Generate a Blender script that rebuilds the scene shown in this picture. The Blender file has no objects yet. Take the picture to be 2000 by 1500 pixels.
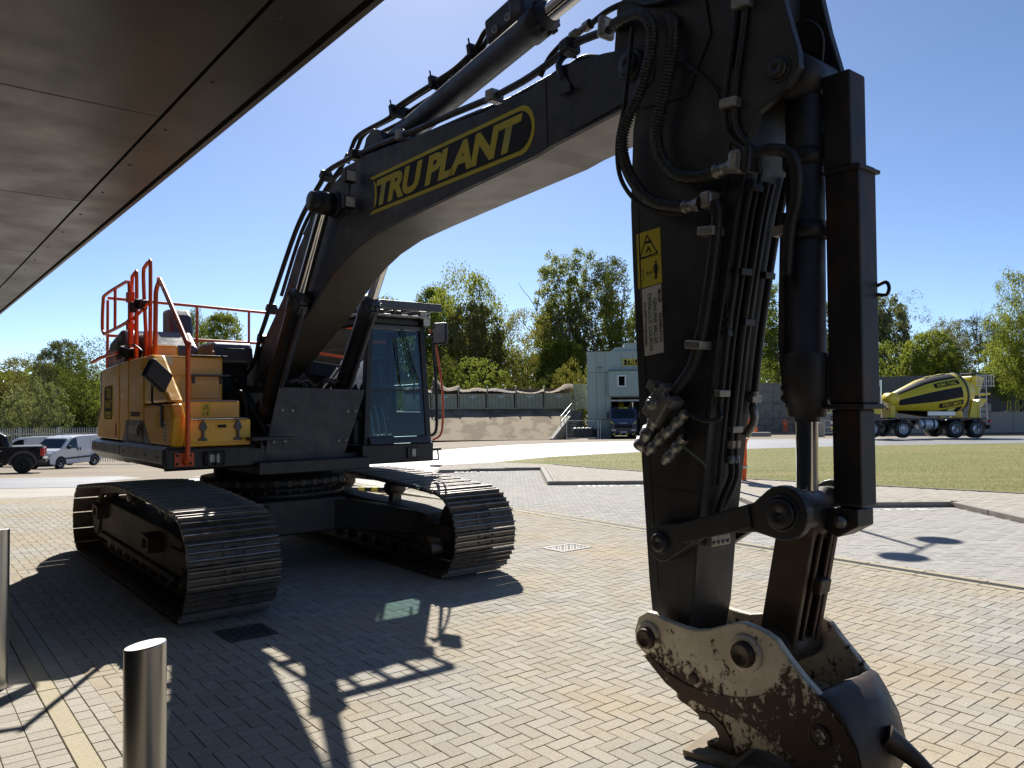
import bpy, bmesh, math, random
from mathutils import Vector, Matrix, Euler
R = math.radians
random.seed(7)
SC = bpy.context.scene
COL = SC.collection

# ------------------------------------------------------------------ camera
cd = bpy.data.cameras.new('camera'); CAM = bpy.data.objects.new('camera', cd); COL.objects.link(CAM)
cd.sensor_width = 36.0; cd.lens = 1530/2000*36; cd.clip_start = 0.05; cd.clip_end = 6000
_p = math.atan(40/1530); _r = 0.0078
_f = Vector((0, math.cos(_p), math.sin(_p))); _u0 = Vector((0, -math.sin(_p), math.cos(_p))); _x0 = Vector((1, 0, 0))
_x = math.cos(_r)*_x0 - math.sin(_r)*_u0; _u = math.cos(_r)*_u0 + math.sin(_r)*_x0
EYE = Vector((0, 0, 1.78))
CAM.matrix_world = Matrix(((_x.x, _u.x, -_f.x, EYE.x), (_x.y, _u.y, -_f.y, EYE.y), (_x.z, _u.z, -_f.z, EYE.z), (0, 0, 0, 1)))
SC.camera = CAM

# ------------------------------------------------------------------ sky and sun
SUN_EL, SUN_AZ = R(38), R(-6.3)          # azimuth from +Y towards +X
w = bpy.data.worlds.new("World"); SC.world = w; w.use_nodes = True
nt = w.node_tree; nt.nodes.clear()
sky = nt.nodes.new('ShaderNodeTexSky'); sky.sky_type = 'NISHITA'; sky.sun_disc = False
sky.sun_elevation = SUN_EL; sky.sun_rotation = SUN_AZ; sky.air_density = 0.65; sky.dust_density = 0.42; sky.ozone_density = 4.0; sky.altitude = 800
bg = nt.nodes.new('ShaderNodeBackground'); bg.inputs['Strength'].default_value = 0.084
wo = nt.nodes.new('ShaderNodeOutputWorld')
nt.links.new(sky.outputs[0], bg.inputs[0]); nt.links.new(bg.outputs[0], wo.inputs[0])
sl = bpy.data.lights.new('sun', 'SUN'); sl.energy = 5.0; sl.angle = R(0.53); sl.color = (1.0, 0.95, 0.87)
so = bpy.data.objects.new('sun', sl); COL.objects.link(so)
SUN_DIR = Vector((math.sin(SUN_AZ)*math.cos(SUN_EL), math.cos(SUN_AZ)*math.cos(SUN_EL), math.sin(SUN_EL)))
so.rotation_euler = SUN_DIR.to_track_quat('Z', 'Y').to_euler(); so.location = (0, 0, 50)
SC.view_settings.view_transform = 'Standard'; SC.view_settings.look = 'None'
SC.view_settings.exposure = 0.82; SC.view_settings.gamma = 1.0; SC.view_settings.use_curve_mapping = False
SC.cycles.max_bounces = 8; SC.cycles.diffuse_bounces = 4; SC.cycles.glossy_bounces = 4; SC.cycles.transmission_bounces = 6; SC.cycles.transparent_max_bounces = 24

def at(px, py, D):
    """point at depth D (metres along the view) on the line of sight of a photo pixel; used to survey where far things stand"""
    d = _f + (px-1000)/1530*_x - (py-750)/1530*_u
    return EYE + d*D
def gx(px, D): return (px-1000)/1530*D

# ------------------------------------------------------------------ materials
class NT:
    def __init__(s, name):
        s.m = bpy.data.materials.new(name); s.m.use_nodes = True; s.t = s.m.node_tree; s.t.nodes.clear()
        s.out = s.n('ShaderNodeOutputMaterial'); s.b = s.n('ShaderNodeBsdfPrincipled'); s.l(s.b.outputs[0], s.out.inputs[0])
    def n(s, t, **k):
        o = s.t.nodes.new(t)
        for a, v in k.items(): setattr(o, a, v)
        return o
    def l(s, a, b): s.t.links.new(a, b)
    def coord(s, which='Object', scale=None):
        c = s.n('ShaderNodeTexCoord'); o = c.outputs[which]
        if scale is not None:
            m = s.n('ShaderNodeMapping'); m.inputs['Scale'].default_value = scale if hasattr(scale, '__len__') else (scale,)*3
            s.l(o, m.inputs[0]); o = m.outputs[0]
        return o
    def noise(s, scale, detail=4, rough=0.55, vec=None, out=0):
        n = s.n('ShaderNodeTexNoise'); n.inputs['Scale'].default_value = scale; n.inputs['Detail'].default_value = detail; n.inputs['Roughness'].default_value = rough
        s.l(vec if vec is not None else s.coord(), n.inputs['Vector']); return n.outputs[out]
    def ramp(s, v, stops):
        r = s.n('ShaderNodeValToRGB'); e = r.color_ramp.elements
        while len(e) < len(stops): e.new(0.5)
        for i, (p, c) in enumerate(stops):
            e[i].position = p; e[i].color = (c, c, c, 1) if not hasattr(c, '__len__') else (*c, 1)
        s.l(v, r.inputs[0]); return r.outputs[0]
    def mix(s, f, a, b, mode='MIX'):
        m = s.n('ShaderNodeMix', data_type='RGBA', blend_type=mode)
        for i, v in ((0, f), (6, a), (7, b)):
            if hasattr(v, 'is_linked'): s.l(v, m.inputs[i])
            elif i == 0: m.inputs[0].default_value = v
            else: m.inputs[i].default_value = (*v, 1)
        return m.outputs[2]
    def mapped(s, v, scale, rz=0.0):
        m = s.n('ShaderNodeMapping'); m.inputs['Scale'].default_value = scale; m.inputs['Rotation'].default_value = (0, 0, rz); s.l(v, m.inputs[0]); return m.outputs[0]
    def math(s, op, a, b=0.0):
        m = s.n('ShaderNodeMath', operation=op)
        for i, v in ((0, a), (1, b)):
            if hasattr(v, 'is_linked'): s.l(v, m.inputs[i])
            else: m.inputs[i].default_value = v
        return m.outputs[0]
    def set(s, **k):
        for a, v in k.items():
            i = s.b.inputs[a.replace('_', ' ')]
            if hasattr(v, 'is_linked'): s.l(v, i)
            elif hasattr(v, '__len__') and len(v) == 3: i.default_value = (*v, 1)
            else: i.default_value = v
    def bump(s, h, dist=0.002, strength=0.6):
        b = s.n('ShaderNodeBump'); b.inputs['Distance'].default_value = dist; b.inputs['Strength'].default_value = strength
        s.l(h, b.inputs['Height']); s.l(b.outputs[0], s.b.inputs['Normal'])

M = {}
def simple(name, col, rough=0.5, metal=0.0, var=0.15, scale=3.0, bump=0.0, bscale=60, rv=0.12, coat=0.0, dirt=None):
    """painted, plastic or metal surface with uneven tone, gloss and a little relief"""
    t = NT(name); n = t.noise(scale, 6, 0.6)
    lo = tuple(max(0, c*(1-var)) for c in col); hi = tuple(min(1, c*(1+var)) for c in col)
    c = t.mix(t.ramp(n, [(0.3, 0), (0.7, 1)]), lo, hi)
    if dirt:
        d = t.ramp(t.noise(scale*2.3, 8, 0.7), [(0.52, 0), (0.72, 1)])
        c = t.mix(t.math('MULTIPLY', d, dirt[1]), c, dirt[0])
    t.set(Base_Color=c, Metallic=metal, Roughness=t.ramp(t.noise(scale*4, 5, 0.6), [(0.2, max(0.03, rough-rv)), (0.8, min(1, rough+rv))]))
    if coat: t.set(Coat_Weight=coat, Coat_Roughness=0.06)
    if bump: t.bump(t.noise(bscale, 4, 0.6), bump)
    M[name] = t.m; return t.m

DUST = (0.16, 0.14, 0.115)
def machine_paint(name, col, rough):
    """dark works paint: dust film in patches and runs, fine scratches, a few chips down to rust"""
    t = NT(name); lo = tuple(c*0.75 for c in col); hi = tuple(c*1.35 for c in col)
    c = t.mix(t.ramp(t.noise(1.7, 6, 0.6), [(0.3, 0), (0.7, 1)]), lo, hi)
    film = t.ramp(t.noise(2.4, 8, 0.68), [(0.45, 0), (0.75, 1)]); run = t.ramp(t.noise(7, 6, 0.6, t.coord('Object', (1.6, 1.6, 0.22))), [(0.52, 0), (0.72, 1)])
    c = t.mix(t.math('MULTIPLY', film, 0.17), c, DUST); c = t.mix(t.math('MULTIPLY', run, 0.13), c, (0.13, 0.11, 0.09))
    scr = t.ramp(t.noise(38, 8, 0.75, t.coord('Object', (2.6, 1, 0.35))), [(0.69, 0), (0.735, 1)]); c = t.mix(t.math('MULTIPLY', scr, 0.40), c, (0.20, 0.19, 0.18))
    chip = t.ramp(t.noise(9, 10, 0.75), [(0.715, 0), (0.73, 1)]); c = t.mix(chip, c, (0.09, 0.045, 0.025))
    t.set(Base_Color=c, Roughness=t.ramp(t.noise(8, 6, 0.6), [(0.25, rough-0.1), (0.75, rough+0.2)])); t.bump(t.math('ADD', t.noise(22, 4, 0.6), t.math('MULTIPLY', chip, -0.6)), 0.0009); M[name] = t.m
machine_paint('dark_paint', (0.017, 0.021, 0.034), 0.43)
machine_paint('arm_paint', (0.021, 0.021, 0.023), 0.44)
simple('black_plastic', (0.012, 0.012, 0.013), 0.5, var=0.2, scale=6)
simple('rubber', (0.013, 0.013, 0.013), 0.55, var=0.3, scale=9, bump=0.001, bscale=90, dirt=(DUST, 0.25))
simple('ribbed_rubber', (0.03, 0.029, 0.028), 0.4, var=0.25, scale=20, dirt=((0.3, 0.27, 0.23), 0.5))
simple('black_steel', (0.014, 0.014, 0.015), 0.5, var=0.3, scale=4, dirt=((0.07, 0.045, 0.03), 0.35))
simple('yellow_paint', (0.80, 0.42, 0.03), 0.22, var=0.05, scale=1.6, bump=0.00012, bscale=8, coat=0.0, dirt=((0.52, 0.31, 0.07), 0.12))
simple('hood_grey', (0.075, 0.078, 0.085), 0.32, var=0.12, scale=2, coat=0.2, dirt=(DUST, 0.3))
simple('slate_grey', (0.055, 0.057, 0.062), 0.38, var=0.12, scale=2, dirt=(DUST, 0.2))
simple('rail_orange', (0.78, 0.11, 0.02), 0.42, var=0.15, scale=8, dirt=((0.35, 0.1, 0.05), 0.25))
simple('hose_orange', (0.62, 0.10, 0.03), 0.45, var=0.1, scale=5)
simple('chrome', (0.62, 0.61, 0.60), 0.09, metal=1.0, var=0.08, scale=4, rv=0.05)
simple('bare_steel', (0.33, 0.32, 0.30), 0.42, metal=0.9, var=0.25, scale=14, dirt=((0.06, 0.045, 0.035), 0.6))
simple('zinc', (0.30, 0.29, 0.27), 0.45, metal=0.7, var=0.2, scale=20, dirt=((0.07, 0.06, 0.045), 0.7))
simple('decal_yellow', (0.60, 0.49, 0.03), 0.6, var=0.06, scale=5)
simple('decal_black', (0.005, 0.005, 0.007), 0.7, var=0.1, scale=5)
simple('decal_white', (0.60, 0.59, 0.55), 0.5, var=0.06, scale=9, dirt=((0.25, 0.22, 0.17), 0.4))
simple('decal_green', (0.10, 0.15, 0.045), 0.5, var=0.1)
simple('white_paint', (0.72, 0.74, 0.76), 0.22, var=0.04, scale=1.5, coat=0.5)
simple('black_car_paint', (0.008, 0.009, 0.014), 0.16, var=0.1, scale=1.5, coat=0.6)
simple('navy_paint', (0.008, 0.014, 0.045), 0.22, var=0.1, scale=1.5, coat=0.5)
simple('mixer_yellow', (0.72, 0.56, 0.03), 0.28, var=0.07, scale=1.2, coat=0.3, dirt=((0.45, 0.38, 0.12), 0.3))
simple('alloy', (0.55, 0.55, 0.56), 0.32, metal=0.85, var=0.15, scale=8)
simple('hub_white', (0.62, 0.63, 0.64), 0.4, metal=0.3, var=0.1, scale=8)
simple('amber', (0.7, 0.2, 0.02), 0.25)
simple('lamp_red', (0.55, 0.02, 0.02), 0.2)
simple('lens_clear', (0.62, 0.62, 0.60), 0.15, var=0.3, scale=60)
simple('hi_vis', (0.85, 0.13, 0.025), 0.8, var=0.12, scale=8)
simple('reflective', (0.52, 0.52, 0.50), 0.4, var=0.1)
simple('skin_tone', (0.42, 0.25, 0.17), 0.55, var=0.1)
simple('boot', (0.02, 0.018, 0.015), 0.6)
simple('seat_fabric', (0.03, 0.03, 0.032), 0.9, var=0.3, scale=20)
simple('cab_trim', (0.05, 0.05, 0.055), 0.6, var=0.2)
simple('timber', (0.22, 0.17, 0.11), 0.8, var=0.3, scale=9, bump=0.002, bscale=30)
simple('cladding_green', (0.31, 0.39, 0.35), 0.5, var=0.05, scale=0.6, dirt=((0.24, 0.29, 0.26), 0.4))
simple('bin_green', (0.40, 0.42, 0.31), 0.6, var=0.15, scale=1.0, dirt=((0.24, 0.20, 0.14), 0.5))
simple('fence_grey', (0.10, 0.105, 0.092), 0.55, var=0.12, scale=0.6)
simple('concrete_fence', (0.19, 0.185, 0.165), 0.85, var=0.2, scale=1.5, bump=0.004, bscale=8)
simple('palisade', (0.36, 0.36, 0.35), 0.45, metal=0.5, var=0.2, scale=4)
simple('galvanised', (0.42, 0.43, 0.43), 0.45, metal=0.6, var=0.15, scale=5)
simple('window_white', (0.75, 0.75, 0.74), 0.4, var=0.03)
simple('dark_gap', (0.012, 0.012, 0.013), 0.8)
simple('interior_wall', (0.22, 0.22, 0.21), 0.8, var=0.15, scale=0.8)
simple('tank_plastic', (0.02, 0.024, 0.03), 0.4)
simple('sand_heap', (0.22, 0.16, 0.10), 0.95, var=0.25, scale=3, bump=0.05, bscale=6)
simple('gravel_heap', (0.16, 0.14, 0.125), 0.95, var=0.35, scale=8, bump=0.05, bscale=9)
simple('kerb_stone', (0.30, 0.275, 0.235), 0.9, var=0.15, scale=6, bump=0.002, bscale=120)
simple('painted_white', (0.62, 0.61, 0.58), 0.75, var=0.12, scale=12, dirt=((0.3, 0.28, 0.25), 0.5))
simple('cast_iron', (0.085, 0.08, 0.072), 0.6, metal=0.3, var=0.3, scale=20)
simple('hazard_black', (0.02, 0.02, 0.02), 0.6)
simple('bark', (0.055, 0.042, 0.03), 0.9, var=0.35, scale=4, bump=0.02, bscale=12)
simple('bark_pale', (0.13, 0.11, 0.085), 0.9, var=0.35, scale=4)
simple('fascia_metal', (0.10, 0.092, 0.08), 0.45, metal=0.4, var=0.3, scale=10, dirt=((0.2, 0.185, 0.16), 0.4))
simple('headliner', (0.09, 0.10, 0.12), 0.7)
simple('number_plate', (0.62, 0.62, 0.60), 0.5)
simple('screen_strip', (0.35, 0.36, 0.36), 0.4)
simple('cap_glare_steel', (0.78, 0.77, 0.75), 0.5, metal=1.0, var=0.05, scale=6)  # paler than the bollard's post: bright sky reflection put into the colour
simple('light_lens', (0.5, 0.48, 0.42), 0.2, var=0.35, scale=45)

def glass(name, tint=(0.75, 0.88, 0.86), rough=0.0, alpha=0.25):
    t = NT(name); t.t.nodes.remove(t.b)
    tr = t.n('ShaderNodeBsdfTransparent'); tr.inputs[0].default_value = (*tint, 1)
    gl = t.n('ShaderNodeBsdfGlossy'); gl.inputs['Roughness'].default_value = 0.02; gl.inputs[0].default_value = (0.9, 0.95, 1, 1)
    fr = t.n('ShaderNodeFresnel'); fr.inputs[0].default_value = 1.5
    mx = t.n('ShaderNodeMixShader'); t.l(fr.outputs[0], mx.inputs[0]); t.l(tr.outputs[0], mx.inputs[1]); t.l(gl.outputs[0], mx.inputs[2]); t.l(mx.outputs[0], t.out.inputs[0])
    M[name] = t.m
glass('cab_glass', (0.50, 0.66, 0.68)); glass('car_glass', (0.10, 0.13, 0.16))

def track_steel():
    t = NT('track_steel')
    n = t.ramp(t.noise(9, 8, 0.7), [(0.3, 0), (0.7, 1)])
    c = t.mix(n, (0.045, 0.037, 0.03), (0.13, 0.115, 0.10))
    c = t.mix(t.math('MULTIPLY', t.ramp(t.noise(3, 6, 0.7), [(0.5, 0), (0.7, 1)]), 0.7), c, (0.12, 0.07, 0.045))
    c = t.mix(t.math('MULTIPLY', t.ramp(t.noise(1.3, 9, 0.72), [(0.5, 0), (0.66, 1)]), 0.45), c, (0.20, 0.165, 0.12))
    t.set(Base_Color=c, Metallic=0.45, Roughness=t.ramp(t.noise(14, 5), [(0.2, 0.35), (0.8, 0.7)]))
    t.bump(t.noise(40, 6, 0.7), 0.003); M['track_steel'] = t.m
    t = NT('worn_edge'); t.set(Base_Color=t.mix(t.noise(12, 6, 0.7), (0.16, 0.15, 0.14), (0.46, 0.44, 0.41)), Metallic=0.85, Roughness=0.38); M['worn_edge'] = t.m
    t = NT('frame_rust'); n = t.ramp(t.noise(2.5, 8, 0.65), [(0.35, 0), (0.65, 1)])
    t.set(Base_Color=t.mix(n, (0.035, 0.03, 0.026), (0.115, 0.085, 0.06)), Roughness=0.75); t.bump(t.noise(30, 6, 0.7), 0.003); M['frame_rust'] = t.m
track_steel()

def chipped(name, rust_amount):
    """cream paint worn through to brown steel"""
    t = NT(name)
    big = t.noise(2.2, 3, 0.5); fine = t.noise(26, 12, 0.78); scr = t.noise(11, 10, 0.78, t.mapped(t.coord('Object'), (2.2, 1.0, 0.6)))
    v = t.math('ADD', t.math('MULTIPLY', big, 0.5), t.math('ADD', t.math('MULTIPLY', fine, 0.8), t.math('MULTIPLY', scr, 0.5)))
    sp = t.n('ShaderNodeSeparateXYZ'); t.l(t.coord('Object'), sp.inputs[0]); v = t.math('ADD', v, t.math('MULTIPLY', t.math('SUBTRACT', 0.58, t.math('MAXIMUM', sp.outputs[2], 0.28)), 0.26))
    m = t.ramp(t.math('MULTIPLY', v, 0.5), [(rust_amount, 0), (rust_amount+0.008, 1)])
    rust = t.mix(t.noise(20, 8, 0.7), (0.022, 0.013, 0.009), (0.085, 0.05, 0.03))
    cream = t.mix(t.ramp(t.noise(5, 6, 0.6), [(0.35, 0), (0.7, 1)]), (0.50, 0.43, 0.31), (0.70, 0.63, 0.49))
    edge = t.ramp(t.math('MULTIPLY', v, 0.5), [(rust_amount-0.022, 0), (rust_amount, 1)]); cream = t.mix(t.math('MULTIPLY', edge, 0.35), cream, (0.27, 0.19, 0.11))
    t.set(Base_Color=t.mix(m, cream, rust), Roughness=t.mix(m, (0.5,)*3, (0.62,)*3), Metallic=t.math('MULTIPLY', m, 0.35))
    t.bump(t.math('SUBTRACT', t.math('MULTIPLY', fine, 0.3), m), 0.0022, 0.8); M[name] = t.m
chipped('chipped_cream', 0.478); chipped('chipped_worn', 0.440)
t = NT('brown_steel'); n = t.noise(14, 8, 0.7)
t.set(Base_Color=t.mix(n, (0.03, 0.019, 0.014), (0.10, 0.068, 0.047)), Metallic=0.35, Roughness=t.ramp(t.noise(8, 6), [(0.3, 0.38), (0.7, 0.65)])); t.bump(t.noise(35, 8, 0.7), 0.0025); M['brown_steel'] = t.m
t = NT('polished_worn'); n = t.noise(6, 8, 0.7)
t.set(Base_Color=t.mix(n, (0.05, 0.04, 0.035), (0.24, 0.21, 0.19)), Metallic=0.6, Roughness=0.42); t.bump(t.noise(30, 8, 0.7), 0.002); M['polished_worn'] = t.m
t = NT('guard_steel'); v = t.ramp(t.noise(3.5, 8, 0.7, t.coord('Object', (1, 1, 0.5))), [(0.50, 0), (0.68, 1)])
c = t.mix(v, (0.018, 0.019, 0.024), (0.075, 0.032, 0.02)); sc = t.ramp(t.noise(30, 10, 0.75, t.coord('Object', (2, 2, 0.5))), [(0.70, 0), (0.76, 1)])
t.set(Base_Color=t.mix(t.math('MULTIPLY', sc, 0.4), c, (0.2, 0.2, 0.2)), Roughness=0.55, Metallic=0.2); t.bump(t.noise(25, 8, 0.7), 0.0015); M['guard_steel'] = t.m
# boom underside: paint scraped to rust in long smears
t = NT('boom_belly'); s1 = t.ramp(t.noise(2.6, 9, 0.7, t.coord('Object', (0.55, 2.4, 1.0))), [(0.60, 0), (0.66, 1)])
t.set(Base_Color=t.mix(s1, t.mix(t.noise(1.5, 5, 0.6), (0.045, 0.040, 0.036), (0.095, 0.083, 0.07)), (0.15, 0.065, 0.03)), Roughness=t.ramp(t.noise(6, 6), [(0.3, 0.30), (0.7, 0.45)]), Specular_IOR_Level=0.7); M['boom_belly'] = t.m
t = NT('brushed_steel'); n = t.noise(60, 3, 0.5, t.coord('Object', (1, 1, 0.03)))
t.set(Base_Color=t.mix(n, (0.42, 0.40, 0.37), (0.56, 0.54, 0.50)), Metallic=1.0, Roughness=t.ramp(t.noise(5, 6, 0.6, t.coord('Object', (1, 1, 0.3))), [(0.3, 0.24), (0.75, 0.38)])); t.bump(n, 0.0002); M['brushed_steel'] = t.m
t = NT('soffit_metal'); n = t.noise(4, 6, 0.6, t.coord('Object', (0.35, 1, 1))); f = t.ramp(t.noise(30, 6, 0.7, t.coord('Object', (0.25, 1, 1))), [(0.6, 0), (0.8, 1)])
c = t.mix(n, (0.075, 0.073, 0.07), (0.125, 0.12, 0.112)); t.set(Base_Color=t.mix(t.math('MULTIPLY', f, 0.5), c, (0.045, 0.042, 0.04)), Metallic=0.7, Roughness=t.ramp(t.noise(2, 6, 0.6), [(0.3, 0.32), (0.7, 0.5)])); t.bump(t.noise(1.3, 2, 0.5), 0.004, 0.25); M['soffit_metal'] = t.m

def ground_mat(name, cols, scale=1.0, rough=0.9, bump=0.004, spec=0.3, patch=None, r2=None):
    t = NT(name); co = t.coord('Object')
    a = t.noise(0.35*scale, 6, 0.6, co); b = t.noise(90*scale, 6, 0.7, co)
    c = t.mix(t.ramp(a, [(0.3, 0), (0.7, 1)]), cols[0], cols[1]); c = t.mix(t.math('MULTIPLY', t.ramp(b, [(0.4, 0), (0.75, 1)]), 0.5), c, cols[2])
    if patch:
        p = t.ramp(t.noise(patch[1], 7, 0.65, t.coord('Object', (0.35, 1.3, 1))), [(0.48, 0), (0.62, 1)]); c = t.mix(t.math('MULTIPLY', p, patch[2]), c, patch[0])
    t.set(Base_Color=c, Roughness=rough if r2 is None else t.ramp(a, [(0.3, rough), (0.7, r2)]), Specular_IOR_Level=spec)
    t.bump(b, bump); M[name] = t.m
ground_mat('earth', ((0.20, 0.165, 0.115), (0.27, 0.22, 0.155), (0.13, 0.11, 0.08)), 0.5)
ground_mat('yard_dust', ((0.21, 0.18, 0.14), (0.27, 0.235, 0.185), (0.16, 0.135, 0.10)), 0.4, 0.9, 0.006, 0.15, ((0.30, 0.24, 0.17), 0.25, 0.8))
ground_mat('road', ((0.15, 0.15, 0.155), (0.21, 0.21, 0.215), (0.29, 0.29, 0.29)), 0.6, 0.52, 0.006, 0.55, ((0.28, 0.26, 0.23), 0.15, 0.6))
ground_mat('concrete_ramp', ((0.19, 0.16, 0.118), (0.25, 0.21, 0.155), (0.29, 0.23, 0.155)), 0.8, 0.9, 0.01, 0.3)
ground_mat('jointing_sand', ((0.15, 0.13, 0.10), (0.20, 0.17, 0.13), (0.10, 0.085, 0.065)), 2)
ground_mat('far_paving', ((0.34, 0.315, 0.275), (0.40, 0.365, 0.31), (0.29, 0.265, 0.23)), 1.2, 0.8, 0.004, 0.4, ((0.27, 0.25, 0.22), 0.9, 0.5))

t = NT('concrete_ramp'); co = t.coord('Object')
stk = t.ramp(t.noise(1.0, 5, 0.6, t.mapped(co, (0.55, 0.05, 1), 0.6)), [(0.44, 0), (0.54, 1)]); fine = t.noise(6, 7, 0.7, co)
c = t.mix(stk, (0.15, 0.12, 0.086), (0.28, 0.235, 0.168)); c = t.mix(t.math('MULTIPLY', fine, 0.5), c, (0.22, 0.165, 0.10)); t.set(Base_Color=c, Roughness=0.95, Specular_IOR_Level=0.1); t.bump(fine, 0.02); M['concrete_ramp'] = t.m
def paver_mat(name, c1, c2, c3, speck=(0.56, 0.54, 0.49), spec=0.1):
    t = NT(name)
    g = t.n('ShaderNodeNewGeometry'); oi = t.n('ShaderNodeObjectInfo')
    r = t.math('FRACT', t.math('ADD', g.outputs['Random Per Island'], oi.outputs['Random']))
    pos = g.outputs['Position']
    big = t.ramp(t.noise(0.6, 5, 0.65, pos), [(0.40, 0), (0.62, 1)])
    base = t.mix(t.ramp(r, [(0.0, 0), (1.0, 1)]), c1, c2)
    base = t.mix(t.math('MULTIPLY', big, 0.62), base, c3)
    st = t.ramp(t.noise(2.4, 8, 0.7, pos), [(0.52, 0), (0.75, 1)]); base = t.mix(t.math('MULTIPLY', st, 0.30), base, tuple(x*0.62 for x in c1))
    f = t.noise(105, 2, 0.6, pos); f2 = t.noise(60, 4, 0.7, pos)
    base = t.mix(t.math('MULTIPLY', t.ramp(f, [(0.56, 0), (0.68, 1)]), 0.55), base, speck)
    base = t.mix(t.math('MULTIPLY', t.ramp(f2, [(0.35, 1), (0.52, 0)]), 0.32), base, tuple(x*0.55 for x in c1))
    oil = t.ramp(t.noise(0.42, 9, 0.72, pos), [(0.60, 0), (0.70, 1)]); base = t.mix(t.math('MULTIPLY', oil, 0.30), base, (0.17, 0.155, 0.135))
    tyre = t.ramp(t.noise(1.1, 5, 0.6, t.mapped(pos, (0.9, 0.16, 1), 0.68)), [(0.55, 0), (0.75, 1)]); base = t.mix(t.math('MULTIPLY', tyre, 0.20), base, (0.20, 0.185, 0.165))
    t.set(Base_Color=base, Roughness=0.95, Specular_IOR_Level=spec); t.bump(t.math('ADD', f, f2), 0.0018, 0.5); M[name] = t.m
paver_mat('paver_beige', (0.315, 0.298, 0.262), (0.40, 0.38, 0.335), (0.42, 0.335, 0.205))
paver_mat('paver_grey', (0.34, 0.332, 0.312), (0.42, 0.41, 0.385), (0.40, 0.375, 0.33), spec=0.04)
paver_mat('paver_tan', (0.35, 0.325, 0.28), (0.43, 0.40, 0.345), (0.42, 0.375, 0.30))
paver_mat('edging_buff', (0.40, 0.36, 0.255), (0.45, 0.405, 0.29), (0.43, 0.375, 0.26))

def grass_mat():
    t = NT('lawn'); a = t.noise(0.5, 6, 0.65, t.coord('Object', (0.25, 1.2, 1))); b = t.noise(25, 5, 0.7)
    st = t.ramp(t.noise(0.9, 4, 0.6, t.coord('Object', (0.10, 1.1, 1))), [(0.42, 0), (0.58, 1)])
    c = t.mix(t.ramp(a, [(0.35, 0), (0.65, 1)]), (0.165, 0.17, 0.045), (0.29, 0.235, 0.095)); c = t.mix(t.math('MULTIPLY', st, 0.55), c, (0.14, 0.16, 0.04)); c = t.mix(t.math('MULTIPLY', t.ramp(t.noise(9, 6, 0.75), [(0.4, 0), (0.7, 1)]), 0.45), c, (0.30, 0.27, 0.12)); c = t.mix(t.math('MULTIPLY', b, 0.5), c, (0.07, 0.085, 0.02))
    t.set(Base_Color=c, Roughness=0.9, Specular_IOR_Level=0.2); t.bump(b, 0.03); M['lawn'] = t.m
grass_mat()
def leaf_mat(name, c1, c2, trans=0.5):
    t = NT(name); t.t.nodes.remove(t.b); g = t.n('ShaderNodeNewGeometry')
    big = t.ramp(t.noise(0.45, 4, 0.6, g.outputs['Position']), [(0.3, 0), (0.7, 1)])
    c = t.mix(g.outputs['Random Per Island'], c1, c2); c = t.mix(t.math('MULTIPLY', big, 0.4), c, tuple(x*0.7 for x in c1))
    d = t.n('ShaderNodeBsdfDiffuse'); tr = t.n('ShaderNodeBsdfTranslucent'); mx = t.n('ShaderNodeMixShader'); mx.inputs[0].default_value = trans
    t.l(c, d.inputs[0]); t.l(t.mix(0.5, c, (0.22, 0.24, 0.03), 'MIX'), tr.inputs[0]); t.l(d.outputs[0], mx.inputs[1]); t.l(tr.outputs[0], mx.inputs[2]); t.l(mx.outputs[0], t.out.inputs[0]); M[name] = t.m
leaf_mat('grass_blade', (0.15, 0.165, 0.045), (0.26, 0.245, 0.09), 0.45)
leaf_mat('leaf_spring', (0.17, 0.22, 0.035), (0.30, 0.33, 0.065), 0.55); leaf_mat('leaf_olive', (0.15, 0.135, 0.05), (0.24, 0.205, 0.08))
leaf_mat('leaf_mid', (0.10, 0.145, 0.03), (0.19, 0.23, 0.05), 0.55); leaf_mat('leaf_dark', (0.035, 0.052, 0.02), (0.075, 0.095, 0.035), 0.35); leaf_mat('leaf_gold', (0.21, 0.19, 0.04), (0.31, 0.265, 0.065), 0.55)
leaf_mat('leaf_grey', (0.115, 0.135, 0.07), (0.20, 0.22, 0.12), 0.4); leaf_mat('leaf_poplar', (0.17, 0.21, 0.05), (0.27, 0.30, 0.08), 0.55)

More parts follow.
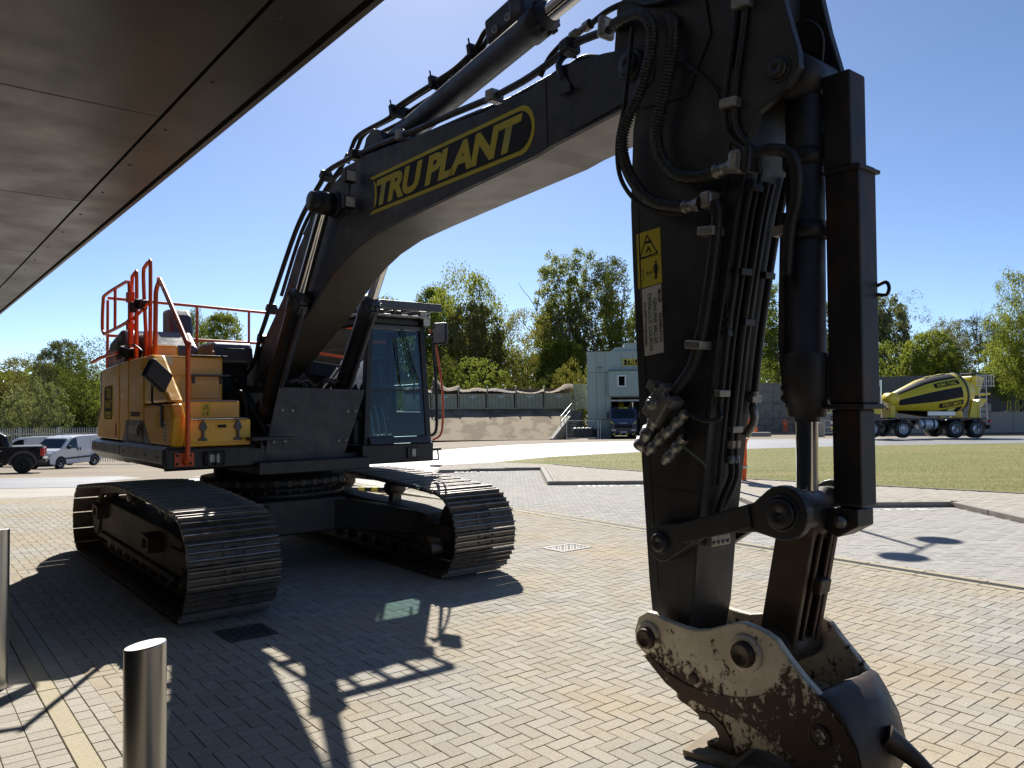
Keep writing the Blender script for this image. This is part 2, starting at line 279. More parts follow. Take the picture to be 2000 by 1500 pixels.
# ------------------------------------------------------------------ mesh helpers
class MB:
    """collects shapes and links them as one mesh object"""
    def __init__(s): s.v = []; s.f = []; s.mi = []; s.cur = 0; s.sm = []; s.smooth = False
    def add(s, vs, fs):
        o = len(s.v); s.v += [tuple(v) for v in vs]
        for f in fs: s.f.append(tuple(i+o for i in f)); s.mi.append(s.cur); s.sm.append(s.smooth)
    def mat(s, i): s.cur = i; return s
    def box(s, c, d, rot=None):
        x, y, z = d[0]/2, d[1]/2, d[2]/2
        vs = [Vector(p) for p in ((-x,-y,-z),(x,-y,-z),(x,y,-z),(-x,y,-z),(-x,-y,z),(x,-y,z),(x,y,z),(-x,y,z))]
        if rot is not None:
            m = rot if isinstance(rot, Matrix) else Euler(rot).to_matrix()
            vs = [m @ v for v in vs]
        s.add([v+Vector(c) for v in vs], [(0,3,2,1),(4,5,6,7),(0,1,5,4),(1,2,6,5),(2,3,7,6),(3,0,4,7)]); return s
    def bb(s, a, b):
        return s.box([(a[i]+b[i])/2 for i in range(3)], [abs(b[i]-a[i]) for i in range(3)])
    def prism(s, poly, a, b, axis='y', flip=False):
        """polygon given in the other two axes, swept along axis from a to b"""
        def P(p, t): return {'y': (p[0], t, p[1]), 'x': (t, p[0], p[1]), 'z': (p[0], p[1], t)}[axis]
        n = len(poly); vs = [P(p, a) for p in poly]+[P(p, b) for p in poly]
        s.add(vs, [tuple(range(n)), tuple(range(2*n-1, n-1, -1))]+[(i, (i+1) % n, (i+1) % n+n, i+n)[::-1] for i in range(n)]); return s
    def tube(s, pts, r, n=10, smooth_path=0, caps=True, rad=None):
        pts = [Vector(p) for p in pts]
        if smooth_path: pts, rad = spline(pts, smooth_path, rad)
        m = len(pts); rings = []; up = None
        for i, p in enumerate(pts):
            t = (pts[min(i+1, m-1)]-pts[max(i-1, 0)]).normalized()
            if up is None: up = Vector((0, 0, 1)) if abs(t.z) < 0.9 else Vector((1, 0, 0))
            sx = t.cross(up)
            if sx.length < 1e-5: sx = t.orthogonal()
            sx.normalize(); up = sx.cross(t).normalized()
            k = rad[i] if rad else r
            rings.append([p+k*(math.cos(2*math.pi*j/n)*sx+math.sin(2*math.pi*j/n)*up) for j in range(n)])
        vs = [v for q in rings for v in q]; fs = []
        for i in range(m-1):
            for j in range(n):
                fs.append((i*n+j, i*n+(j+1) % n, (i+1)*n+(j+1) % n, (i+1)*n+j))
        sm = s.smooth; s.smooth = True; s.add(vs, fs); s.smooth = False
        if caps:
            s.add(rings[0], [tuple(range(n))[::-1]]); s.add(rings[-1], [tuple(range(n))])
        s.smooth = sm; return s
    def cyl(s, a, b, r, n=20, r2=None):
        a = Vector(a); b = Vector(b); return s.tube([a, b], r, n, rad=[r, r2 if r2 is not None else r])
    def lathe(s, prof, a, d, n=24):
        """profile of (distance along d, radius) from point a"""
        a = Vector(a); d = Vector(d).normalized(); x = d.orthogonal().normalized(); y = d.cross(x); vs = []; fs = []
        for (t, r) in prof:
            for j in range(n): q = 2*math.pi*j/n; vs.append(a+d*t+(x*math.cos(q)+y*math.sin(q))*r)
        for i in range(len(prof)-1):
            for j in range(n): fs.append((i*n+j, i*n+(j+1) % n, (i+1)*n+(j+1) % n, (i+1)*n+j))
        sm = s.smooth; s.smooth = True; s.add(vs, fs); s.smooth = sm; return s
    def build(s, name, mats, parent=None, bevel=0, seg=2, loc=None, rot=None, kind=None, angle=35, weld=False):
        me = bpy.data.meshes.new(name); me.from_pydata(s.v, [], s.f)
        ms = mats if isinstance(mats, (list, tuple)) else [mats]
        for m in ms: me.materials.append(M[m] if isinstance(m, str) else m)
        me.polygons.foreach_set('material_index', s.mi); me.polygons.foreach_set('use_smooth', s.sm)
        bm = bmesh.new(); bm.from_mesh(me)
        if weld: bmesh.ops.remove_doubles(bm, verts=bm.verts, dist=1e-4)
        bmesh.ops.recalc_face_normals(bm, faces=bm.faces); bm.to_mesh(me); bm.free()
        return link(name, me, parent, bevel, seg, loc, rot, kind, angle)
def link(name, me, parent=None, bevel=0, seg=2, loc=None, rot=None, kind=None, angle=35):
    o = bpy.data.objects.new(name, me); COL.objects.link(o)
    if parent: o.parent = parent
    if loc: o.location = loc
    if rot: o.rotation_euler = rot
    if kind: o['kind'] = kind
    if bevel:
        m = o.modifiers.new('edge', 'BEVEL'); m.width = bevel; m.segments = seg; m.limit_method = 'ANGLE'; m.angle_limit = R(angle); m.harden_normals = False
    return o
def spline(pts, k, rad=None):
    out = []; ro = [] if rad else None; n = len(pts)
    for i in range(n-1):
        p0, p1, p2, p3 = pts[max(i-1, 0)], pts[i], pts[i+1], pts[min(i+2, n-1)]
        for j in range(k):
            t = j/k
            out.append(0.5*((2*p1)+(-p0+p2)*t+(2*p0-5*p1+4*p2-p3)*t*t+(-p0+3*p1-3*p2+p3)*t**3))
            if rad: ro.append(rad[i]*(1-t)+rad[i+1]*t)
    out.append(pts[-1])
    if rad: ro.append(rad[-1])
    return out, ro
def thing(name, label, cat, loc=(0, 0, 0), rz=0, group=None):
    o = bpy.data.objects.new(name, None); COL.objects.link(o); o.location = loc; o.rotation_euler = (0, 0, rz); o.empty_display_size = 0.3
    return tag(o, label, cat, group)
def tag(o, label, cat, group=None):
    o['label'] = label; o['category'] = cat
    if group: o['group'] = group
    return o
def dup(o, parent=None):
    c = o.copy(); COL.objects.link(c); c.parent = parent
    for ch in o.children: dup(ch, c)
    return c
def text_mesh(body, size=1.0, bold=0.0, shear=0.0, extrude=0.0, xs=1.0, align='CENTER', spacing=1.0):
    cu = bpy.data.curves.new('lettering', 'FONT'); cu.body = body; cu.size = size; cu.offset = bold; cu.shear = shear; cu.extrude = extrude
    cu.align_x = align; cu.align_y = 'CENTER'; cu.space_character = spacing; cu.resolution_u = 3
    o = bpy.data.objects.new('lettering', cu); COL.objects.link(o)
    dg = bpy.context.evaluated_depsgraph_get(); me = bpy.data.meshes.new_from_object(o.evaluated_get(dg))
    bpy.data.objects.remove(o); bpy.data.curves.remove(cu)
    if xs != 1.0:
        for v in me.vertices: v.co.x *= xs
    return me
def text(name, body, size, mat, parent, mtx, **k):
    """lettering as a thin mesh; mtx carries its own x,y plane into the parent's space"""
    me = text_mesh(body, size, **k)
    for v in me.vertices: v.co = mtx @ v.co
    me.materials.clear(); me.materials.append(M[mat]); return link(name, me, parent)
def basis(o, x, y, z=None):
    x = Vector(x); y = Vector(y); z = Vector(z) if z else x.cross(y).normalized()
    return Matrix(((x.x, y.x, z.x, o[0]), (x.y, y.y, z.y, o[1]), (x.z, y.z, z.z, o[2]), (0, 0, 0, 1)))
def sm(a, b, x):
    t = min(1, max(0, (x-a)/(b-a))); return t*t*(3-2*t)
def interp(x, xs, ys):
    if x <= xs[0]: return ys[0]
    for i in range(len(xs)-1):
        if x <= xs[i+1]: return ys[i]+(ys[i+1]-ys[i])*(x-xs[i])/(xs[i+1]-xs[i])
    return ys[-1]
def hz(x, y):
    """height of the site: level round the excavator, falling away behind it, more steeply to the left"""
    b = x/max(y, 1.0); k = sm(0.05, -0.45, b)
    return k*interp(y, (14, 55), (0, -2.05))+(1-k)*interp(y, (14, 20, 46, 60, 76), (0, -0.05, -0.4, -0.9, -1.65))
# excavator frame on the ground: EX = forward, EY = its left
EC = Vector((-2.766, 9.115, 0)); EA = R(-51.3)
EX = Vector((math.cos(EA), math.sin(EA), 0)); EY = Vector((-EX.y, EX.x, 0))
def W(x, y, z=0): return EC+x*EX+y*EY+Vector((0, 0, z))

# =================================================================== SETTING
def structure(o): o['kind'] = 'structure'; return o
def zone(name, poly, mat, off, step=4.0, h=hz):
    bm = bmesh.new(); bm.faces.new([bm.verts.new((x, y, 0)) for x, y in poly])
    xs = [p[0] for p in poly]; ys = [p[1] for p in poly]
    for ax, lo, hi in ((0, min(xs), max(xs)), (1, min(ys), max(ys))):
        q = math.floor(lo/step)*step+step
        while q < hi:
            no = Vector((1, 0, 0)) if ax == 0 else Vector((0, 1, 0))
            bmesh.ops.bisect_plane(bm, geom=bm.verts[:]+bm.edges[:]+bm.faces[:], plane_co=no*q, plane_no=no); q += step
    for v in bm.verts: v.co.z = h(v.co.x, v.co.y)+off
    bmesh.ops.triangulate(bm, faces=bm.faces); bmesh.ops.recalc_face_normals(bm, faces=bm.faces)
    me = bpy.data.meshes.new(name); bm.to_mesh(me); bm.free()
    if me.polygons and me.polygons[0].normal.z < 0: me.flip_normals()
    me.materials.append(M[mat]); return structure(link(name, me))
# base ground as one sheet to the horizon
ax_ = [-3000, -1200, -500, -220]+[-120+i*8 for i in range(31)]+[220, 500, 1200, 3000]
ay_ = [-3000, -800, -200, -60, -20, 0, 6, 10, 14]+[16+i*4 for i in range(24)]+[120, 160, 260, 500, 1200, 3000]
mb = MB(); nx = len(ax_)
mb.add([(x, y, hz(x, y)-0.07) for y in ay_ for x in ax_], [(j*nx+i, j*nx+i+1, (j+1)*nx+i+1, (j+1)*nx+i) for j in range(len(ay_)-1) for i in range(nx-1)])
structure(mb.build('ground', 'earth'))

def inside(p, poly):
    x, y = p; c = False; n = len(poly)
    for i in range(n):
        (x1, y1), (x2, y2) = poly[i], poly[(i+1) % n]
        if (y1 > y) != (y2 > y) and x < (x2-x1)*(y-y1)/(y2-y1)+x1: c = not c
    return c
def in_view(p, mx=1.25):
    d = Vector(p)-EYE; z = d.dot(_f)
    return z > 0.6 and abs(d.dot(_x)/z*1530) < 1000*mx and -750*1.1 < d.dot(_u)/z*1530+0 < 750*1.1 or (z > 0.6 and abs(d.dot(_x)/z*1530) < 1000*mx and d.dot(_u)/z*1530 > -900)

def block_geo(l, wd, t=0.05, bv=0.0022, g=0.0017):
    """bevelled paving block about its centre, top at 0"""
    a, b = l/2-g, wd/2-g; c, d = a-bv, b-bv
    vs = [(-a,-b,-t),(a,-b,-t),(a,b,-t),(-a,b,-t),(-a,-b,-bv),(a,-b,-bv),(a,b,-bv),(-a,b,-bv),(-c,-d,0),(c,-d,0),(c,d,0),(-c,d,0)]
    fs = [(8,9,10,11)]+[(i, (i+1) % 4, (i+1) % 4+4, i+4) for i in range(4)]+[(i+4, (i+1) % 4+4, (i+1) % 4+8, i+8) for i in range(4)]
    return vs, fs
PW = 0.092
PAVERS = []          # (world centre, angle, length, width, material, parent key)
rnd = random.Random(3)
def herringbone(poly_local, origin, ux, uy, mat, key, zf):
    xs = [p[0] for p in poly_local]; ys = [p[1] for p in poly_local]; ang = math.atan2(ux.y, ux.x)
    for i in range(int(min(xs)/PW)-2, int(max(xs)/PW)+2):
        for j in range(int(min(ys)/PW)-2, int(max(ys)/PW)+2):
            k = (i-j) % 4
            if k == 0: c = ((i+1)*PW, (j+0.5)*PW); q = 0
            elif k == 3: c = ((i+0.5)*PW, (j+1)*PW); q = math.pi/2
            else: continue
            L_, W2 = PW*2, PW
            if not inside(c, poly_local):          # a cut block fills the edge where only half of it fits
                half = [(c[0]-PW/2*(q == 0), c[1]-PW/2*(q != 0)), (c[0]+PW/2*(q == 0), c[1]+PW/2*(q != 0))]
                half = [h_ for h_ in half if inside(h_, poly_local)]
                if not half: continue
                c = half[0]; L_ = PW
            wv = origin+ux*c[0]+uy*c[1]; wv = Vector((wv.x, wv.y, zf(wv.x, wv.y)))
            if in_view(wv): PAVERS.append((wv, ang+q, L_, W2, mat, key))
# forecourt between the edging on the left and the drain
herringbone([(-11, -2.48), (9.6, -2.48), (9.6, 4.70), (-11, 4.70)], EC, EX, EY, 'paver_beige', 'forecourt', hz)
# two soldier courses beside the edging, and the courses of mixed lengths on the building's side
for row, (y0, wd) in enumerate(((-2.62, 0.092), (-2.526, 0.092))):
    x = -6.0+row*0.07
    while x < 7.5:
        l = 0.132; wv = W(x+l/2, y0); PAVERS.append((wv, EA, l, wd, 'paver_tan', 'forecourt')) if in_view(wv) else None; x += l
y = -2.849
for row in range(10):
    x = -4.0+rnd.random()*0.1; wd = 0.142
    while x < 7.5:
        l = rnd.choice((0.075, 0.095, 0.12, 0.15)); wv = W(x+l/2, y)
        if in_view(wv): PAVERS.append((wv, EA, l, wd, 'paver_tan', 'forecourt'))
        x += l
    y -= wd
# staggered parking bays (grey) and the raised path behind them (buff)
AXW, AYW = Vector((1, 0, 0)), Vector((0, 1, 0)); O0 = Vector((0, 0, 0))
bays = [(-2.07, 22.2), (0.78, 22.2), (0.78, 17.6), (4.1, 17.6), (4.1, 13.25), (7.4, 13.25), (7.4, W(0, 5.03).y-(7.4-W(0, 5.03).x)*0.7804/0.6252), (W(0, 5.03).x-4.8*0.6252, W(0, 5.03).y+4.8*0.7804), (-2.07, 19.0)]
herringbone(bays, O0, AXW, AYW, 'paver_grey', 'forecourt', hz)
path = [(-2.2, 22.35), (0.93, 22.35), (0.93, 17.75), (4.25, 17.75), (4.25, 13.4), (7.55, 13.4), (7.55, 8.2), (15.5, 8.2), (9.3, 14.3), (5.25, 17.8), (2.45, 21.3), (1.2, 23.3), (-0.7, 25.2), (-2.2, 24.9)]
herringbone(path, O0, AXW, AYW, 'paver_tan', 'path', lambda x, y: hz(x, y)+0.08)
forecourt = zone('forecourt_paving', [(W(a, b).x, W(a, b).y) for a, b in ((-11, -8), (11, -8), (11, 5.2), (-11, 5.2))]+[], 'jointing_sand', -0.007, 3)
zone('parking_bay', [(x, y) for x, y in bays], 'jointing_sand', -0.0035, 3)
raised_path = zone('raised_path', path, 'jointing_sand', 0.073, 3)
def px_area(p):
    d = p[0]-EYE; z = d.dot(_f); return (p[2]*p[3])*max(0.05, 1.78/d.length)/(z*z) if abs(d.dot(_x)/z) < 0.66 and d.dot(_u)/z > -0.5 else 0
order = sorted(range(len(PAVERS)), key=lambda i: -px_area(PAVERS[i])); near_set = set(order[:300])
unit = {}
def paver_mesh(l, wd, mat):
    k = (round(l, 3), round(wd, 3), mat)
    if k not in unit:
        vs, fs = block_geo(l, wd); me = bpy.data.meshes.new('paver'); me.from_pydata(vs, [], fs); me.materials.append(M[mat]); unit[k] = me
    return unit[k]
fields = {}
for i, (c, a, l, wd, mat, key) in enumerate(PAVERS):
    dz = rnd.uniform(-0.0018, 0.0012); tx, ty, tz = rnd.gauss(0, 0.004), rnd.gauss(0, 0.004), rnd.gauss(0, 0.005)
    if i in near_set:
        o = link('paver', paver_mesh(l, wd, mat), forecourt if key == 'forecourt' else raised_path); o.location = c+Vector((0, 0, dz)); o.rotation_euler = (tx, ty, a+tz)
    else:
        mb = fields.setdefault((mat, key), MB()); vs, fs = block_geo(l, wd); ca, sa = math.cos(a+tz), math.sin(a+tz)
        mb.add([(c.x+ca*x-sa*y, c.y+sa*x+ca*y, c.z+dz+z+x*ty+y*tx) for x, y, z in vs], fs)
for (mat, key), mb in fields.items():
    mb.build('paver_field', mat, forecourt if key == 'forecourt' else raised_path, kind='stuff')
# buff edging stones along the forecourt's edge
me = bpy.data.meshes.new('edging_stone'); vs, fs = block_geo(0.86, 0.108, 0.08, 0.003, 0.002); me.from_pydata(vs, [], fs); me.materials.append(M['edging_buff'])
for k in range(14):
    p = W(-4.2+k*0.86, -2.722); o = link('edging_stone', me, forecourt); o.location = (p.x, p.y, 0.003+rnd.uniform(-0.001, 0.001)); o.rotation_euler = (0, 0, EA)
# slot drain with buff edges
drain = thing('drain_channel', 'long slotted drain channel crossing the block paving between pale edging stones', 'drain', tuple(W(0, 4.87)), EA)
for k in range(28):
    for sy in (-0.11, 0.11):
        e = MB(); e.add(*block_geo(0.6, 0.10, 0.08, 0.006, 0.002)); e.build('edging_stone', 'edging_buff', drain, loc=(-8.4+k*0.6, sy, 0.002))
g = MB()
g.bb((-0.3, -0.058, -0.03), (0.3, -0.045, 0.0)); g.bb((-0.3, 0.045, -0.03), (0.3, 0.058, 0.0)); g.bb((-0.3, -0.045, -0.05), (0.3, 0.045, -0.04))
for k in range(20): g.bb((-0.3+k*0.03+0.004, -0.045, -0.022), (-0.3+k*0.03+0.018, 0.045, -0.002))
me = g.build('grating', 'cast_iron', drain, loc=(-8.4, 0, 0)).data
for k in range(1, 28): link('grating', me, drain).location = (-8.4+k*0.6, 0, 0)
# kerbs round the bays
def kerb_run(parent, a, b, wd=0.13, top=0.085, side=1):
    a = Vector((*a, 0)); b = Vector((*b, 0)); L = (b-a).length; n = max(1, round(L/0.9)); d = (b-a).normalized(); nrm = Vector((-d.y, d.x, 0))*side; ang = math.atan2(d.y, d.x)
    for k in range(n):
        l = L/n-0.006; c = a+d*(k+0.5)*L/n+nrm*wd/2
        m = MB(); m.bb((-l/2, -wd/2, -0.12), (l/2, wd/2, top))
        m.build('kerb_stone', 'kerb_stone', parent, 0.012, 2, loc=(c.x, c.y, hz(c.x, c.y)), rot=(0, 0, ang+rnd.gauss(0, 0.002)))
kerb = structure(bpy.data.objects.new('kerb', None)); COL.objects.link(kerb)
for a, b in (((-2.07, 19.0), (-2.07, 22.2)), ((-2.2, 22.2), (0.78, 22.2)), ((0.78, 22.2), (0.78, 17.6)), ((0.78, 17.6), (4.1, 17.6)), ((4.1, 17.6), (4.1, 13.25)), ((4.1, 13.25), (7.4, 13.25)), ((7.4, 13.25), (7.4, 8.3))):
    kerb_run(kerb, a, b, side=1)
for a, b in (((15.5, 8.22), (9.3, 14.32)), ((9.3, 14.32), (5.25, 17.82)), ((5.25, 17.82), (2.45, 21.32)), ((2.45, 21.32), (1.2, 23.32))):
    kerb_run(kerb, a, b, 0.05, 0.10, side=-1)
# painted words at the heads of the bays
for (cx, cy) in ((2.45, 17.28), (5.85, 12.92), (-0.6, 21.85)):
    o = text('bay_lettering', 'DIRECTOR', 0.34, 'painted_white', None, Matrix.Translation((cx, cy, hz(cx, cy)+0.004)), bold=0.012, spacing=1.12, xs=1.15)
    tag(o, {2.45: 'white painted word on the grey parking bay left of the tall dark excavator arm', 5.85: 'white painted word on the grey parking bay right of the excavator arm', -0.6: 'faint white painted word along the farthest kerb behind the excavator tracks'}[cx], 'lettering', 'painted words in the parking bays')
# wider surfaces
zone('far_paving', [(-40, 4), (W(-10.9, -8).x, W(-10.9, -8).y), (W(-10.9, 5.1).x, W(-10.9, 5.1).y), (W(-6, 5.1).x, W(-6, 5.1).y), (-2.25, 19), (-2.25, 24.9), (-6, 23.2), (-16, 21), (-40, 18)], 'far_paving', -0.03, 3)
zone('yard', [(-60, 17), (-16, 20), (-6, 22.6), (-0.7, 25.0), (6, 30), (16, 35), (60, 38), (60, 110), (-60, 110)], 'yard_dust', -0.045, 4)
zone('road', [(-60, 19), (-16, 20.8), (-6, 23.0), (-0.75, 25.1), (1.5, 28.2), (5.1, 31.2), (16, 35.5), (24, 36.8), (60, 39.5), (60, 60), (26, 53), (8, 47), (-4, 40), (-12, 30.5), (-24, 26.5), (-60, 26)], 'road', -0.022, 3)
lawn_poly = [(-0.7, 25.3), (1.25, 23.35), (2.5, 21.35), (5.3, 17.88), (9.35, 14.4), (15.5, 8.35), (30, 9), (40, 38), (24, 36.6), (16, 35.3), (5.1, 31.0), (1.5, 28.0)]
lawn = zone('lawn', lawn_poly, 'lawn', 0.07, 3)
# blades on the nearer part of the lawn
gb = MB(); n = 0
while n < 26000:
    D = 13+24*rnd.random()**1.3; x = gx(1000+rnd.uniform(60, 1120), D)
    if not inside((x, D), lawn_poly): continue
    z = hz(x, D)+0.065; a = rnd.uniform(0, 6.28); l = rnd.uniform(0.012, 0.03); c, s_ = math.cos(a)*0.004, math.sin(a)*0.004
    gb.add([(x-c, D-s_, z), (x+c, D+s_, z), (x+rnd.gauss(0, 0.02), D+rnd.gauss(0, 0.02), z+0.02+l)], [(0, 1, 2)]); n += 1
tag(gb.build('grass', 'grass_blade', kind='stuff'), 'short mown grass on the lawn beyond the paving', 'grass')

# inspection covers let into the paving
def cover(cx, cy, sx, sy, rz, label):
    p = W(cx, cy); o = thing('inspection_cover', label, 'manhole cover', (p.x, p.y, 0.0035), EA+rz)
    f = MB()
    for s in (-1, 1): f.bb((s*sx/2-0.02, -sy/2-0.02, -0.03), (s*sx/2+0.02, sy/2+0.02, 0.003)); f.bb((-sx/2+0.02, s*sy/2-0.02, -0.03), (sx/2-0.02, s*sy/2+0.02, 0.003))
    f.build('frame', 'cast_iron', o)
    l = MB(); l.bb((-sx/2+0.026, -sy/2+0.026, -0.03), (sx/2-0.026, sy/2-0.026, -0.002))
    nx_, ny_ = int(sx/0.05), int(sy/0.05)
    for i in range(nx_):
        for j in range(ny_):
            l.box((-sx/2+(i+0.5)*sx/nx_, -sy/2+(j+0.5)*sy/ny_, 0.0), (0.03, 0.012, 0.008), (0, 0, 0.78 if (i+j) % 2 else -0.78))
    l.build('lid', 'cast_iron', o)
cover(2.68, -1.3, 0.34, 0.34, 0.0, 'studded iron inspection cover in the shade in front of the near track')
cover(1.65, 3.08, 0.34, 0.46, 0.0, 'studded inspection cover in sunlit paving between far track and excavator arm')
# timber pad under the coupler
p = W(6.34, -0.16); pad = MB(); pad.bb((-0.13, -0.2, 0.0), (0.13, 0.2, 0.03)); tag(pad.build('timber_board', 'timber', None, 0.004, loc=(p.x, p.y, 0.004), rot=(0, 0, EA+0.2)), 'flat wooden board lying on the paving under the cream coupler hook', 'board')
# bollards
def bollard(x, y, label, tilt):
    p = W(x, y); o = thing('bollard', label, 'bollard', tuple(p), EA, 'steel bollards along the edging')
    n = 48; r = 0.0655; b = MB(); zt = lambda yy, xx: 1.0+yy*0.117+xx*0.094
    lo = [(r*math.cos(2*math.pi*j/n), r*math.sin(2*math.pi*j/n)) for j in range(n)]
    b.smooth = True; b.add([(a, c, 0) for a, c in lo]+[(a, c, zt(c, a)-0.004) for a, c in lo], [(j, (j+1) % n, n+(j+1) % n, n+j) for j in range(n)]); b.smooth = False
    k = (r-0.0035)/r
    b.add([(a, c, zt(c, a)-0.004) for a, c in lo]+[(a*k, c*k, zt(c*k, a*k)) for a, c in lo], [(j, (j+1) % n, n+(j+1) % n, n+j) for j in range(n)])
    b.build('post', 'brushed_steel', o)
    c_ = MB(); c_.add([(a*k, c*k, zt(c*k, a*k)) for a, c in lo], [tuple(range(n))]); c_.build('cap', 'cap_glare_steel', o)
bollard(6.055, -2.862, 'brushed steel bollard with slanted top, standing nearest the camera', 0)
bollard(2.85, -2.965, 'brushed steel bollard cut by the left edge of the picture', 0)

# entrance canopy overhead: soffit panels, edge strip with screws, fascia
H_C = 3.6
can = thing('building_canopy', 'dark metal canopy soffit of the building overhanging the paving at upper left', 'canopy', tuple(W(0, 0)), EA)
edges = [-30.7, -27.7, -24.9, -22.1, -19.3, -16.5, -13.6, -10.6, -7.6, -4.72, -1.72, 1.13, 3.67, 5.46+1.0, 9.2, 12.0, 14.7, 17.4, 20.1]
for a, b in zip(edges[:-1], edges[1:]):
    for (y0, y1) in ((-2.205, -3.9), (-3.9, -5.6)):
        m = MB(); m.bb((a+0.006, y0-0.006, H_C), (b-0.006, y1+0.006, H_C+0.03)); m.build('soffit_panel', 'soffit_metal', can, 0.003, 1)
st = [-30.7, -22.4, -14.3, -8.2, -2.55, 6.0, 13.0, 20.1]
screw = MB(); screw.lathe([(-0.004, 0.0), (-0.004, 0.010), (0.0, 0.013)], (0, 0, 0), (0, 0, 1), 10); sme = None
for a, b in zip(st[:-1], st[1:]):
    m = MB(); m.bb((a+0.004, -1.875, H_C), (b-0.004, -2.193, H_C+0.03)); s_ = m.build('edge_strip', 'soffit_metal', can, 0.002, 1)
    x = a+0.3
    while x < b:
        if sme is None: so_ = screw.build('screw', 'black_steel', s_, loc=(x, -2.12, H_C-0.001)); sme = so_.data
        else: link('screw', sme, s_).location = (x, -2.12, H_C-0.001)
        x += 0.95
m = MB(); m.bb((-30.7, -1.872, H_C+0.03), (20.1, -1.852, H_C+0.06)); m.build('shadow_gap', 'dark_gap', can)
m = MB(); m.bb((-30.7, -1.85, H_C-0.012), (20.1, -1.815, H_C+0.42)); m.build('fascia', 'fascia_metal', can, 0.003)
m = MB(); m.bb((-40, -5.9, 0.0), (34, -5.65, 12)); m.build('unseen_facade', 'dark_gap', can)  # unseen wall behind the camera, added and sized to block sky light
m = MB(); m.bb((-30.7, -5.6, H_C+0.05), (20.1, -1.86, H_C+0.4)); m.build('roof_slab', 'dark_gap', can)

# =================================================================== EXCAVATOR
exc = thing('excavator', 'large crawler excavator with near-black boom, yellow body panels and orange handrails', 'excavator', tuple(EC), EA)
def V3(x, y, z): return Vector((x, y, z))

# ---- crawler tracks
def track_path():
    pts = []
    for i in range(40): pts.append((-2.05+i*4.0/40, 0.027))
    for i in range(20): a = -math.pi/2+math.pi*i/20; pts.append((1.95+0.415*math.cos(a), 0.442+0.415*math.sin(a)))
    top = [(1.95, 0.857), (1.14, 0.912), (0.26, 0.945), (-0.27, 0.937), (-1.2, 0.87), (-2.05, 0.79)]
    for (a, b) in zip(top[:-1], top[1:]):
        for i in range(8): pts.append((a[0]+(b[0]-a[0])*i/8, a[1]+(b[1]-a[1])*i/8))
    for i in range(20): a = math.pi/2+math.pi*i/20; pts.append((-2.05+0.3815*math.cos(a), 0.4085+0.3815*math.sin(a)))
    return pts
TP = track_path(); seglen = [math.dist(TP[i], TP[(i+1) % len(TP)]) for i in range(len(TP))]; TL = sum(seglen)
def track_at(s):
    s %= TL; i = 0
    while s > seglen[i]: s -= seglen[i]; i += 1
    a, b = TP[i], TP[(i+1) % len(TP)]; t = s/seglen[i]; return a[0]+(b[0]-a[0])*t, a[1]+(b[1]-a[1])*t
NSH = 53; PITCH = TL/NSH
def shoe_mesh(wd):
    m = MB(); p = PITCH; h = wd/2
    # plate: slightly cranked section with three grousers; local x along the chain, z outwards
    sec = [(-p*0.50, 0.0), (-p*0.50, 0.016), (-p*0.42, 0.019), (-p*0.385, 0.045), (-p*0.335, 0.045), (-p*0.30, 0.016), (-p*0.10, 0.016), (-p*0.06, 0.038), (-p*0.015, 0.038), (p*0.02, 0.016),
           (p*0.22, 0.016), (p*0.26, 0.042), (p*0.31, 0.042), (p*0.345, 0.012), (p*0.47, 0.010), (p*0.47, -0.004), (p*0.2, 0.0)]
    m.prism([(a, b) for a, b in sec], -h, h, 'y')
    for (i0, i1) in ((3, 4), (7, 8), (11, 12)):     # bright worn crests
        m.mat(1); a, b = sec[i0], sec[i1]; m.bb((a[0]+0.001, -h+0.002, a[1]-0.002), (b[0]-0.001, h-0.002, b[1]+0.0015))
    m.mat(2)
    for s in (-1, 1):                                # chain links behind the plate
        m.bb((-p*0.52, s*0.085-0.022, -0.085), (p*0.50, s*0.085+0.022, -0.002))
    m.mat(0)
    for s in (-1, 1):
        for x in (-0.2, 0.13):
            m.lathe([(0, 0.013), (0.014, 0.013), (0.014, 0.0)], (x*p, s*0.085, 0.014), (0, 0, 1), 6)
    m.mat(3); m.bb((-p*0.17, -0.035, 0.0145), (-p*0.10, 0.035, 0.0175))
    return m
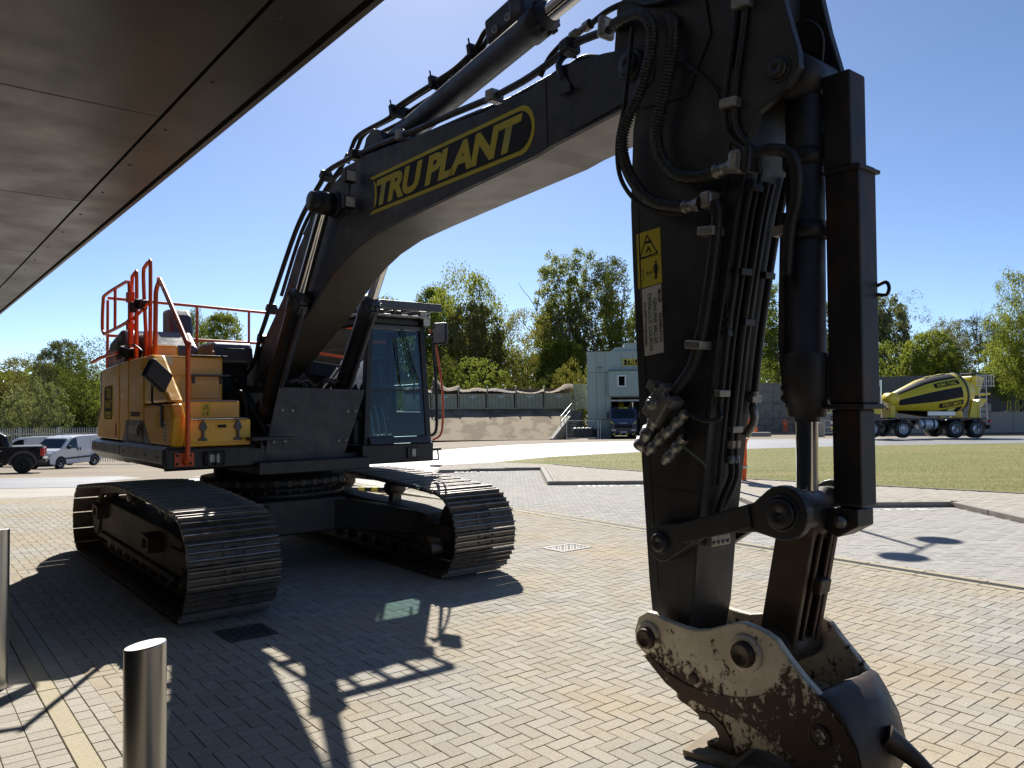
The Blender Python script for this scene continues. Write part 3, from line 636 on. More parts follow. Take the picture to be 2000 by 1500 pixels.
def build_track(sy):
    yc = 1.28*sy; wd = 0.76
    t = MB()  # side frame
    t.prism([(-1.72, 0.30), (-1.72, 0.62), (-1.3, 0.66), (1.0, 0.62), (1.5, 0.58), (1.5, 0.26), (1.2, 0.22), (-1.5, 0.22)], yc-0.17, yc+0.17, 'y')
    t.prism([(-1.72, 0.22), (-1.72, 0.29), (1.42, 0.25), (1.42, 0.19)], yc-0.215, yc+0.215, 'y')
    t.bb((1.2, yc-0.20, 0.36), (1.98, yc+0.20, 0.50))
    tr = t.build('crawler_track', 'frame_rust', exc, 0.018)
    for (x, z) in ((-1.55, 0.64), (0.72, 0.56)):       # step brackets on the outer face
        yo = yc+sy*0.17; b = MB()
        b.prism([(x-0.13, z), (x+0.13, z-0.02), (x+0.13, z-0.17), (x+0.08, z-0.17), (x+0.08, z-0.05), (x-0.06, z-0.04), (x-0.10, z-0.15), (x-0.13, z-0.15)], yo, yo+sy*0.13, 'y')
        b.build('step_bracket', 'frame_rust', tr, 0.006)
    sp = MB(); n = 22
    prof = []
    for k in range(n*4):
        a = 2*math.pi*k/(n*4); r = 0.325 if k % 4 in (0, 1) else 0.275; prof.append((-2.05+r*math.cos(a), 0.4085+r*math.sin(a)))
    sp.prism(prof, yc-0.04, yc+0.04, 'y'); sp.cyl((-2.05, yc-sy*0.1, 0.4085), (-2.05, yc+sy*0.16, 0.4085), 0.23, 28)
    sp.cyl((-2.05, yc+sy*0.16, 0.4085), (-2.05, yc+sy*0.19, 0.4085), 0.19, 28); sp.build('sprocket', 'frame_rust', tr, 0.004)
    bo = MB(); bo.prism([(-1.9, 0.2), (-1.74, 0.2), (-1.74, 0.66), (-1.9, 0.6)], yc-0.16, yc+0.16, 'y'); bo.build('drive_housing', 'frame_rust', tr, 0.01)
    d = MB(); d.lathe([(-0.09, 0), (-0.09, 0.30), (-0.07, 0.33), (0.07, 0.33), (0.09, 0.30), (0.09, 0)], (1.95, yc, 0.442), (0, 1, 0), 32); d.build('idler', 'frame_rust', tr)
    rme = None
    for k in range(9):
        x = -1.45+k*0.36
        if rme is None:
            r = MB(); r.lathe([(-0.16, 0), (-0.16, 0.075), (-0.13, 0.09), (-0.13, 0.115), (-0.10, 0.115), (-0.09, 0.09), (0.09, 0.09), (0.10, 0.115), (0.13, 0.115), (0.13, 0.09), (0.16, 0.075), (0.16, 0)], (0, 0, 0), (0, 1, 0), 20)
            ro = r.build('bottom_roller', 'track_steel', tr, loc=(x, yc, 0.185)); rme = ro.data
        else: link('bottom_roller', rme, tr).location = (x, yc, 0.185)
    for x in (-0.75, 0.55):
        r = MB(); r.lathe([(-0.12, 0), (-0.12, 0.06), (-0.09, 0.085), (0.09, 0.085), (0.12, 0.06), (0.12, 0)], (x, yc, 0.79), (0, 1, 0), 20); r.bb((x-0.05, yc-0.06, 0.6), (x+0.05, yc+0.06, 0.76)); r.build('top_roller', 'track_steel', tr)
    sme = None
    for k in range(NSH):
        s0 = k*PITCH+0.05; a = track_at(s0-0.06); c = track_at(s0+0.06); m = track_at(s0); dx, dz = c[0]-a[0], c[1]-a[1]
        ang = math.atan2(dz, dx)
        # path runs forwards along the ground, so the outward side is -z there: rotate about y so that local z points outwards
        if sme is None: o = shoe_mesh(wd).build('track_shoe', ['track_steel', 'worn_edge', 'track_steel', 'dark_gap'], tr); sme = o.data
        else: o = link('track_shoe', sme, tr)
        X = Vector((-dx, 0, -dz)).normalized(); Z = Vector((dz, 0, -dx)).normalized(); Y = Z.cross(X)
        o.matrix_basis = Matrix(((X.x, Y.x, Z.x, m[0]+rnd.gauss(0, 0.001)), (X.y, Y.y, Z.y, yc+rnd.gauss(0, 0.0015)), (X.z, Y.z, Z.z, m[1]), (0, 0, 0, 1)))
    return tr
build_track(-1); build_track(1)

# ---- undercarriage centre
u = MB()
for sx in (-1, 1):
    for sy in (-1, 1):
        u.add([(sx*0.25, sy*0.35, 0.42), (sx*0.75, sy*0.3, 0.42), (sx*1.35, sy*1.12, 0.34), (sx*0.75, sy*1.12, 0.34), (sx*0.25, sy*0.35, 0.78), (sx*0.75, sy*0.3, 0.76), (sx*1.35, sy*1.12, 0.60), (sx*0.75, sy*1.12, 0.62)],
              [(0,1,2,3),(4,5,6,7),(0,1,5,4),(1,2,6,5),(2,3,7,6),(3,0,4,7)])
u.bb((-0.8, -0.5, 0.40), (0.8, 0.5, 0.775)); u.build('undercarriage_frame', 'black_steel', exc, 0.02)
r = MB(); r.lathe([(0.76, 0.0), (0.76, 0.74), (0.80, 0.78), (0.84, 0.78), (0.84, 0.70), (0.90, 0.70), (0.90, 0.80), (1.00, 0.80), (1.00, 0.66), (1.12, 0.66), (1.12, 0)], (0, 0, 0), (0, 0, 1), 56)
sr = r.build('slew_ring', 'black_steel', exc)
b = MB()
for k in range(36):
    a = 2*math.pi*k/36
    b.lathe([(0.84, 0.018), (0.865, 0.018), (0.865, 0)], (0.745*math.cos(a), 0.745*math.sin(a), 0), (0, 0, 1), 6)
    b.box((0.795*math.cos(a), 0.795*math.sin(a), 0.95), (0.02, 0.05, 0.06), (0, 0, a))
b.build('bolt_circle', 'frame_rust', sr, kind='stuff')

# ---- upper frame, skirts, counterweight
f = MB()
f.bb((-2.2, -0.62, 1.09), (1.15, 0.62, 1.22)); f.bb((-2.1, -1.40, 1.20), (0.95, 1.40, 1.26))
f.prism([(-0.55, 1.2), (-0.62, 2.0), (-0.25, 2.3), (0.15, 1.95), (0.75, 1.55), (0.95, 1.2)], -0.42, -0.35, 'y'); f.prism([(-0.55, 1.2), (-0.62, 2.0), (-0.25, 2.3), (0.15, 1.95), (0.75, 1.55), (0.95, 1.2)], 0.35, 0.42, 'y')
f.bb((-0.5, -0.6, 1.25), (0.6, 0.55, 1.5))
f.build('upper_frame', 'black_steel', exc, 0.012)
# right skirt: lower sides in front of it slope inwards
s = MB()
s.prism([(-1.49, 1.37), (-1.49, 1.24), (-1.40, 1.17), (-1.2, 1.17), (-1.2, 1.40), (-1.44, 1.40)], -0.72, 1.0, 'x')
s.prism([(-1.49, 1.36), (-1.49, 1.25), (-1.40, 1.16), (-1.2, 1.16), (-1.2, 1.385), (-1.44, 1.385)], -2.22, -0.735, 'x')
sk = s.build('side_skirt', 'slate_grey', exc, 0.008)
bt = MB()
for x in (-2.0, -1.45, -0.95, -0.55, 0.0, 0.35, 0.8): bt.lathe([(0, 0.012), (0.006, 0.010), (0.006, 0)], (x, -1.489, 1.30), (0, -1, 0), 8)
bt.build('bolt', 'black_plastic', sk)
s = MB(); s.prism([(1.005, 1.39), (1.06, 1.38), (1.06, 1.19), (1.005, 1.17)], -1.48, -0.55, 'y'); s.bb((0.96, -1.46, 1.17), (1.0, -0.5, 1.39))
fs = s.build('front_skirt', 'black_plastic', exc, 0.01)
l = MB(); l.bb((1.062, -1.13, 1.21), (1.085, -0.93, 1.35)); l.build('lamp_guard', 'black_plastic', fs, 0.01)
l = MB(); l.bb((1.078, -1.085, 1.24), (1.10, -0.985, 1.32)); l.build('work_lamp', 'light_lens', fs, 0.008)
for k in range(3):
    l = MB(); l.tube([(1.085, -1.11+k*0.08, 1.215), (1.12, -1.11+k*0.08, 1.23), (1.12, -1.11+k*0.08, 1.33), (1.085, -1.11+k*0.08, 1.345)], 0.008, 6); l.build('guard_bar', 'black_plastic', fs)
st = MB(); st.bb((1.065, -0.72, 1.44), (1.25, -0.30, 1.475)); st.bb((1.065, -0.62, 1.36), (1.2, -0.60, 1.44)); st.build('step_plate', 'black_steel', exc, 0.006)
c = MB(); R0 = []
for k in range(13):
    a = math.pi/2*(1-k/6)   # rounded tail
    R0.append((-2.22-0.34*math.cos(a)-0.0, 1.40*math.sin(a)*1.0))
out = [(-1.98, 1.415), (-2.2, 1.40)]+[(-2.24-0.42*math.cos(a)**0.6 if math.cos(a) > 0 else -2.24, 1.38*math.sin(a)) for a in [R(80-10*k) for k in range(17)]]+[(-2.2, -1.40), (-1.98, -1.415)]
c.prism(out, 1.15, 2.24, 'z'); cw = c.build('counterweight', 'slate_grey', exc, 0.04, 3)

# ---- right-hand doors (yellow, with a grey sweep at the foot)
def panel_y(name, poly, y0, y1, mat, bev=0.02, parent=exc): m = MB(); m.prism(poly, y0, y1, 'y'); return m.build(name, mat, parent, bev, 3)
YO, YI = -1.425, -1.37
d1 = panel_y('rear_door', [(-2.235, 1.40), (-2.235, 1.62), (-2.02, 1.80), (-2.0, 2.25), (-1.06, 2.295), (-1.065, 1.40)], YO, YI, 'yellow_paint')
d2 = panel_y('middle_door', [(-1.045, 1.40), (-1.045, 2.297), (-0.615, 2.305), (-0.63, 1.40)], YO, YI, 'yellow_paint')
d3 = panel_y('middle_door', [(-0.61, 1.40), (-0.598, 2.306), (0.03, 2.315), (0.03, 1.40)], YO, YI, 'yellow_paint')
d4 = panel_y('front_panel', [(0.048, 1.815), (0.048, 2.316), (0.30, 2.32), (0.97, 1.83)], YO, -1.28, 'yellow_paint', 0.03)
d5 = panel_y('front_door', [(0.048, 1.40), (0.048, 1.80), (0.99, 1.815), (1.10, 1.68), (1.02, 1.395)], YO, -1.30, 'yellow_paint', 0.03)
dk = MB(); dk.bb((-2.0, -1.365, 1.27), (0.2, -1.33, 2.27)); dk.build('door_frame', 'dark_gap', exc)
# flat graphics on the doors
def flat_y(name, poly, y, mat, parent, t=0.0016): m = MB(); m.prism(poly, y-t, y, 'y'); return m.build(name, mat, parent)
flat_y('grey_sweep', [(-0.865, 1.405), (-0.70, 1.64), (-0.633, 1.64), (-0.633, 1.405)], YO, 'slate_grey', d2); flat_y('grey_sweep', [(-1.0, 1.405), (-0.865, 1.405), (-0.866, 1.40)], YO, 'slate_grey', d2)
flat_y('grey_sweep', [(-0.605, 1.405), (-0.605, 1.642), (0.025, 1.645), (0.025, 1.405)], YO, 'slate_grey', d3)
flat_y('grey_sweep', [(0.053, 1.405), (0.053, 1.64), (0.33, 1.405)], YO, 'slate_grey', d5)
flat_y('grey_sweep', [(-2.228, 1.55), (-2.228, 1.66), (-2.03, 1.81), (-2.012, 2.24), (-1.985, 2.24), (-2.0, 1.79)], YO, 'slate_grey', d1)
BY = lambda x, z, y=YO-0.0022: basis((x, y, z), (1, 0, 0), (0, 0, 1))
flat_y('badge', [(-1.80, 1.625), (-1.845, 1.68), (-1.84, 2.0), (-1.80, 2.045), (-1.42, 2.05), (-1.385, 2.01), (-1.385, 1.69), (-1.43, 1.63)], YO, 'decal_yellow', d1)
flat_y('badge', [(-1.79, 1.64), (-1.83, 1.69), (-1.825, 1.99), (-1.79, 2.03), (-1.43, 2.036), (-1.40, 2.0), (-1.40, 1.70), (-1.44, 1.645)], YO-0.0018, 'decal_black', d1, 0.001)
for s_, z, sz in (('TRU', 1.945, 0.165), ('PLANT', 1.815, 0.125)): text('lettering', s_, sz, 'decal_yellow', d1, BY(-1.61, z, YO-0.0034), bold=0.004, shear=0.15, xs=0.92)
text('lettering', 'truxcomm', 0.085, 'decal_yellow', d1, BY(-1.615, 1.715, YO-0.0034), bold=0.003, shear=0.2, xs=0.95); flat_y('badge_line', [(-1.72, 1.655), (-1.5, 1.66), (-1.46, 1.68), (-1.72, 1.672)], YO-0.0034, 'decal_yellow', d1, 0.0006)
text('lettering', 'truxcomm', 0.10, 'decal_black', d3, BY(-0.33, 1.715), bold=0.003, shear=0.2, xs=1.0)
text('maker_name', 'VOLVO', 0.115, 'decal_white', d3, BY(-0.40, 1.535), bold=0.003, xs=0.95)
e = MB(); e.lathe([(0, 0.088), (0.012, 0.088), (0.014, 0.080), (0.012, 0.072), (0.0, 0.072)], (-0.115, YO, 1.535), (0, -1, 0), 32); e.build('round_emblem', 'zinc', d3)
e = MB(); e.lathe([(0, 0.070), (0.004, 0.070), (0.004, 0)], (-0.115, YO, 1.535), (0, -1, 0), 32); e.build('emblem_plate', 'decal_black', d3)
flat_y('warning_label', [(-1.245, 1.44), (-1.245, 1.60), (-1.175, 1.60), (-1.175, 1.44)], YO, 'rail_orange', d1)
for k in range(3): flat_y('label_mark', [(-1.235, 1.455+k*0.045), (-1.235, 1.485+k*0.045), (-1.185, 1.485+k*0.045), (-1.185, 1.455+k*0.045)], YO-0.0018, 'decal_black', d1, 0.0006)
flat_y('notice_label', [(0.80, 1.44), (0.80, 1.64), (0.89, 1.64), (0.89, 1.44)], YO, 'decal_white', d5)
for k in range(5): flat_y('label_line', [(0.81, 1.455+k*0.036), (0.81, 1.468+k*0.036), (0.88, 1.468+k*0.036), (0.88, 1.455+k*0.036)], YO-0.0018, 'decal_black', d5, 0.0006)
flat_y('capacity_label', [(0.50, 1.56), (0.50, 1.73), (0.545, 1.755), (0.59, 1.73), (0.59, 1.56)], YO, 'decal_yellow', d5)
h = MB(); h.bb((0.70, YO-0.012, 1.58), (0.79, YO, 1.80)); h.build('door_handle', 'black_plastic', d5, 0.01)
# right mirror on its stalk
mr = MB(); mr.tube([(0.80, -1.46, 1.80), (0.70, -1.49, 1.80), (0.67, -1.5, 1.83), (0.67, -1.5, 2.06)], 0.011, 8)
mo = mr.build('mirror', 'black_plastic', exc)
mr = MB(); mr.box((0.86, -1.50, 2.085), (0.075, 0.30, 0.21), Matrix.Rotation(R(32), 3, 'Z') @ Matrix.Rotation(R(-33), 3, 'X')); mr.build('mirror_shell', 'black_plastic', mo, 0.025, 3)
# ---- front boxes, steps and tank
def latch(x, y, z, par):
    m = MB(); m.prism([(y-0.012, z-0.10), (y+0.012, z-0.10), (y+0.012, z-0.03), (y+0.04, z+0.0), (y+0.025, z+0.04), (y, z+0.085), (y-0.025, z+0.04), (y-0.04, z+0.0), (y-0.012, z-0.03)], x, x+0.022, 'x'); m.bb((x, y-0.04, z-0.125), (x+0.016, y+0.04, z-0.10)); m.build('latch', 'slate_grey', par, 0.003)
b = MB(); b.bb((0.3, -1.30, 1.395), (1.02, -0.655, 1.655)); tb = b.build('tool_box', 'yellow_paint', exc, 0.015, 3)
b = MB(); b.bb((1.0205, -1.26, 1.43), (1.034, -0.70, 1.63)); lid = b.build('lid', 'yellow_paint', tb, 0.012, 3)
latch(1.034, -1.13, 1.575, lid); latch(1.034, -0.79, 1.575, lid)
b = MB(); b.bb((1.0345, -1.005, 1.565), (1.04, -0.89, 1.62)); b.build('grip', 'yellow_paint', lid, 0.004); b = MB(); b.bb((1.0405, -0.99, 1.575), (1.042, -0.905, 1.605)); b.build('grip_recess', 'dark_gap', lid)
b = MB(); b.bb((0.0, -1.30, 1.66), (0.72, -0.66, 1.835)); sb = b.build('step_box', 'yellow_paint', exc, 0.012, 3)
def tread(par, x0, x1, y0, y1, z):
    m = MB(); m.bb((x0, y0, z), (x1, y1, z+0.006))
    for i in range(18):
        for j in range(max(2, int((x1-x0)/0.035))): m.lathe([(0, 0.009), (0.008, 0.006)], (x0+0.018+j*0.035, y0+0.018+i*(y1-y0-0.03)/17.5, z+0.006), (0, 0, 1), 6)
    m.build('tread_plate', 'zinc', par)
tread(tb, 0.73, 1.02, -1.28, -0.68, 1.6565); tread(sb, 0.26, 0.72, -1.28, -0.68, 1.8365)
def sticker_x(par, x, yc, zc, s):
    m = MB(); m.bb((x, yc-s/2, zc-s*0.72), (x+0.0015, yc+s/2, zc+s*0.72)); st = m.build('warning_label', 'decal_yellow', par)
    m = MB(); t0 = [(yc-s*0.36, zc+s*0.05), (yc+s*0.36, zc+s*0.05), (yc, zc+s*0.6)]; t1 = [(yc-s*0.24, zc+s*0.11), (yc+s*0.24, zc+s*0.11), (yc, zc+s*0.47)]
    m.add([(x+0.0022, a, b) for a, b in t0+t1], [(0,1,4,3),(1,2,5,4),(2,0,3,5)]); m.bb((x+0.0016, yc-s*0.03, zc+s*0.14), (x+0.0024, yc+s*0.03, zc+s*0.34)); m.bb((x+0.0016, yc-s*0.3, zc-s*0.5), (x+0.0024, yc-s*0.2, zc-s*0.3)); m.bb((x+0.0016, yc+s*0.1, zc-s*0.6), (x+0.0024, yc+s*0.2, zc-s*0.2)); m.build('label_mark', 'decal_black', st)
sticker_x(sb, 0.7215, -1.0, 1.75, 0.095)
b = MB(); b.bb((-0.75, -1.365, 1.26), (0.20, -0.66, 2.32)); tk = b.build('fuel_tank', 'yellow_paint', exc, 0.02, 3)
b = MB(); b.bb((0.2005, -1.0, 1.87), (0.215, -0.70, 2.08)); b.build('tank_panel', 'yellow_paint', tk, 0.012, 3)
b = MB(); b.bb((0.202, -1.05, 2.105), (0.33, -0.62, 2.125)); b.bb((0.202, -0.99, 2.03), (0.23, -0.96, 2.10)); b.bb((0.202, -0.70, 2.03), (0.23, -0.67, 2.10)); b.build('hang_step', 'slate_grey', tk, 0.004)
b = MB(); b.bb((0.2005, -1.33, 2.22), (0.203, -1.18, 2.31)); b.build('notice_label', 'decal_white', tk)
b = MB(); b.bb((-0.3, -1.0, 2.321), (0.22, -0.62, 2.335)); b.build('tank_lid', 'black_steel', tk, 0.004)
b = MB(); b.bb((-0.55, -1.25, 2.321), (-0.18, -1.02, 2.46)); b.build('filler_box', 'yellow_paint', tk, 0.02)
b = MB(); b.prism([(-1.36, 1.84), (-1.36, 2.0), (-1.12, 2.12), (-1.12, 1.84)], 0.20, 0.26, 'x'); b.build('tank_step_side', 'yellow_paint', tk, 0.006)

# ---- engine hood and air ducts
b = MB(); b.prism([(-2.1, 2.27), (-2.02, 2.62), (-1.75, 2.74), (-1.05, 2.68), (-0.75, 2.48), (-0.70, 2.27)], -1.16, -0.62, 'y'); hd = b.build('engine_hood', 'hood_grey', exc, 0.05, 3)
b = MB(); b.prism([(-2.12, 2.27), (-2.10, 2.46), (-1.98, 2.60), (-1.40, 2.72), (-1.18, 2.52), (-1.15, 2.27)], -1.34, -1.17, 'y'); sc_ = b.build('air_scoop', 'white_paint', exc, 0.04, 3); sc_.data.materials[0] = M['hood_grey']
for k in range(6):
    b = MB(); b.add([(-1.62+k*0.05, -1.3415, 2.36), (-1.59+k*0.05, -1.3415, 2.36), (-1.52+k*0.05, -1.3415, 2.58), (-1.55+k*0.05, -1.3415, 2.58)], [(0,1,2,3)]); b.build('vent_slot', 'dark_gap', sc_)
b = MB(); b.prism([(-1.6, 2.66), (-1.6, 3.0), (-1.38, 3.0), (-1.25, 2.9), (-1.18, 2.66)], -0.82, -0.55, 'y'); b.build('exhaust_cowl', 'hood_grey', exc, 0.04, 3)
b = MB(); b.prism([(-2.0, 2.2), (-1.95, 2.40), (-0.95, 2.42), (-0.85, 2.2)], -0.24, 1.38, 'y'); b.build('rear_hood', 'black_plastic', exc, 0.04, 3)
b = MB(); b.prism([(-0.52, 2.26), (-0.52, 2.45), (-0.44, 2.50), (0.02, 2.50), (0.08, 2.44), (0.12, 2.26)], -0.72, -0.28, 'y'); cv = b.build('pump_cover', 'hood_grey', exc, 0.035, 3)
b = MB(); b.prism([(-1.12, 2.26), (-1.12, 2.44), (-1.05, 2.50), (-0.56, 2.50), (-0.54, 2.26)], -0.60, -0.26, 'y'); b.build('valve_cover', 'slate_grey', exc, 0.03, 3)
b = MB(); b.tube([(0.115, -0.62, 2.42), (0.14, -0.60, 2.42), (0.14, -0.42, 2.42), (0.115, -0.40, 2.42)], 0.008, 6, 3); b.build('cover_handle', 'black_plastic', cv)
b = MB(); b.bb((-0.5, -0.65, 1.5), (-0.05, -0.3, 2.27)); b.build('pump_bay', 'dark_gap', exc)

# ---- handrails
def rail(name, pts, r=0.021, mat='rail_orange', k=4, par=exc, n=10): m = MB(); m.tube(pts, r, n, k); return m.build(name, mat, par)
fr = rail('front_handrail', [(1.075, -1.30, 1.25), (1.12, -1.30, 1.27), (1.14, -1.30, 1.45), (1.14, -1.30, 2.31), (1.09, -1.30, 2.40), (0.22, -1.30, 3.07), (0.12, -1.30, 3.09), (0.02, -1.30, 3.02), (0.0, -1.30, 2.9), (-0.02, -1.30, 2.32)], 0.024, k=5)
m = MB(); m.bb((1.064, -1.40, 1.215), (1.072, -1.22, 1.345)); m.build('rail_foot', 'rail_orange', fr, 0.01)
m = MB()
for y in (-1.375, -1.255):
    for z in (1.24, 1.32): m.lathe([(0, 0.014), (0.012, 0.012), (0.012, 0)], (1.072, y, z), (1, 0, 0), 6)
m.build('rail_bolt', 'black_steel', fr)
gt = rail('side_gate', [(-1.0, -1.33, 2.82), (-1.02, -1.33, 3.18), (-1.10, -1.33, 3.25), (-1.34, -1.33, 3.26), (-2.28, -1.33, 3.235), (-2.42, -1.33, 3.16), (-2.46, -1.33, 2.84), (-2.36, -1.33, 2.745), (-2.2, -1.33, 2.735), (-1.12, -1.33, 2.78), (-1.0, -1.33, 2.84)], 0.021, k=4)
rail('gate_bar', [(-1.74, -1.33, 2.755), (-1.74, -1.33, 3.25)], 0.018, k=0, par=gt)
h1 = rail('hoop_rail', [(-1.12, -1.28, 2.28), (-1.12, -1.28, 3.22), (-1.06, -1.28, 3.32), (-0.96, -1.28, 3.34), (-0.90, -1.28, 3.26), (-0.88, -1.28, 2.36)], 0.021)
h2 = rail('hoop_rail', [(-0.50, -1.26, 2.34), (-0.62, -1.26, 2.9), (-0.68, -1.26, 3.30), (-0.60, -1.26, 3.37), (-0.44, -1.26, 3.39), (-0.38, -1.26, 3.30), (-0.38, -1.26, 2.34)], 0.021)
rail('gate_post', [(-0.98, -1.33, 2.3), (-0.98, -1.33, 3.2)], 0.024, k=0); rail('gate_post', [(-0.78, -1.31, 2.3), (-0.78, -1.31, 2.85)], 0.022, k=0)
rail('cross_rail', [(-1.0, -1.30, 2.80), (-0.75, -1.28, 2.86), (-0.40, -1.26, 2.95)], 0.018, k=0)
m = MB(); m.bb((-1.06, -1.36, 3.0), (-0.94, -1.29, 3.12)); m.bb((-1.05, -1.36, 2.68), (-0.95, -1.29, 2.76)); m.build('gate_hinge', 'rail_orange', exc, 0.006)
m = MB(); m.box((-0.62, -1.30, 2.94), (0.12, 0.10, 0.11), (0.1, 0.2, 0.3)); m.build('work_light', 'black_plastic', exc, 0.012); m = MB(); m.box((-0.88, -1.32, 2.93), (0.07, 0.07, 0.12)); m.build('gate_latch', 'black_plastic', exc, 0.012)
m = MB(); m.box((-0.98, -1.37, 2.42), (0.14, 0.10, 0.12), (0.2, 0.3, 0.5)); wl = m.build('work_light', 'black_plastic', exc, 0.014)
m = MB(); m.tube([(-1.1, -1.38, 2.5), (-1.2, -1.38, 2.44), (-1.12, -1.40, 2.36)], 0.01, 6, 4); m.tube([(-0.9, -1.36, 2.5), (-0.7, -1.34, 2.48), (-0.55, -1.3, 2.40), (-0.6, -1.3, 2.33)], 0.009, 6, 4); m.build('lamp_cable', 'black_plastic', wl)
tr_ = rail('deck_edge_rail', [(-1.15, -1.43, 2.42), (-1.9, -1.45, 2.40), (-2.3, -1.47, 2.36)], 0.022, k=0)
rr = rail('rear_rail', [(-2.4, -1.28, 3.21), (-2.4, -0.14, 3.185), (-2.4, 0.59, 3.165), (-2.4, 1.30, 3.15)], 0.02, k=0)
rail('rear_rail_low', [(-2.4, -1.28, 2.72), (-2.4, 1.30, 2.70)], 0.02, k=0, par=rr)
for y in (-1.28, -0.15, 0.58, 1.3): rail('rail_post', [(-2.4, y, 2.25), (-2.4, y, 3.18)], 0.018, k=0, par=rr)

# ---- boom foot guard plate
g = MB(); PX = 0.97
g.add([(PX, -0.335, 1.98), (PX, 0.66, 1.955), (PX, 0.385, 1.20), (PX, -0.51, 1.21)], [(0, 1, 2, 3)]); g.add([(PX-0.02, -0.335, 1.98), (PX-0.02, 0.66, 1.955), (PX-0.02, 0.385, 1.20), (PX-0.02, -0.51, 1.21)], [(0, 1, 2, 3)])
g.add([(PX, -0.335, 1.98), (PX, 0.66, 1.955), (PX, 0.385, 1.20), (PX, -0.51, 1.21), (PX-0.02, -0.335, 1.98), (PX-0.02, 0.66, 1.955), (PX-0.02, 0.385, 1.20), (PX-0.02, -0.51, 1.21)], [(0,1,5,4),(1,2,6,5),(2,3,7,6),(3,0,4,7)])
gp = g.build('guard_plate', 'arm_paint', exc)
def bolt_x(par, x, y, z, r=0.018): m = MB(); m.lathe([(0, r*1.4), (0.003, r*1.4), (0.003, r), (0.014, r*0.9), (0.014, 0)], (x, y, z), (1, 0, 0), 8); m.build('bolt', 'zinc', par)
for (y, z) in ((-0.31, 1.74), (-0.20, 1.735), (0.44, 1.72), (0.53, 1.72), (-0.40, 1.41), (-0.28, 1.41), (0.33, 1.40), (0.42, 1.40)): bolt_x(gp, PX, y, z)

# =================================================================== CAB
CX, CXB = 1.18, -0.55      # front and back of the cab
CY0, CY1 = 0.50, 1.42
cab = MB(); cab.bb((CXB, CY0+0.01, 1.13), (1.16, CY1, 1.345)); cb = cab.build('cab', 'black_plastic', exc, 0.02, 3)
m = MB(); m.bb((1.163, 0.49, 1.125), (1.20, 1.43, 1.345)); m.build('front_skirt', 'black_plastic', cb, 0.02, 3)
m = MB(); m.bb((1.202, 1.06, 1.17), (1.222, 1.22, 1.30)); m.build('lamp_guard', 'black_steel', cb, 0.01); m = MB(); m.bb((1.2225, 1.115, 1.19), (1.232, 1.165, 1.28)); m.build('work_lamp', 'light_lens', cb, 0.006)
m = MB(); m.prism([(1.17, 1.35), (1.24, 1.35), (1.20, 1.425), (1.17, 1.425)], 0.58, 1.36, 'y'); m.build('sill_beam', 'slate_grey', cb, 0.008)
# posts: front posts lean back towards the roof
def post(name, a, b, wx, wy): m = MB(); a = Vector(a); b = Vector(b); m.add([(a.x-wx/2, a.y-wy/2, a.z), (a.x+wx/2, a.y-wy/2, a.z), (a.x+wx/2, a.y+wy/2, a.z), (a.x-wx/2, a.y+wy/2, a.z), (b.x-wx/2, b.y-wy/2, b.z), (b.x+wx/2, b.y-wy/2, b.z), (b.x+wx/2, b.y+wy/2, b.z), (b.x-wx/2, b.y+wy/2, b.z)], [(0,3,2,1),(4,5,6,7),(0,1,5,4),(1,2,6,5),(2,3,7,6),(3,0,4,7)]); return m.build(name, 'black_plastic', cb, 0.012, 2)
post('front_post', (1.13, 0.565, 1.34), (1.05, 0.66, 2.72), 0.09, 0.075); post('front_post', (1.13, 1.375, 1.34), (1.05, 1.34, 2.72), 0.10, 0.075)
post('rear_post', (-0.45, 0.55, 1.34), (-0.40, 0.62, 2.75), 0.14, 0.07); post('rear_post', (-0.45, 1.38, 1.34), (-0.40, 1.34, 2.75), 0.14, 0.07); post('middle_post', (0.32, 1.38, 1.34), (0.32, 1.34, 2.75), 0.08, 0.06)
m = MB(); m.bb((-0.5, 0.60, 2.71), (1.09, 1.39, 2.80)); m.build('roof', 'black_plastic', cb, 0.03, 3)
m = MB(); m.bb((1.02, 0.60, 2.655), (1.10, 1.40, 2.71)); m.build('header', 'slate_grey', cb, 0.012)
m = MB(); m.bb((-0.42, 0.66, 2.69), (1.02, 1.33, 2.708)); m.build('headliner', 'headliner', cb)
m = MB(); m.bb((-0.5, 0.54, 1.34), (0.9, 0.60, 1.62)); m.bb((-0.46, 0.62, 1.35), (-0.40, 1.32, 1.95)); m.build('inner_panel', 'cab_trim', cb, 0.01)
def pane(name, vs, mat='cab_glass'): m = MB(); m.add(vs, [tuple(range(len(vs)))]); return m.build(name, mat, cb)
pane('windscreen', [(1.127, 0.61, 1.965), (1.127, 1.335, 1.965), (1.075, 1.31, 2.655), (1.075, 0.70, 2.655)])
pane('lower_windscreen', [(1.16, 0.60, 1.43), (1.16, 1.34, 1.43), (1.13, 1.335, 1.945), (1.13, 0.61, 1.945)])
m = MB(); m.bb((1.12, 0.60, 1.945), (1.14, 1.34, 1.962)); m.build('windscreen_bar', 'black_plastic', cb)
pane('side_window', [(-0.38, 0.54, 1.63), (1.10, 0.54, 1.63), (1.03, 0.645, 2.70), (-0.36, 0.60, 2.70)]); pane('rear_window', [(-0.46, 0.6, 1.95), (-0.46, 1.34, 1.95), (-0.41, 1.31, 2.7), (-0.41, 0.64, 2.7)])
dr = MB(); dr.bb((0.36, 1.385, 1.36), (1.08, 1.41, 1.70)); dr.bb((0.36, 1.37, 1.70), (0.41, 1.40, 2.68)); dr.bb((0.36, 1.34, 2.62), (1.04, 1.37, 2.70)); do = dr.build('cab_door', 'black_plastic', cb, 0.01)
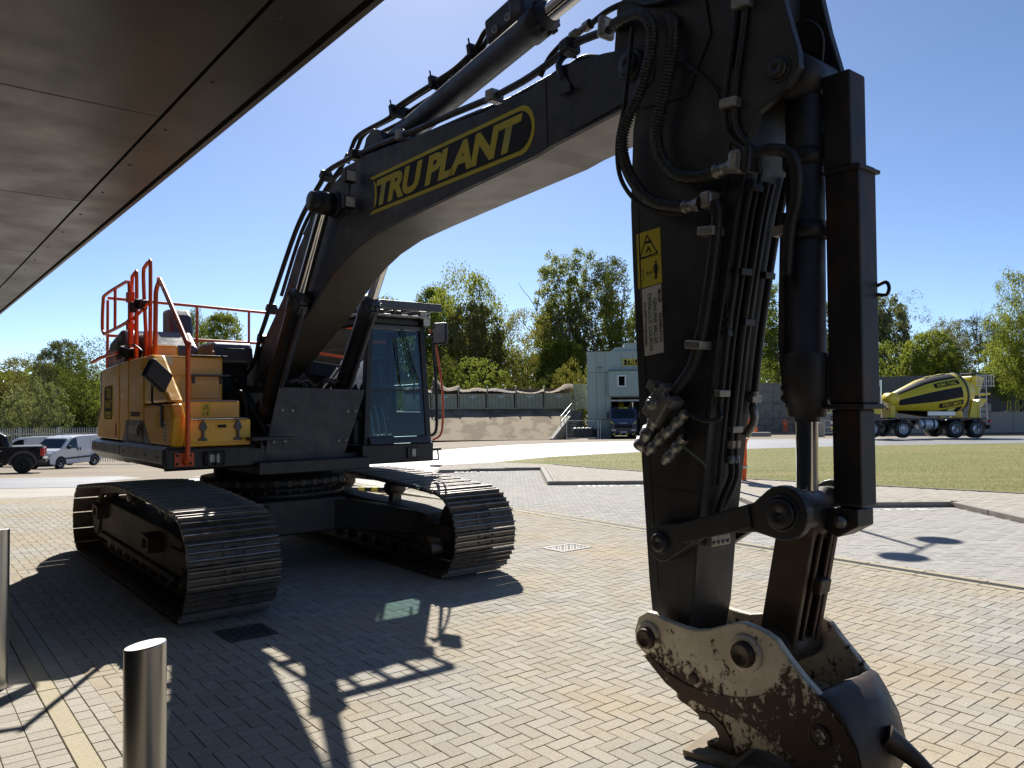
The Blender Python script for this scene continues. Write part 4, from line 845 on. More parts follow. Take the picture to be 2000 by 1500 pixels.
m = MB(); m.add([(0.41, 1.39, 1.70), (1.08, 1.39, 1.70), (1.03, 1.35, 2.62), (0.41, 1.35, 2.62)], [(0,1,2,3)]); m.build('door_glass', 'cab_glass', do)
m = MB(); m.add([(-0.38, 1.385, 1.62), (0.28, 1.385, 1.62), (0.28, 1.345, 2.7), (-0.36, 1.345, 2.7)], [(0,1,2,3)]); m.build('quarter_glass', 'cab_glass', cb)
m = MB(); m.bb((-0.4, 1.385, 1.345), (0.3, 1.41, 1.62)); m.build('side_panel', 'black_plastic', cb, 0.01)
# inside: seat, consoles, monitor, wheel-less levers
m = MB(); m.box((0.02, 0.98, 1.70), (0.48, 0.48, 0.14)); m.box((-0.20, 0.98, 2.05), (0.13, 0.46, 0.62), (0, -0.12, 0)); m.box((-0.27, 0.98, 2.44), (0.09, 0.28, 0.18)); m.bb((-0.15, 0.8, 1.35), (0.2, 1.16, 1.63)); m.build('seat', 'seat_fabric', cb, 0.04, 3, kind=None)
m = MB(); m.prism([(-0.2, 1.4), (-0.2, 1.86), (0.40, 1.92), (0.46, 1.84), (0.3, 1.4)], 0.66, 0.76, 'y'); m.build('console', 'cab_trim', cb, 0.02); m = MB(); m.prism([(-0.2, 1.4), (-0.2, 1.86), (0.40, 1.92), (0.46, 1.84), (0.3, 1.4)], 1.20, 1.29, 'y'); m.build('console', 'cab_trim', cb, 0.02)
for y in (0.71, 1.24): m = MB(); m.tube([(0.36, y, 1.9), (0.38, y, 2.0), (0.36, y, 2.09)], 0.022, 8, 3, rad=[0.016, 0.02, 0.03]); m.build('joystick', 'black_plastic', cb)
m = MB(); m.box((0.86, 0.70, 1.92), (0.03, 0.17, 0.13), (0, -0.3, 0.4)); m.tube([(0.86, 0.70, 1.86), (0.90, 0.66, 1.6)], 0.015, 6); m.build('monitor', 'cab_trim', cb, 0.008)
for k, y in enumerate((0.86, 0.94, 1.03)): m = MB(); m.tube([(0.80, y, 1.37), (0.74, y, 1.60), (0.70, y-0.02, 1.78)], 0.012, 6, 3); m.box((0.80, y, 1.40), (0.16, 0.06, 0.02), (0, -0.5, 0)); m.build('pedal_lever', 'bare_steel', cb)
m = MB(); m.tube([(0.98, 1.30, 1.85), (0.985, 1.30, 2.35)], 0.012, 6); m.build('grab_handle', 'cab_trim', cb)
m = MB(); m.tube([(1.075, 1.31, 2.02), (1.07, 0.98, 2.0), (1.075, 0.7, 2.02)], 0.014, 8, 4); m.build('inner_rail', 'black_plastic', cb)
# wipers
m = MB(); m.tube([(1.10, 1.05, 2.665), (1.12, 1.12, 2.35), (1.135, 1.20, 2.08)], 0.008, 6); m.tube([(1.10, 1.08, 2.66), (1.125, 1.22, 2.2), (1.14, 1.27, 2.06)], 0.008, 6); m.build('wiper', 'black_plastic', cb); m = MB(); m.tube([(1.115, 0.97, 2.56), (1.135, 1.02, 2.0)], 0.009, 6); m.build('wiper_blade', 'black_plastic', cb)
cb.location = (-0.15, 0.085, 0.0)
# visor guard with cross bars, roof lights
vg = MB(); vg.add([(1.34, 0.56, 2.935), (1.30, 1.40, 2.945), (0.20, 1.40, 3.02), (0.20, 0.56, 3.02)], []); 
for a, b in (((1.40, 0.52, 2.90), (1.40, 1.41, 2.90)), ((0.55, 0.52, 2.93), (0.55, 1.41, 2.93)), ((0.12, 0.52, 2.90), (0.12, 1.41, 2.90))): vg.box((Vector(a)+Vector(b))/2, (0.035, 0.89, 0.09))
for y in (0.52, 0.74, 0.96, 1.18, 1.41): vg.bb((0.12, y-0.008, 2.875), (1.40, y+0.008, 2.945))
vg.build('roof_guard', 'slate_grey', cb, 0.004, kind=None)
m = MB(); m.bb((0.2, 0.56, 2.802), (1.20, 1.40, 2.822)); m.build('roof_panel', 'screen_strip', cb, 0.004)
for y, z in ((1.36, 2.755), (1.32, 2.835)): m = MB(); m.bb((1.10, y-0.055, z-0.05), (1.17, y+0.055, z+0.05)); q = m.build('roof_lamp', 'black_plastic', cb, 0.012); m = MB(); m.bb((1.1705, y-0.045, z-0.04), (1.176, y+0.045, z+0.04)); m.build('lens', 'light_lens', q)
for y in (0.72, 0.95): m = MB(); m.bb((1.08, y-0.07, 2.825), (1.18, y+0.07, 2.87)); m.build('roof_lamp', 'black_plastic', cb, 0.012)
m = MB(); m.tube([(1.16, 0.92, 2.83), (1.20, 0.92, 2.87), (1.16, 0.92, 2.91)], 0.012, 6, 3); m.build('beacon_bracket', 'bare_steel', cb)
# left mirror, grab rail and orange cable
m = MB(); m.tube([(1.08, 1.42, 2.58), (1.10, 1.50, 2.66), (1.18, 1.52, 2.66)], 0.013, 6, 3); mo = m.build('mirror', 'black_plastic', exc, loc=(-0.15, 0.085, 0))
m = MB(); m.box((1.20, 1.53, 2.63), (0.05, 0.19, 0.26), (0, 0, R(-62))); m.build('mirror_shell', 'black_plastic', mo, 0.03, 3); m = MB(); m.box((1.2160, 1.5005, 2.63), (0.004, 0.155, 0.22), (0, 0, R(-62))); m.build('mirror_glass', 'chrome', mo)
m = MB(); m.tube([(1.12, 1.41, 2.60), (1.13, 1.47, 2.58), (1.14, 1.48, 2.4), (1.17, 1.49, 1.9), (1.18, 1.48, 1.5), (1.15, 1.42, 1.42)], 0.019, 8, 5); m.build('grab_rail', 'black_plastic', exc, loc=(-0.15, 0.085, 0))
m = MB(); m.tube([(1.10, 1.44, 2.68), (1.10, 1.50, 2.60), (1.14, 1.535, 2.35), (1.19, 1.56, 1.96), (1.20, 1.56, 1.62), (1.18, 1.54, 1.43), (1.12, 1.47, 1.37)], 0.013, 8, 6); m.build('orange_cable', 'hose_orange', exc, loc=(-0.15, 0.085, 0))
m = MB(); m.bb((0.9, 1.43, 1.24), (1.15, 1.57, 1.27)); m.tube([(1.1, 1.55, 1.24), (1.12, 1.55, 1.13), (0.95, 1.55, 1.12)], 0.012, 6); m.build('cab_step', 'frame_rust', exc, 0.004, loc=(-0.15, 0.085, 0))

# =================================================================== BOOM
BW = 0.22; BF = 0.25
top = [(-0.36, 2.03), (-0.30, 2.20), (0.27, 2.55), (0.78, 2.94), (1.16, 3.40), (1.36, 3.56), (1.75, 3.80), (1.96, 3.89), (2.31, 3.99), (2.54, 4.02), (3.32, 3.965), (4.37, 3.875), (4.90, 3.87), (5.06, 3.895), (5.23, 3.925), (5.60, 3.87), (5.92, 3.80), (6.0, 3.70)]
bot = [(5.98, 3.58), (5.86, 3.495), (5.76, 3.475), (5.14, 3.425), (4.97, 3.40), (4.04, 3.35), (3.29, 3.305), (2.83, 3.27), (2.46, 3.20), (2.20, 3.115), (1.98, 3.02), (1.78, 2.91), (1.48, 2.73), (1.05, 2.53), (0.64, 2.34), (0.2, 2.14), (-0.22, 1.94), (-0.33, 1.95)]
ol = top+bot; n = len(ol); b = MB()
b.add([(x, -BW, z) for x, z in ol]+[(x, BF, z) for x, z in ol], [tuple(range(n)), tuple(range(2*n-1, n-1, -1))])
b.add([(x, -BW, z) for x, z in ol]+[(x, BF, z) for x, z in ol], [])
o2 = 2*n
for i in range(n):
    j = (i+1) % n; b.mat(1 if len(top)+2 <= i < n-2 else 0); b.f.append((o2+j, o2+i, o2+i+n, o2+j+n)); b.mi.append(b.cur); b.sm.append(False)
boom = b.build('boom', ['dark_paint', 'boom_belly'], exc, 0.012, 2, weld=True)
# welded overlap flanges along the lower edge, doubler plates and seam lines
def strip_y(name, pts, y, t, w_, mat, par):   # thin raised strip on a side face following pts
    m = MB(); ps = [Vector((p[0], 0, p[1])) for p in pts]
    L = []; Rr = []
    for i, p in enumerate(ps):
        d = (ps[min(i+1, len(ps)-1)]-ps[max(i-1, 0)]).normalized(); nn = Vector((-d.z, 0, d.x)); L.append(p+nn*w_/2); Rr.append(p-nn*w_/2)
    poly = [(v.x, v.z) for v in L]+[(v.x, v.z) for v in Rr[::-1]]
    k = len(ps); vs = [(x, y, z) for x, z in poly]+[(x, y-t, z) for x, z in poly]; N = 2*k; fs = []
    for i in range(k-1): fs += [(i, i+1, N-2-i, N-1-i), (N+i, N+N-1-i, N+N-2-i, N+i+1)]
    for i in range(N): fs.append((i, (i+1) % N, (i+1) % N+N, i+N))
    m.add(vs, fs); return m.build(name, mat, par)
m = MB(); q = [(x, z) for x, z in bot[2:17]]; k = len(q)
vs = [(x, -BW+0.002, z+0.020) for x, z in q]+[(x, -BW-0.012, z+0.020) for x, z in q]+[(x, -BW-0.012, z+0.004) for x, z in q]+[(x, -BW+0.002, z+0.004) for x, z in q]; fs = []
for i in range(k-1): fs += [(i, i+1, k+i+1, k+i), (k+i, k+i+1, 2*k+i+1, 2*k+i), (2*k+i, 2*k+i+1, 3*k+i+1, 3*k+i)]
m.add(vs, fs); m.build('lower_flange', 'dark_paint', boom)
strip_y('weld_seam', [(5.07, 3.87), (5.08, 3.44)], -BW, 0.004, 0.010, 'dark_paint', boom); strip_y('weld_seam', [(3.25, 3.94), (3.33, 3.32)], -BW, 0.001, 0.010, 'dark_paint', boom)
strip_y('weld_seam', [(0.95, 3.12), (1.32, 2.68)], -BW, 0.004, 0.012, 'dark_paint', boom); strip_y('weld_seam', [(0.35, 2.58), (1.1, 2.55)], -BW, 0.003, 0.010, 'dark_paint', boom)
dp = [(5.36, 3.885), (5.6, 3.845), (5.9, 3.78), (5.93, 3.62), (5.84, 3.52), (5.74, 3.505), (5.52, 3.485), (5.36, 3.465), (5.31, 3.48), (5.29, 3.54), (5.32, 3.585), (5.39, 3.62), (5.43, 3.65), (5.44, 3.68), (5.42, 3.705), (5.34, 3.74), (5.30, 3.79), (5.29, 3.84), (5.31, 3.875)]
m = MB(); m.prism(dp, -BW-0.014, -BW, 'y'); m.build('doubler_plate', 'dark_paint', boom, 0.006)
def pin(par, x, z, y, r, mat='dark_paint', out=-1, boss=1.45, h=0.02, bossmat=None):
    m = MB(); d = (0, out, 0); m.lathe([(0, r*boss), (h, r*boss), (h+0.004, r*boss-0.01), (h+0.004, r*1.08)], (x, y, z), d, 40); m.build('pin_boss', bossmat or mat, par)
    m = MB(); m.lathe([(0, r), (h+0.018, r), (h+0.024, r-0.008), (h+0.024, 0.008), (h+0.014, 0.006), (h+0.014, 0)], (x, y, z), d, 36); m.build('pivot_pin', mat, par)
pin(boom, 5.83, 3.71, -BW-0.014, 0.062)
pin(boom, 2.02, 3.69, -BW, 0.075, 'dark_paint', boss=1.7)
m = MB(); m.lathe([(0, 0.095), (0.24, 0.095), (0.25, 0.085), (0.25, 0)], (2.02, -BW, 3.69), (0, -1, 0), 28); m.build('cylinder_trunnion', 'black_steel', boom)
m = MB(); m.lathe([(0, 0.095), (0.31, 0.095), (0.32, 0.085), (0.32, 0)], (2.02, BF, 3.69), (0, 1, 0), 28); m.build('cylinder_trunnion', 'black_steel', boom)
# lifting hook bracket
m = MB(); m.prism([(5.22, 3.86), (5.26, 3.86), (5.33, 3.76), (5.33, 3.72), (5.23, 3.72)], -BW-0.030, -BW-0.016, 'y'); m.tube([(5.26, -BW-0.02, 3.82), (5.22, -BW-0.02, 3.92), (5.22, -BW+0.04, 4.0), (5.26, -BW+0.10, 4.0)], 0.022, 8, 3); m.build('pipe_hook', 'dark_paint', boom)
# decal: banner with a notched left end and a rounded right end
SL = R(0)
def banner(x0, x1, z0, z1, k):
    pts = [(x0-0.02+k, z0+k)]; h = (z1-z0)/2-k; zc = (z0+z1)/2
    for i in range(9): a = -math.pi/2+math.pi*i/8; pts.append((x0+0.02+k*1.2+0.07*math.cos(a)*1.0-0.02, zc+h*0.92*math.sin(a)))
    pts.append((x0-0.02+k*1.2, z1-k))
    r = min(h, 0.19)
    for i in range(9): a = math.pi/2-math.pi/2*i/8; pts.append((x1-k-0.14+0.14*math.cos(a), z1-k-r+r*math.sin(a)))
    for i in range(9): a = -math.pi/2*i/8; pts.append((x1-k-0.14+0.14*math.cos(a), z0+k+r+r*math.sin(a)))
    return pts
def shear_map(p, x0=2.72, x1=4.9):    # follows the boom: small rise of the lower edge and slant of the ends
    x, z = p; return (x, z)
y = -BW-0.0016
m = MB(); bp = banner(2.74, 4.96, 3.455, 3.785, 0.0); m.prism(bp, y, -BW-0.0002, 'y'); dc = m.build('boom_decal', 'decal_yellow', boom)
m = MB(); m.prism(banner(2.74, 4.96, 3.455, 3.785, 0.030), y-0.0012, y, 'y'); m.build('decal_field', 'decal_black', dc)
def fit_text(name, body, x0, x1, z0, z1, y, mat, par, bold=0.02, shear=0.25):
    me = text_mesh(body, 1.0, bold=bold, shear=shear, spacing=0.94)
    xs = [v.co.x for v in me.vertices]; ys = [v.co.y for v in me.vertices]; a, b_, c, d = min(xs), max(xs), min(ys), max(ys)
    for v in me.vertices: v.co = Vector((x0+(v.co.x-a)/(b_-a)*(x1-x0), y, z0+(v.co.y-c)/(d-c)*(z1-z0)))
    me.materials.clear(); me.materials.append(M[mat]); return link(name, me, par)
fit_text('decal_lettering', 'TRU PLANT', 2.84, 4.84, 3.505, 3.735, y-0.002, 'decal_yellow', dc, 0.045)
# work lights on the boom's side
for (x, z) in ((2.48, 3.835), (2.46, 3.605)):
    m = MB(); m.bb((x-0.02, -BW-0.14, z-0.055), (x+0.05, -BW-0.03, z+0.055)); m.bb((x-0.01, -BW-0.09, z-0.11), (x+0.02, -BW-0.07, z-0.055)); q = m.build('work_light', 'black_plastic', boom, 0.012)
    m = MB(); m.bb((x+0.0505, -BW-0.128, z-0.043), (x+0.056, -BW-0.042, z+0.043)); m.build('lens', 'light_lens', q)
m = MB(); m.tube([(2.42, -BW-0.06, 3.55), (2.3, -BW-0.10, 3.46), (2.2, -BW-0.08, 3.44), (2.14, -BW-0.03, 3.5)], 0.006, 6, 4); m.tube([(2.45, -BW-0.08, 3.78), (2.42, -BW-0.05, 3.70), (2.45, -BW-0.07, 3.64)], 0.006, 6, 4); m.build('lamp_wire', 'black_plastic', boom)
# boom cylinders
def cylinder(name, a, b, ext, rb, rr, mat='dark_paint', par=exc, collar=0.1, eye=None, gland=True):
    a = Vector(a); b = Vector(b); d = (b-a).normalized(); L = (b-a).length; m = MB()
    m.lathe([(0, 0), (0, rb*0.8), (0.03, rb), (ext-0.16, rb), (ext-0.155, rb*1.12), (ext, rb*1.12), (ext+0.005, rb*1.02), (ext+0.045, rb*1.0), (ext+0.05, rr*1.25), (ext+0.07, rr*1.2), (ext+0.07, rr)], a, d, 36)
    o = m.build(name, mat, par)
    m = MB(); m.lathe([(ext+0.02, rr), (L-0.06, rr)], a, d, 28); m.build('piston_rod', 'chrome', o)
    x = d.orthogonal().normalized(); y2 = d.cross(x)
    if gland:
        bo = MB()
        for k in range(12):
            q = 2*math.pi*k/12; p = a+d*(ext+0.004)+(x*math.cos(q)+y2*math.sin(q))*rb*1.12*0.95; bo.lathe([(-0.02, 0.016), (0.022, 0.016), (0.022, 0.009), (0.012, 0.007), (0.012, 0)], p, d, 8)
        bo.build('gland_bolts', 'black_steel', o, kind='stuff')
    return o, d
for s in (-1, 1):
    yc = -0.31 if s < 0 else 0.48; A = (0.60, yc, 1.72); B = (2.02, yc, 3.69)
    cy, d = cylinder('boom_cylinder', A, B, 1.42, 0.098, 0.058, par=exc)
    m = MB(); m.lathe([(-0.09, 0), (-0.09, 0.11), (0.09, 0.11), (0.09, 0)], B, (0, 1, 0), 28); m.build('rod_eye', 'black_steel', cy)
    m = MB(); m.lathe([(-0.1, 0), (-0.1, 0.13), (0.1, 0.13), (0.1, 0)], A, (0, 1, 0), 28); m.build('barrel_eye', 'black_steel', cy)
    AA = Vector(A); nn = Vector((d.z, 0, -d.x))
    P0 = AA+d*1.33+nn*0.14; m = MB(); m.tube([AA+d*1.36+nn*0.10, P0, AA+d*1.1+nn*0.135, AA+d*0.42+nn*0.135, AA+d*0.27+nn*0.17, AA+d*0.20+nn*0.22+V3(0, 0.02, 0), AA+d*0.14+nn*0.26+V3(0, 0.06, 0)], 0.024, 10, 4); m.build('cylinder_pipe', 'dark_paint', cy)
    m = MB(); c0 = AA+d*1.34+nn*0.11; m.box(c0, (0.07, 0.09, 0.10), (0, math.atan2(d.x, d.z), 0)); m.build('port_block', 'dark_paint', cy, 0.008)
# hose loops behind the guard plate
for s, yy in ((-1, -0.16), (-1, -0.05), (1, 0.33), (1, 0.22)):
    m = MB(); m.tube([(0.7, yy-0.06, 1.9), (0.84, yy-0.03, 2.02), (0.86, yy+0.05, 2.06), (0.84, yy+0.12, 2.02), (0.75, yy+0.16, 1.88)], 0.026, 8, 4); m.build('hose', 'rubber', exc)
# bronze-coloured fittings and hose beside the boom foot
m = MB(); m.tube([(-0.25, -0.50, 2.09), (-0.05, -0.46, 2.10), (0.0, -0.40, 2.03), (0.22, -0.34, 1.98), (0.42, -0.33, 2.02)], 0.03, 8, 4); m.build('hose', 'rubber', exc)
m = MB(); m.lathe([(0, 0.035), (0.09, 0.035), (0.09, 0.045), (0.14, 0.045), (0.14, 0.03), (0.2, 0.03)], (-0.36, -0.53, 2.09), (1, 0.15, 0), 12); m.box((-0.2, -0.49, 2.02), (0.12, 0.08, 0.08)); m.build('pipe_fitting', 'timber', exc, 0.005)
m = MB(); m.prism([(-0.1, 1.5), (-0.05, 1.85), (0.08, 1.93), (0.22, 1.88), (0.32, 1.5)], -0.50, -0.46, 'y'); m.build('pivot_bracket', 'black_steel', exc, 0.01)
m = MB(); m.tube([(0.05, -0.58, 1.5), (0.1, -0.56, 1.82), (0.2, -0.5, 1.93), (0.3, -0.45, 1.86), (0.34, -0.44, 1.5)], 0.038, 8, 5); m.build('hose', 'rubber', exc)
# arm cylinder on top of the boom
ac, d = cylinder('arm_cylinder', (2.72, 0, 4.12), (5.9, 0, 4.63), 2.12, 0.105, 0.066, collar=0.1)
m = MB(); m.lathe([(-0.11, 0), (-0.11, 0.12), (0.11, 0.12), (0.11, 0)], (2.68, 0, 4.115), (0, 1, 0), 28); m.build('barrel_eye', 'dark_paint', ac)
m = MB(); m.prism([(2.45, 4.0), (2.55, 4.2), (2.68, 4.25), (2.80, 4.2), (2.95, 3.98)], -0.17, -0.12, 'y'); m.build('mount_lug', 'dark_paint', boom, 0.01); m = MB(); m.prism([(2.45, 4.0), (2.55, 4.2), (2.68, 4.25), (2.80, 4.2), (2.95, 3.98)], 0.12, 0.17, 'y'); m.build('mount_lug', 'dark_paint', boom, 0.01)
m = MB(); m.box((4.42, 0.0, 4.56), (0.34, 0.20, 0.20), (0, -0.16, 0)); m.box((4.62, 0, 4.60), (0.16, 0.22, 0.22), (0, -0.16, 0)); m.build('port_block', 'dark_paint', ac, 0.03, 3)
for k, (x, z) in enumerate(((4.40, 4.50), (4.55, 4.53))): m = MB(); m.lathe([(0, 0.03), (0.02, 0.03), (0.02, 0.018), (0.012, 0.016), (0.012, 0)], (x, -0.102, z), (0, -1, 0), 12); m.build('plug', 'zinc', ac)
def hose(pts, r, mat='rubber', par=boom, k=5, n=8, name='hose'): m = MB(); m.tube(pts, r, n, k); return m.build(name, mat, par)
def clamp(par, c, s, rot, mat='zinc'): m = MB(); m.box(c, s, rot); m.build('clamp', mat, par, 0.006)
for dy, dz in ((-0.07, 0.0), (0.0, 0.035), (0.07, 0.0)):
    hose([(2.0, dy, 4.12+dz), (2.08, dy, 4.25+dz), (2.25, dy, 4.335+dz), (2.8, dy, 4.33+dz), (2.92, dy, 4.385+dz), (3.55, dy, 4.405+dz), (3.85, dy, 4.42+dz), (4.1, dy, 4.48+dz), (4.22, dy, 4.56+dz), (4.33, dy*0.8, 4.58+dz)], 0.021)
for x, z in ((2.88, 4.37), (3.52, 4.41), (4.06, 4.475)):
    m = MB(); m.box((x, 0, z), (0.045, 0.22, 0.10), (0, -0.2, 0)); m.lathe([(0, 0.008), (0.09, 0.008)], (x, -0.09, z), (0, -0.2, 1), 6); m.build('hose_clamp', 'black_plastic', boom, 0.006)
for x, z in ((4.26, 4.575), (4.24, 4.53)): m = MB(); m.lathe([(0, 0.02), (0.05, 0.02), (0.05, 0.028), (0.09, 0.028), (0.09, 0.02), (0.12, 0.02)], (x, -0.06, z), (1, 0.05, 0.18), 8); m.build('hose_end', 'zinc', boom)
# steel pipes along the near top edge of the boom, and their clamps
P1 = [(-0.35, -0.33, 2.05), (-0.24, -0.30, 2.10), (0.02, -0.25, 2.28), (0.16, -0.235, 2.56), (0.30, -0.23, 2.72), (0.62, -0.225, 3.08), (1.11, -0.22, 3.59), (1.45, -0.22, 3.83), (1.72, -0.22, 3.97), (1.88, -0.22, 4.05), (2.45, -0.20, 4.065), (3.44, -0.20, 4.01), (3.99, -0.20, 3.985), (4.48, -0.20, 3.955), (4.62, -0.20, 3.955), (4.90, -0.20, 3.965), (5.30, -0.20, 4.02), (5.42, -0.2, 4.025), (5.75, -0.2, 3.985)]
hose(P1, 0.025, 'dark_paint', boom, 4, 10, 'steel_pipe')
hose([(x, yv+0.11, z-0.012) for x, yv, z in P1[6:16]]+[(5.12, -0.10, 3.955), (5.3, -0.1, 3.97), (5.42, -0.1, 3.93)], 0.024, 'dark_paint', boom, 4, 10, 'steel_pipe')
for i, (x, z, a) in enumerate(((0.42, 2.86, 0.75), (0.16, 2.55, 1.1), (1.80, 4.02, 0.7), (3.25, 4.02, -0.06), (4.50, 3.955, -0.05), (2.42, 4.07, 0.0), (5.28, 4.02, 0.1))):
    m = MB(); m.box((x, -0.20, z), (0.085, 0.115, 0.085), (0, -a, 0)); m.build('pipe_clamp', 'zinc' if i in (3, 4) else 'black_steel', boom, 0.012)
hose([(0.55, -0.14, 3.0), (1.1, -0.14, 3.62), (1.6, -0.13, 3.92), (1.95, -0.12, 4.08), (2.05, -0.09, 4.2)], 0.021)
# fittings near the arm pivot
m = MB(); m.lathe([(0, 0.02), (0.08, 0.02), (0.08, 0.03), (0.13, 0.03), (0.13, 0.022), (0.2, 0.022), (0.2, 0.032), (0.25, 0.032)], (5.22, -0.20, 4.075), (1, 0, 0.10), 10); m.build('hose_end', 'zinc', boom)
m = MB(); m.box((5.60, -0.20, 4.02), (0.05, 0.12, 0.13), (0, 0.1, 0)); m.build('pipe_clamp', 'zinc', boom, 0.02)
hose([(5.0, -0.20, 3.93), (5.08, -0.2, 4.02), (5.2, -0.2, 4.07)], 0.016); hose([(5.45, -0.2, 4.09), (5.62, -0.2, 4.12), (5.8, -0.2, 4.10), (5.95, -0.22, 4.02), (6.15, -0.25, 3.97), (6.32, -0.26, 4.05), (6.38, -0.26, 4.25)], 0.018); hose([(5.82, -0.2, 4.09), (6.0, -0.23, 4.0), (6.18, -0.255, 3.99), (6.30, -0.26, 4.08), (6.34, -0.26, 4.3)], 0.014, 'hose_orange')

# =================================================================== ARM
AY0, AY1 = -0.20, 0.145
ap = [(6.06, 5.0), (5.98, 4.3), (5.955, 4.04), (5.80, 3.35), (5.775, 2.92), (5.785, 2.56), (5.835, 1.46), (5.88, 0.80), (5.90, 0.62), (5.90, 0.50), (6.02, 0.44), (6.14, 0.52), (6.18, 0.69), (6.225, 1.10), (6.28, 1.48), (6.37, 2.11), (6.44, 2.48), (6.49, 2.73), (6.58, 3.05), (6.66, 3.8), (6.74, 5.0)]
m = MB(); m.prism(ap, AY0, AY1, 'y'); arm = m.build('arm', 'arm_paint', exc, 0.010, 2)
m = MB(); m.bb((5.80, AY0-0.001, 0.84), (6.2, AY0, 0.842)); 
strip_y('weld_seam', [(5.90, 1.32), (6.24, 1.30)], AY0, 0.003, 0.008, 'arm_paint', arm); strip_y('weld_seam', [(5.835, 2.9), (5.86, 2.2), (5.90, 1.4), (5.95, 0.75)], AY0, 0.003, 0.008, 'arm_paint', arm)
strip_y('stiffener', [(6.60, 5.0), (6.53, 3.8), (6.44, 2.95), (6.38, 2.5), (6.26, 1.6)], AY0, 0.006, 0.02, 'arm_paint', arm)
m = MB(); m.prism([(5.70, 4.1), (5.66, 3.72), (5.72, 3.52), (5.88, 3.45), (6.2, 3.42), (6.36, 3.7), (6.3, 4.1), (6.1, 4.4)], AY0-0.012, AY0, 'y'); m.build('pivot_plate', 'arm_paint', arm, 0.004)
# ears that carry the bucket cylinder
ear = [(6.50, 5.0), (6.50, 2.92), (6.55, 3.02), (6.64, 3.20), (6.72, 3.235), (6.80, 3.27), (6.865, 3.35), (6.86, 3.43), (6.80, 3.66), (6.73, 4.0), (6.70, 4.5), (6.70, 5.0)]
for y0 in (-0.225, 0.165): m = MB(); m.prism(ear, y0, y0+0.05, 'y'); m.build('cylinder_lug', 'arm_paint', arm, 0.006)
pin(arm, 6.76, 3.37, -0.225, 0.048, 'arm_paint', boss=1.3, h=0.006)
m = MB(); m.lathe([(-0.16, 0), (-0.16, 0.11), (0.155, 0.11), (0.155, 0)], (6.76, 0, 3.37), (0, 1, 0), 28); m.build('barrel_eye', 'black_steel', arm)
hose([(6.62, 0.0, 3.62), (6.75, 0.02, 3.68), (6.82, 0.06, 3.60), (6.79, 0.10, 3.44)], 0.010, par=arm)
# warning labels
y = AY0-0.0012
def flat_arm(name, poly, mat, par, yy=y, t=0.0008): m = MB(); m.prism(poly, yy, yy+t, 'y'); return m.build(name, mat, par)
lb = flat_arm('warning_label', [(5.82, 2.745), (5.995, 2.755), (6.005, 2.445), (5.83, 2.43)], 'decal_yellow', arm)
def line_arm(name, pts, w_, mat, par, closed=False, yy=y-0.001):
    m = MB(); ps = [Vector((a, 0, b)) for a, b in pts]; rng = range(len(ps)) if closed else range(len(ps)-1)
    for i in rng:
        a, b_ = ps[i], ps[(i+1) % len(ps)]; d = (b_-a).normalized(); q = Vector((-d.z, 0, d.x))*w_/2; a2, b2 = a-d*w_/2, b_+d*w_/2
        m.add([(v.x, yy, v.z) for v in (a2+q, b2+q, b2-q, a2-q)], [(0,1,2,3)])
    return m.build(name, mat, par)
line_arm('label_mark', [(5.845, 2.60), (5.975, 2.615), (5.90, 2.725)], 0.008, 'decal_black', lb, True)
line_arm('label_mark', [(5.895, 2.685), (5.925, 2.688)], 0.014, 'decal_black', lb); line_arm('label_mark', [(5.895, 2.63), (5.91, 2.655), (5.925, 2.63)], 0.010, 'decal_black', lb)
line_arm('label_mark', [(5.85, 2.475), (5.85, 2.53), (5.872, 2.532), (5.872, 2.477)], 0.003, 'decal_black', lb, True)
line_arm('label_mark', [(5.895, 2.51), (5.93, 2.513)], 0.004, 'decal_black', lb); line_arm('label_mark', [(5.903, 2.52), (5.893, 2.51), (5.903, 2.50)], 0.004, 'decal_black', lb); line_arm('label_mark', [(5.922, 2.523), (5.932, 2.513), (5.922, 2.503)], 0.004, 'decal_black', lb)
line_arm('label_mark', [(5.962, 2.545), (5.962, 2.515)], 0.022, 'decal_black', lb); line_arm('label_mark', [(5.957, 2.515), (5.957, 2.475)], 0.008, 'decal_black', lb); line_arm('label_mark', [(5.968, 2.515), (5.968, 2.475)], 0.008, 'decal_black', lb); line_arm('label_mark', [(5.945, 2.545), (5.945, 2.515)], 0.005, 'decal_black', lb); line_arm('label_mark', [(5.980, 2.545), (5.980, 2.515)], 0.005, 'decal_black', lb); line_arm('label_mark', [(5.9615, 2.566), (5.9635, 2.566)], 0.013, 'decal_black', lb); line_arm('label_mark', [(5.824, 2.595), (6.0, 2.605)], 0.002, 'decal_black', lb)
wb = flat_arm('coupler_notice', [(5.845, 2.425), (5.998, 2.44), (6.012, 2.06), (5.862, 2.045)], 'decal_white', arm)
def side_text(s_, size, x, z, mat, bold=0.0, xs=1.0): text('label_lettering', s_, size, mat, wb, basis((x, y-0.001, z), (0.03, 0, -1), (1, 0, 0.03)), bold=bold, xs=xs)
side_text('GENUINE MILLER', 0.037, 5.952, 2.24, 'decal_green', 0.0008, 0.92); side_text('TWINLOCK COUPLER', 0.036, 5.915, 2.235, 'decal_green', 0.0008, 0.92); side_text('NO SAFETY PIN REQUIRED', 0.0215, 5.882, 2.225, 'decal_black', 0.0006, 0.95); side_text('MILLER', 0.030, 5.985, 2.375, 'decal_black', 0.0008, 0.8); side_text('POWERLATCH', 0.030, 5.99, 2.20, 'decal_black', 0.0008, 0.8)
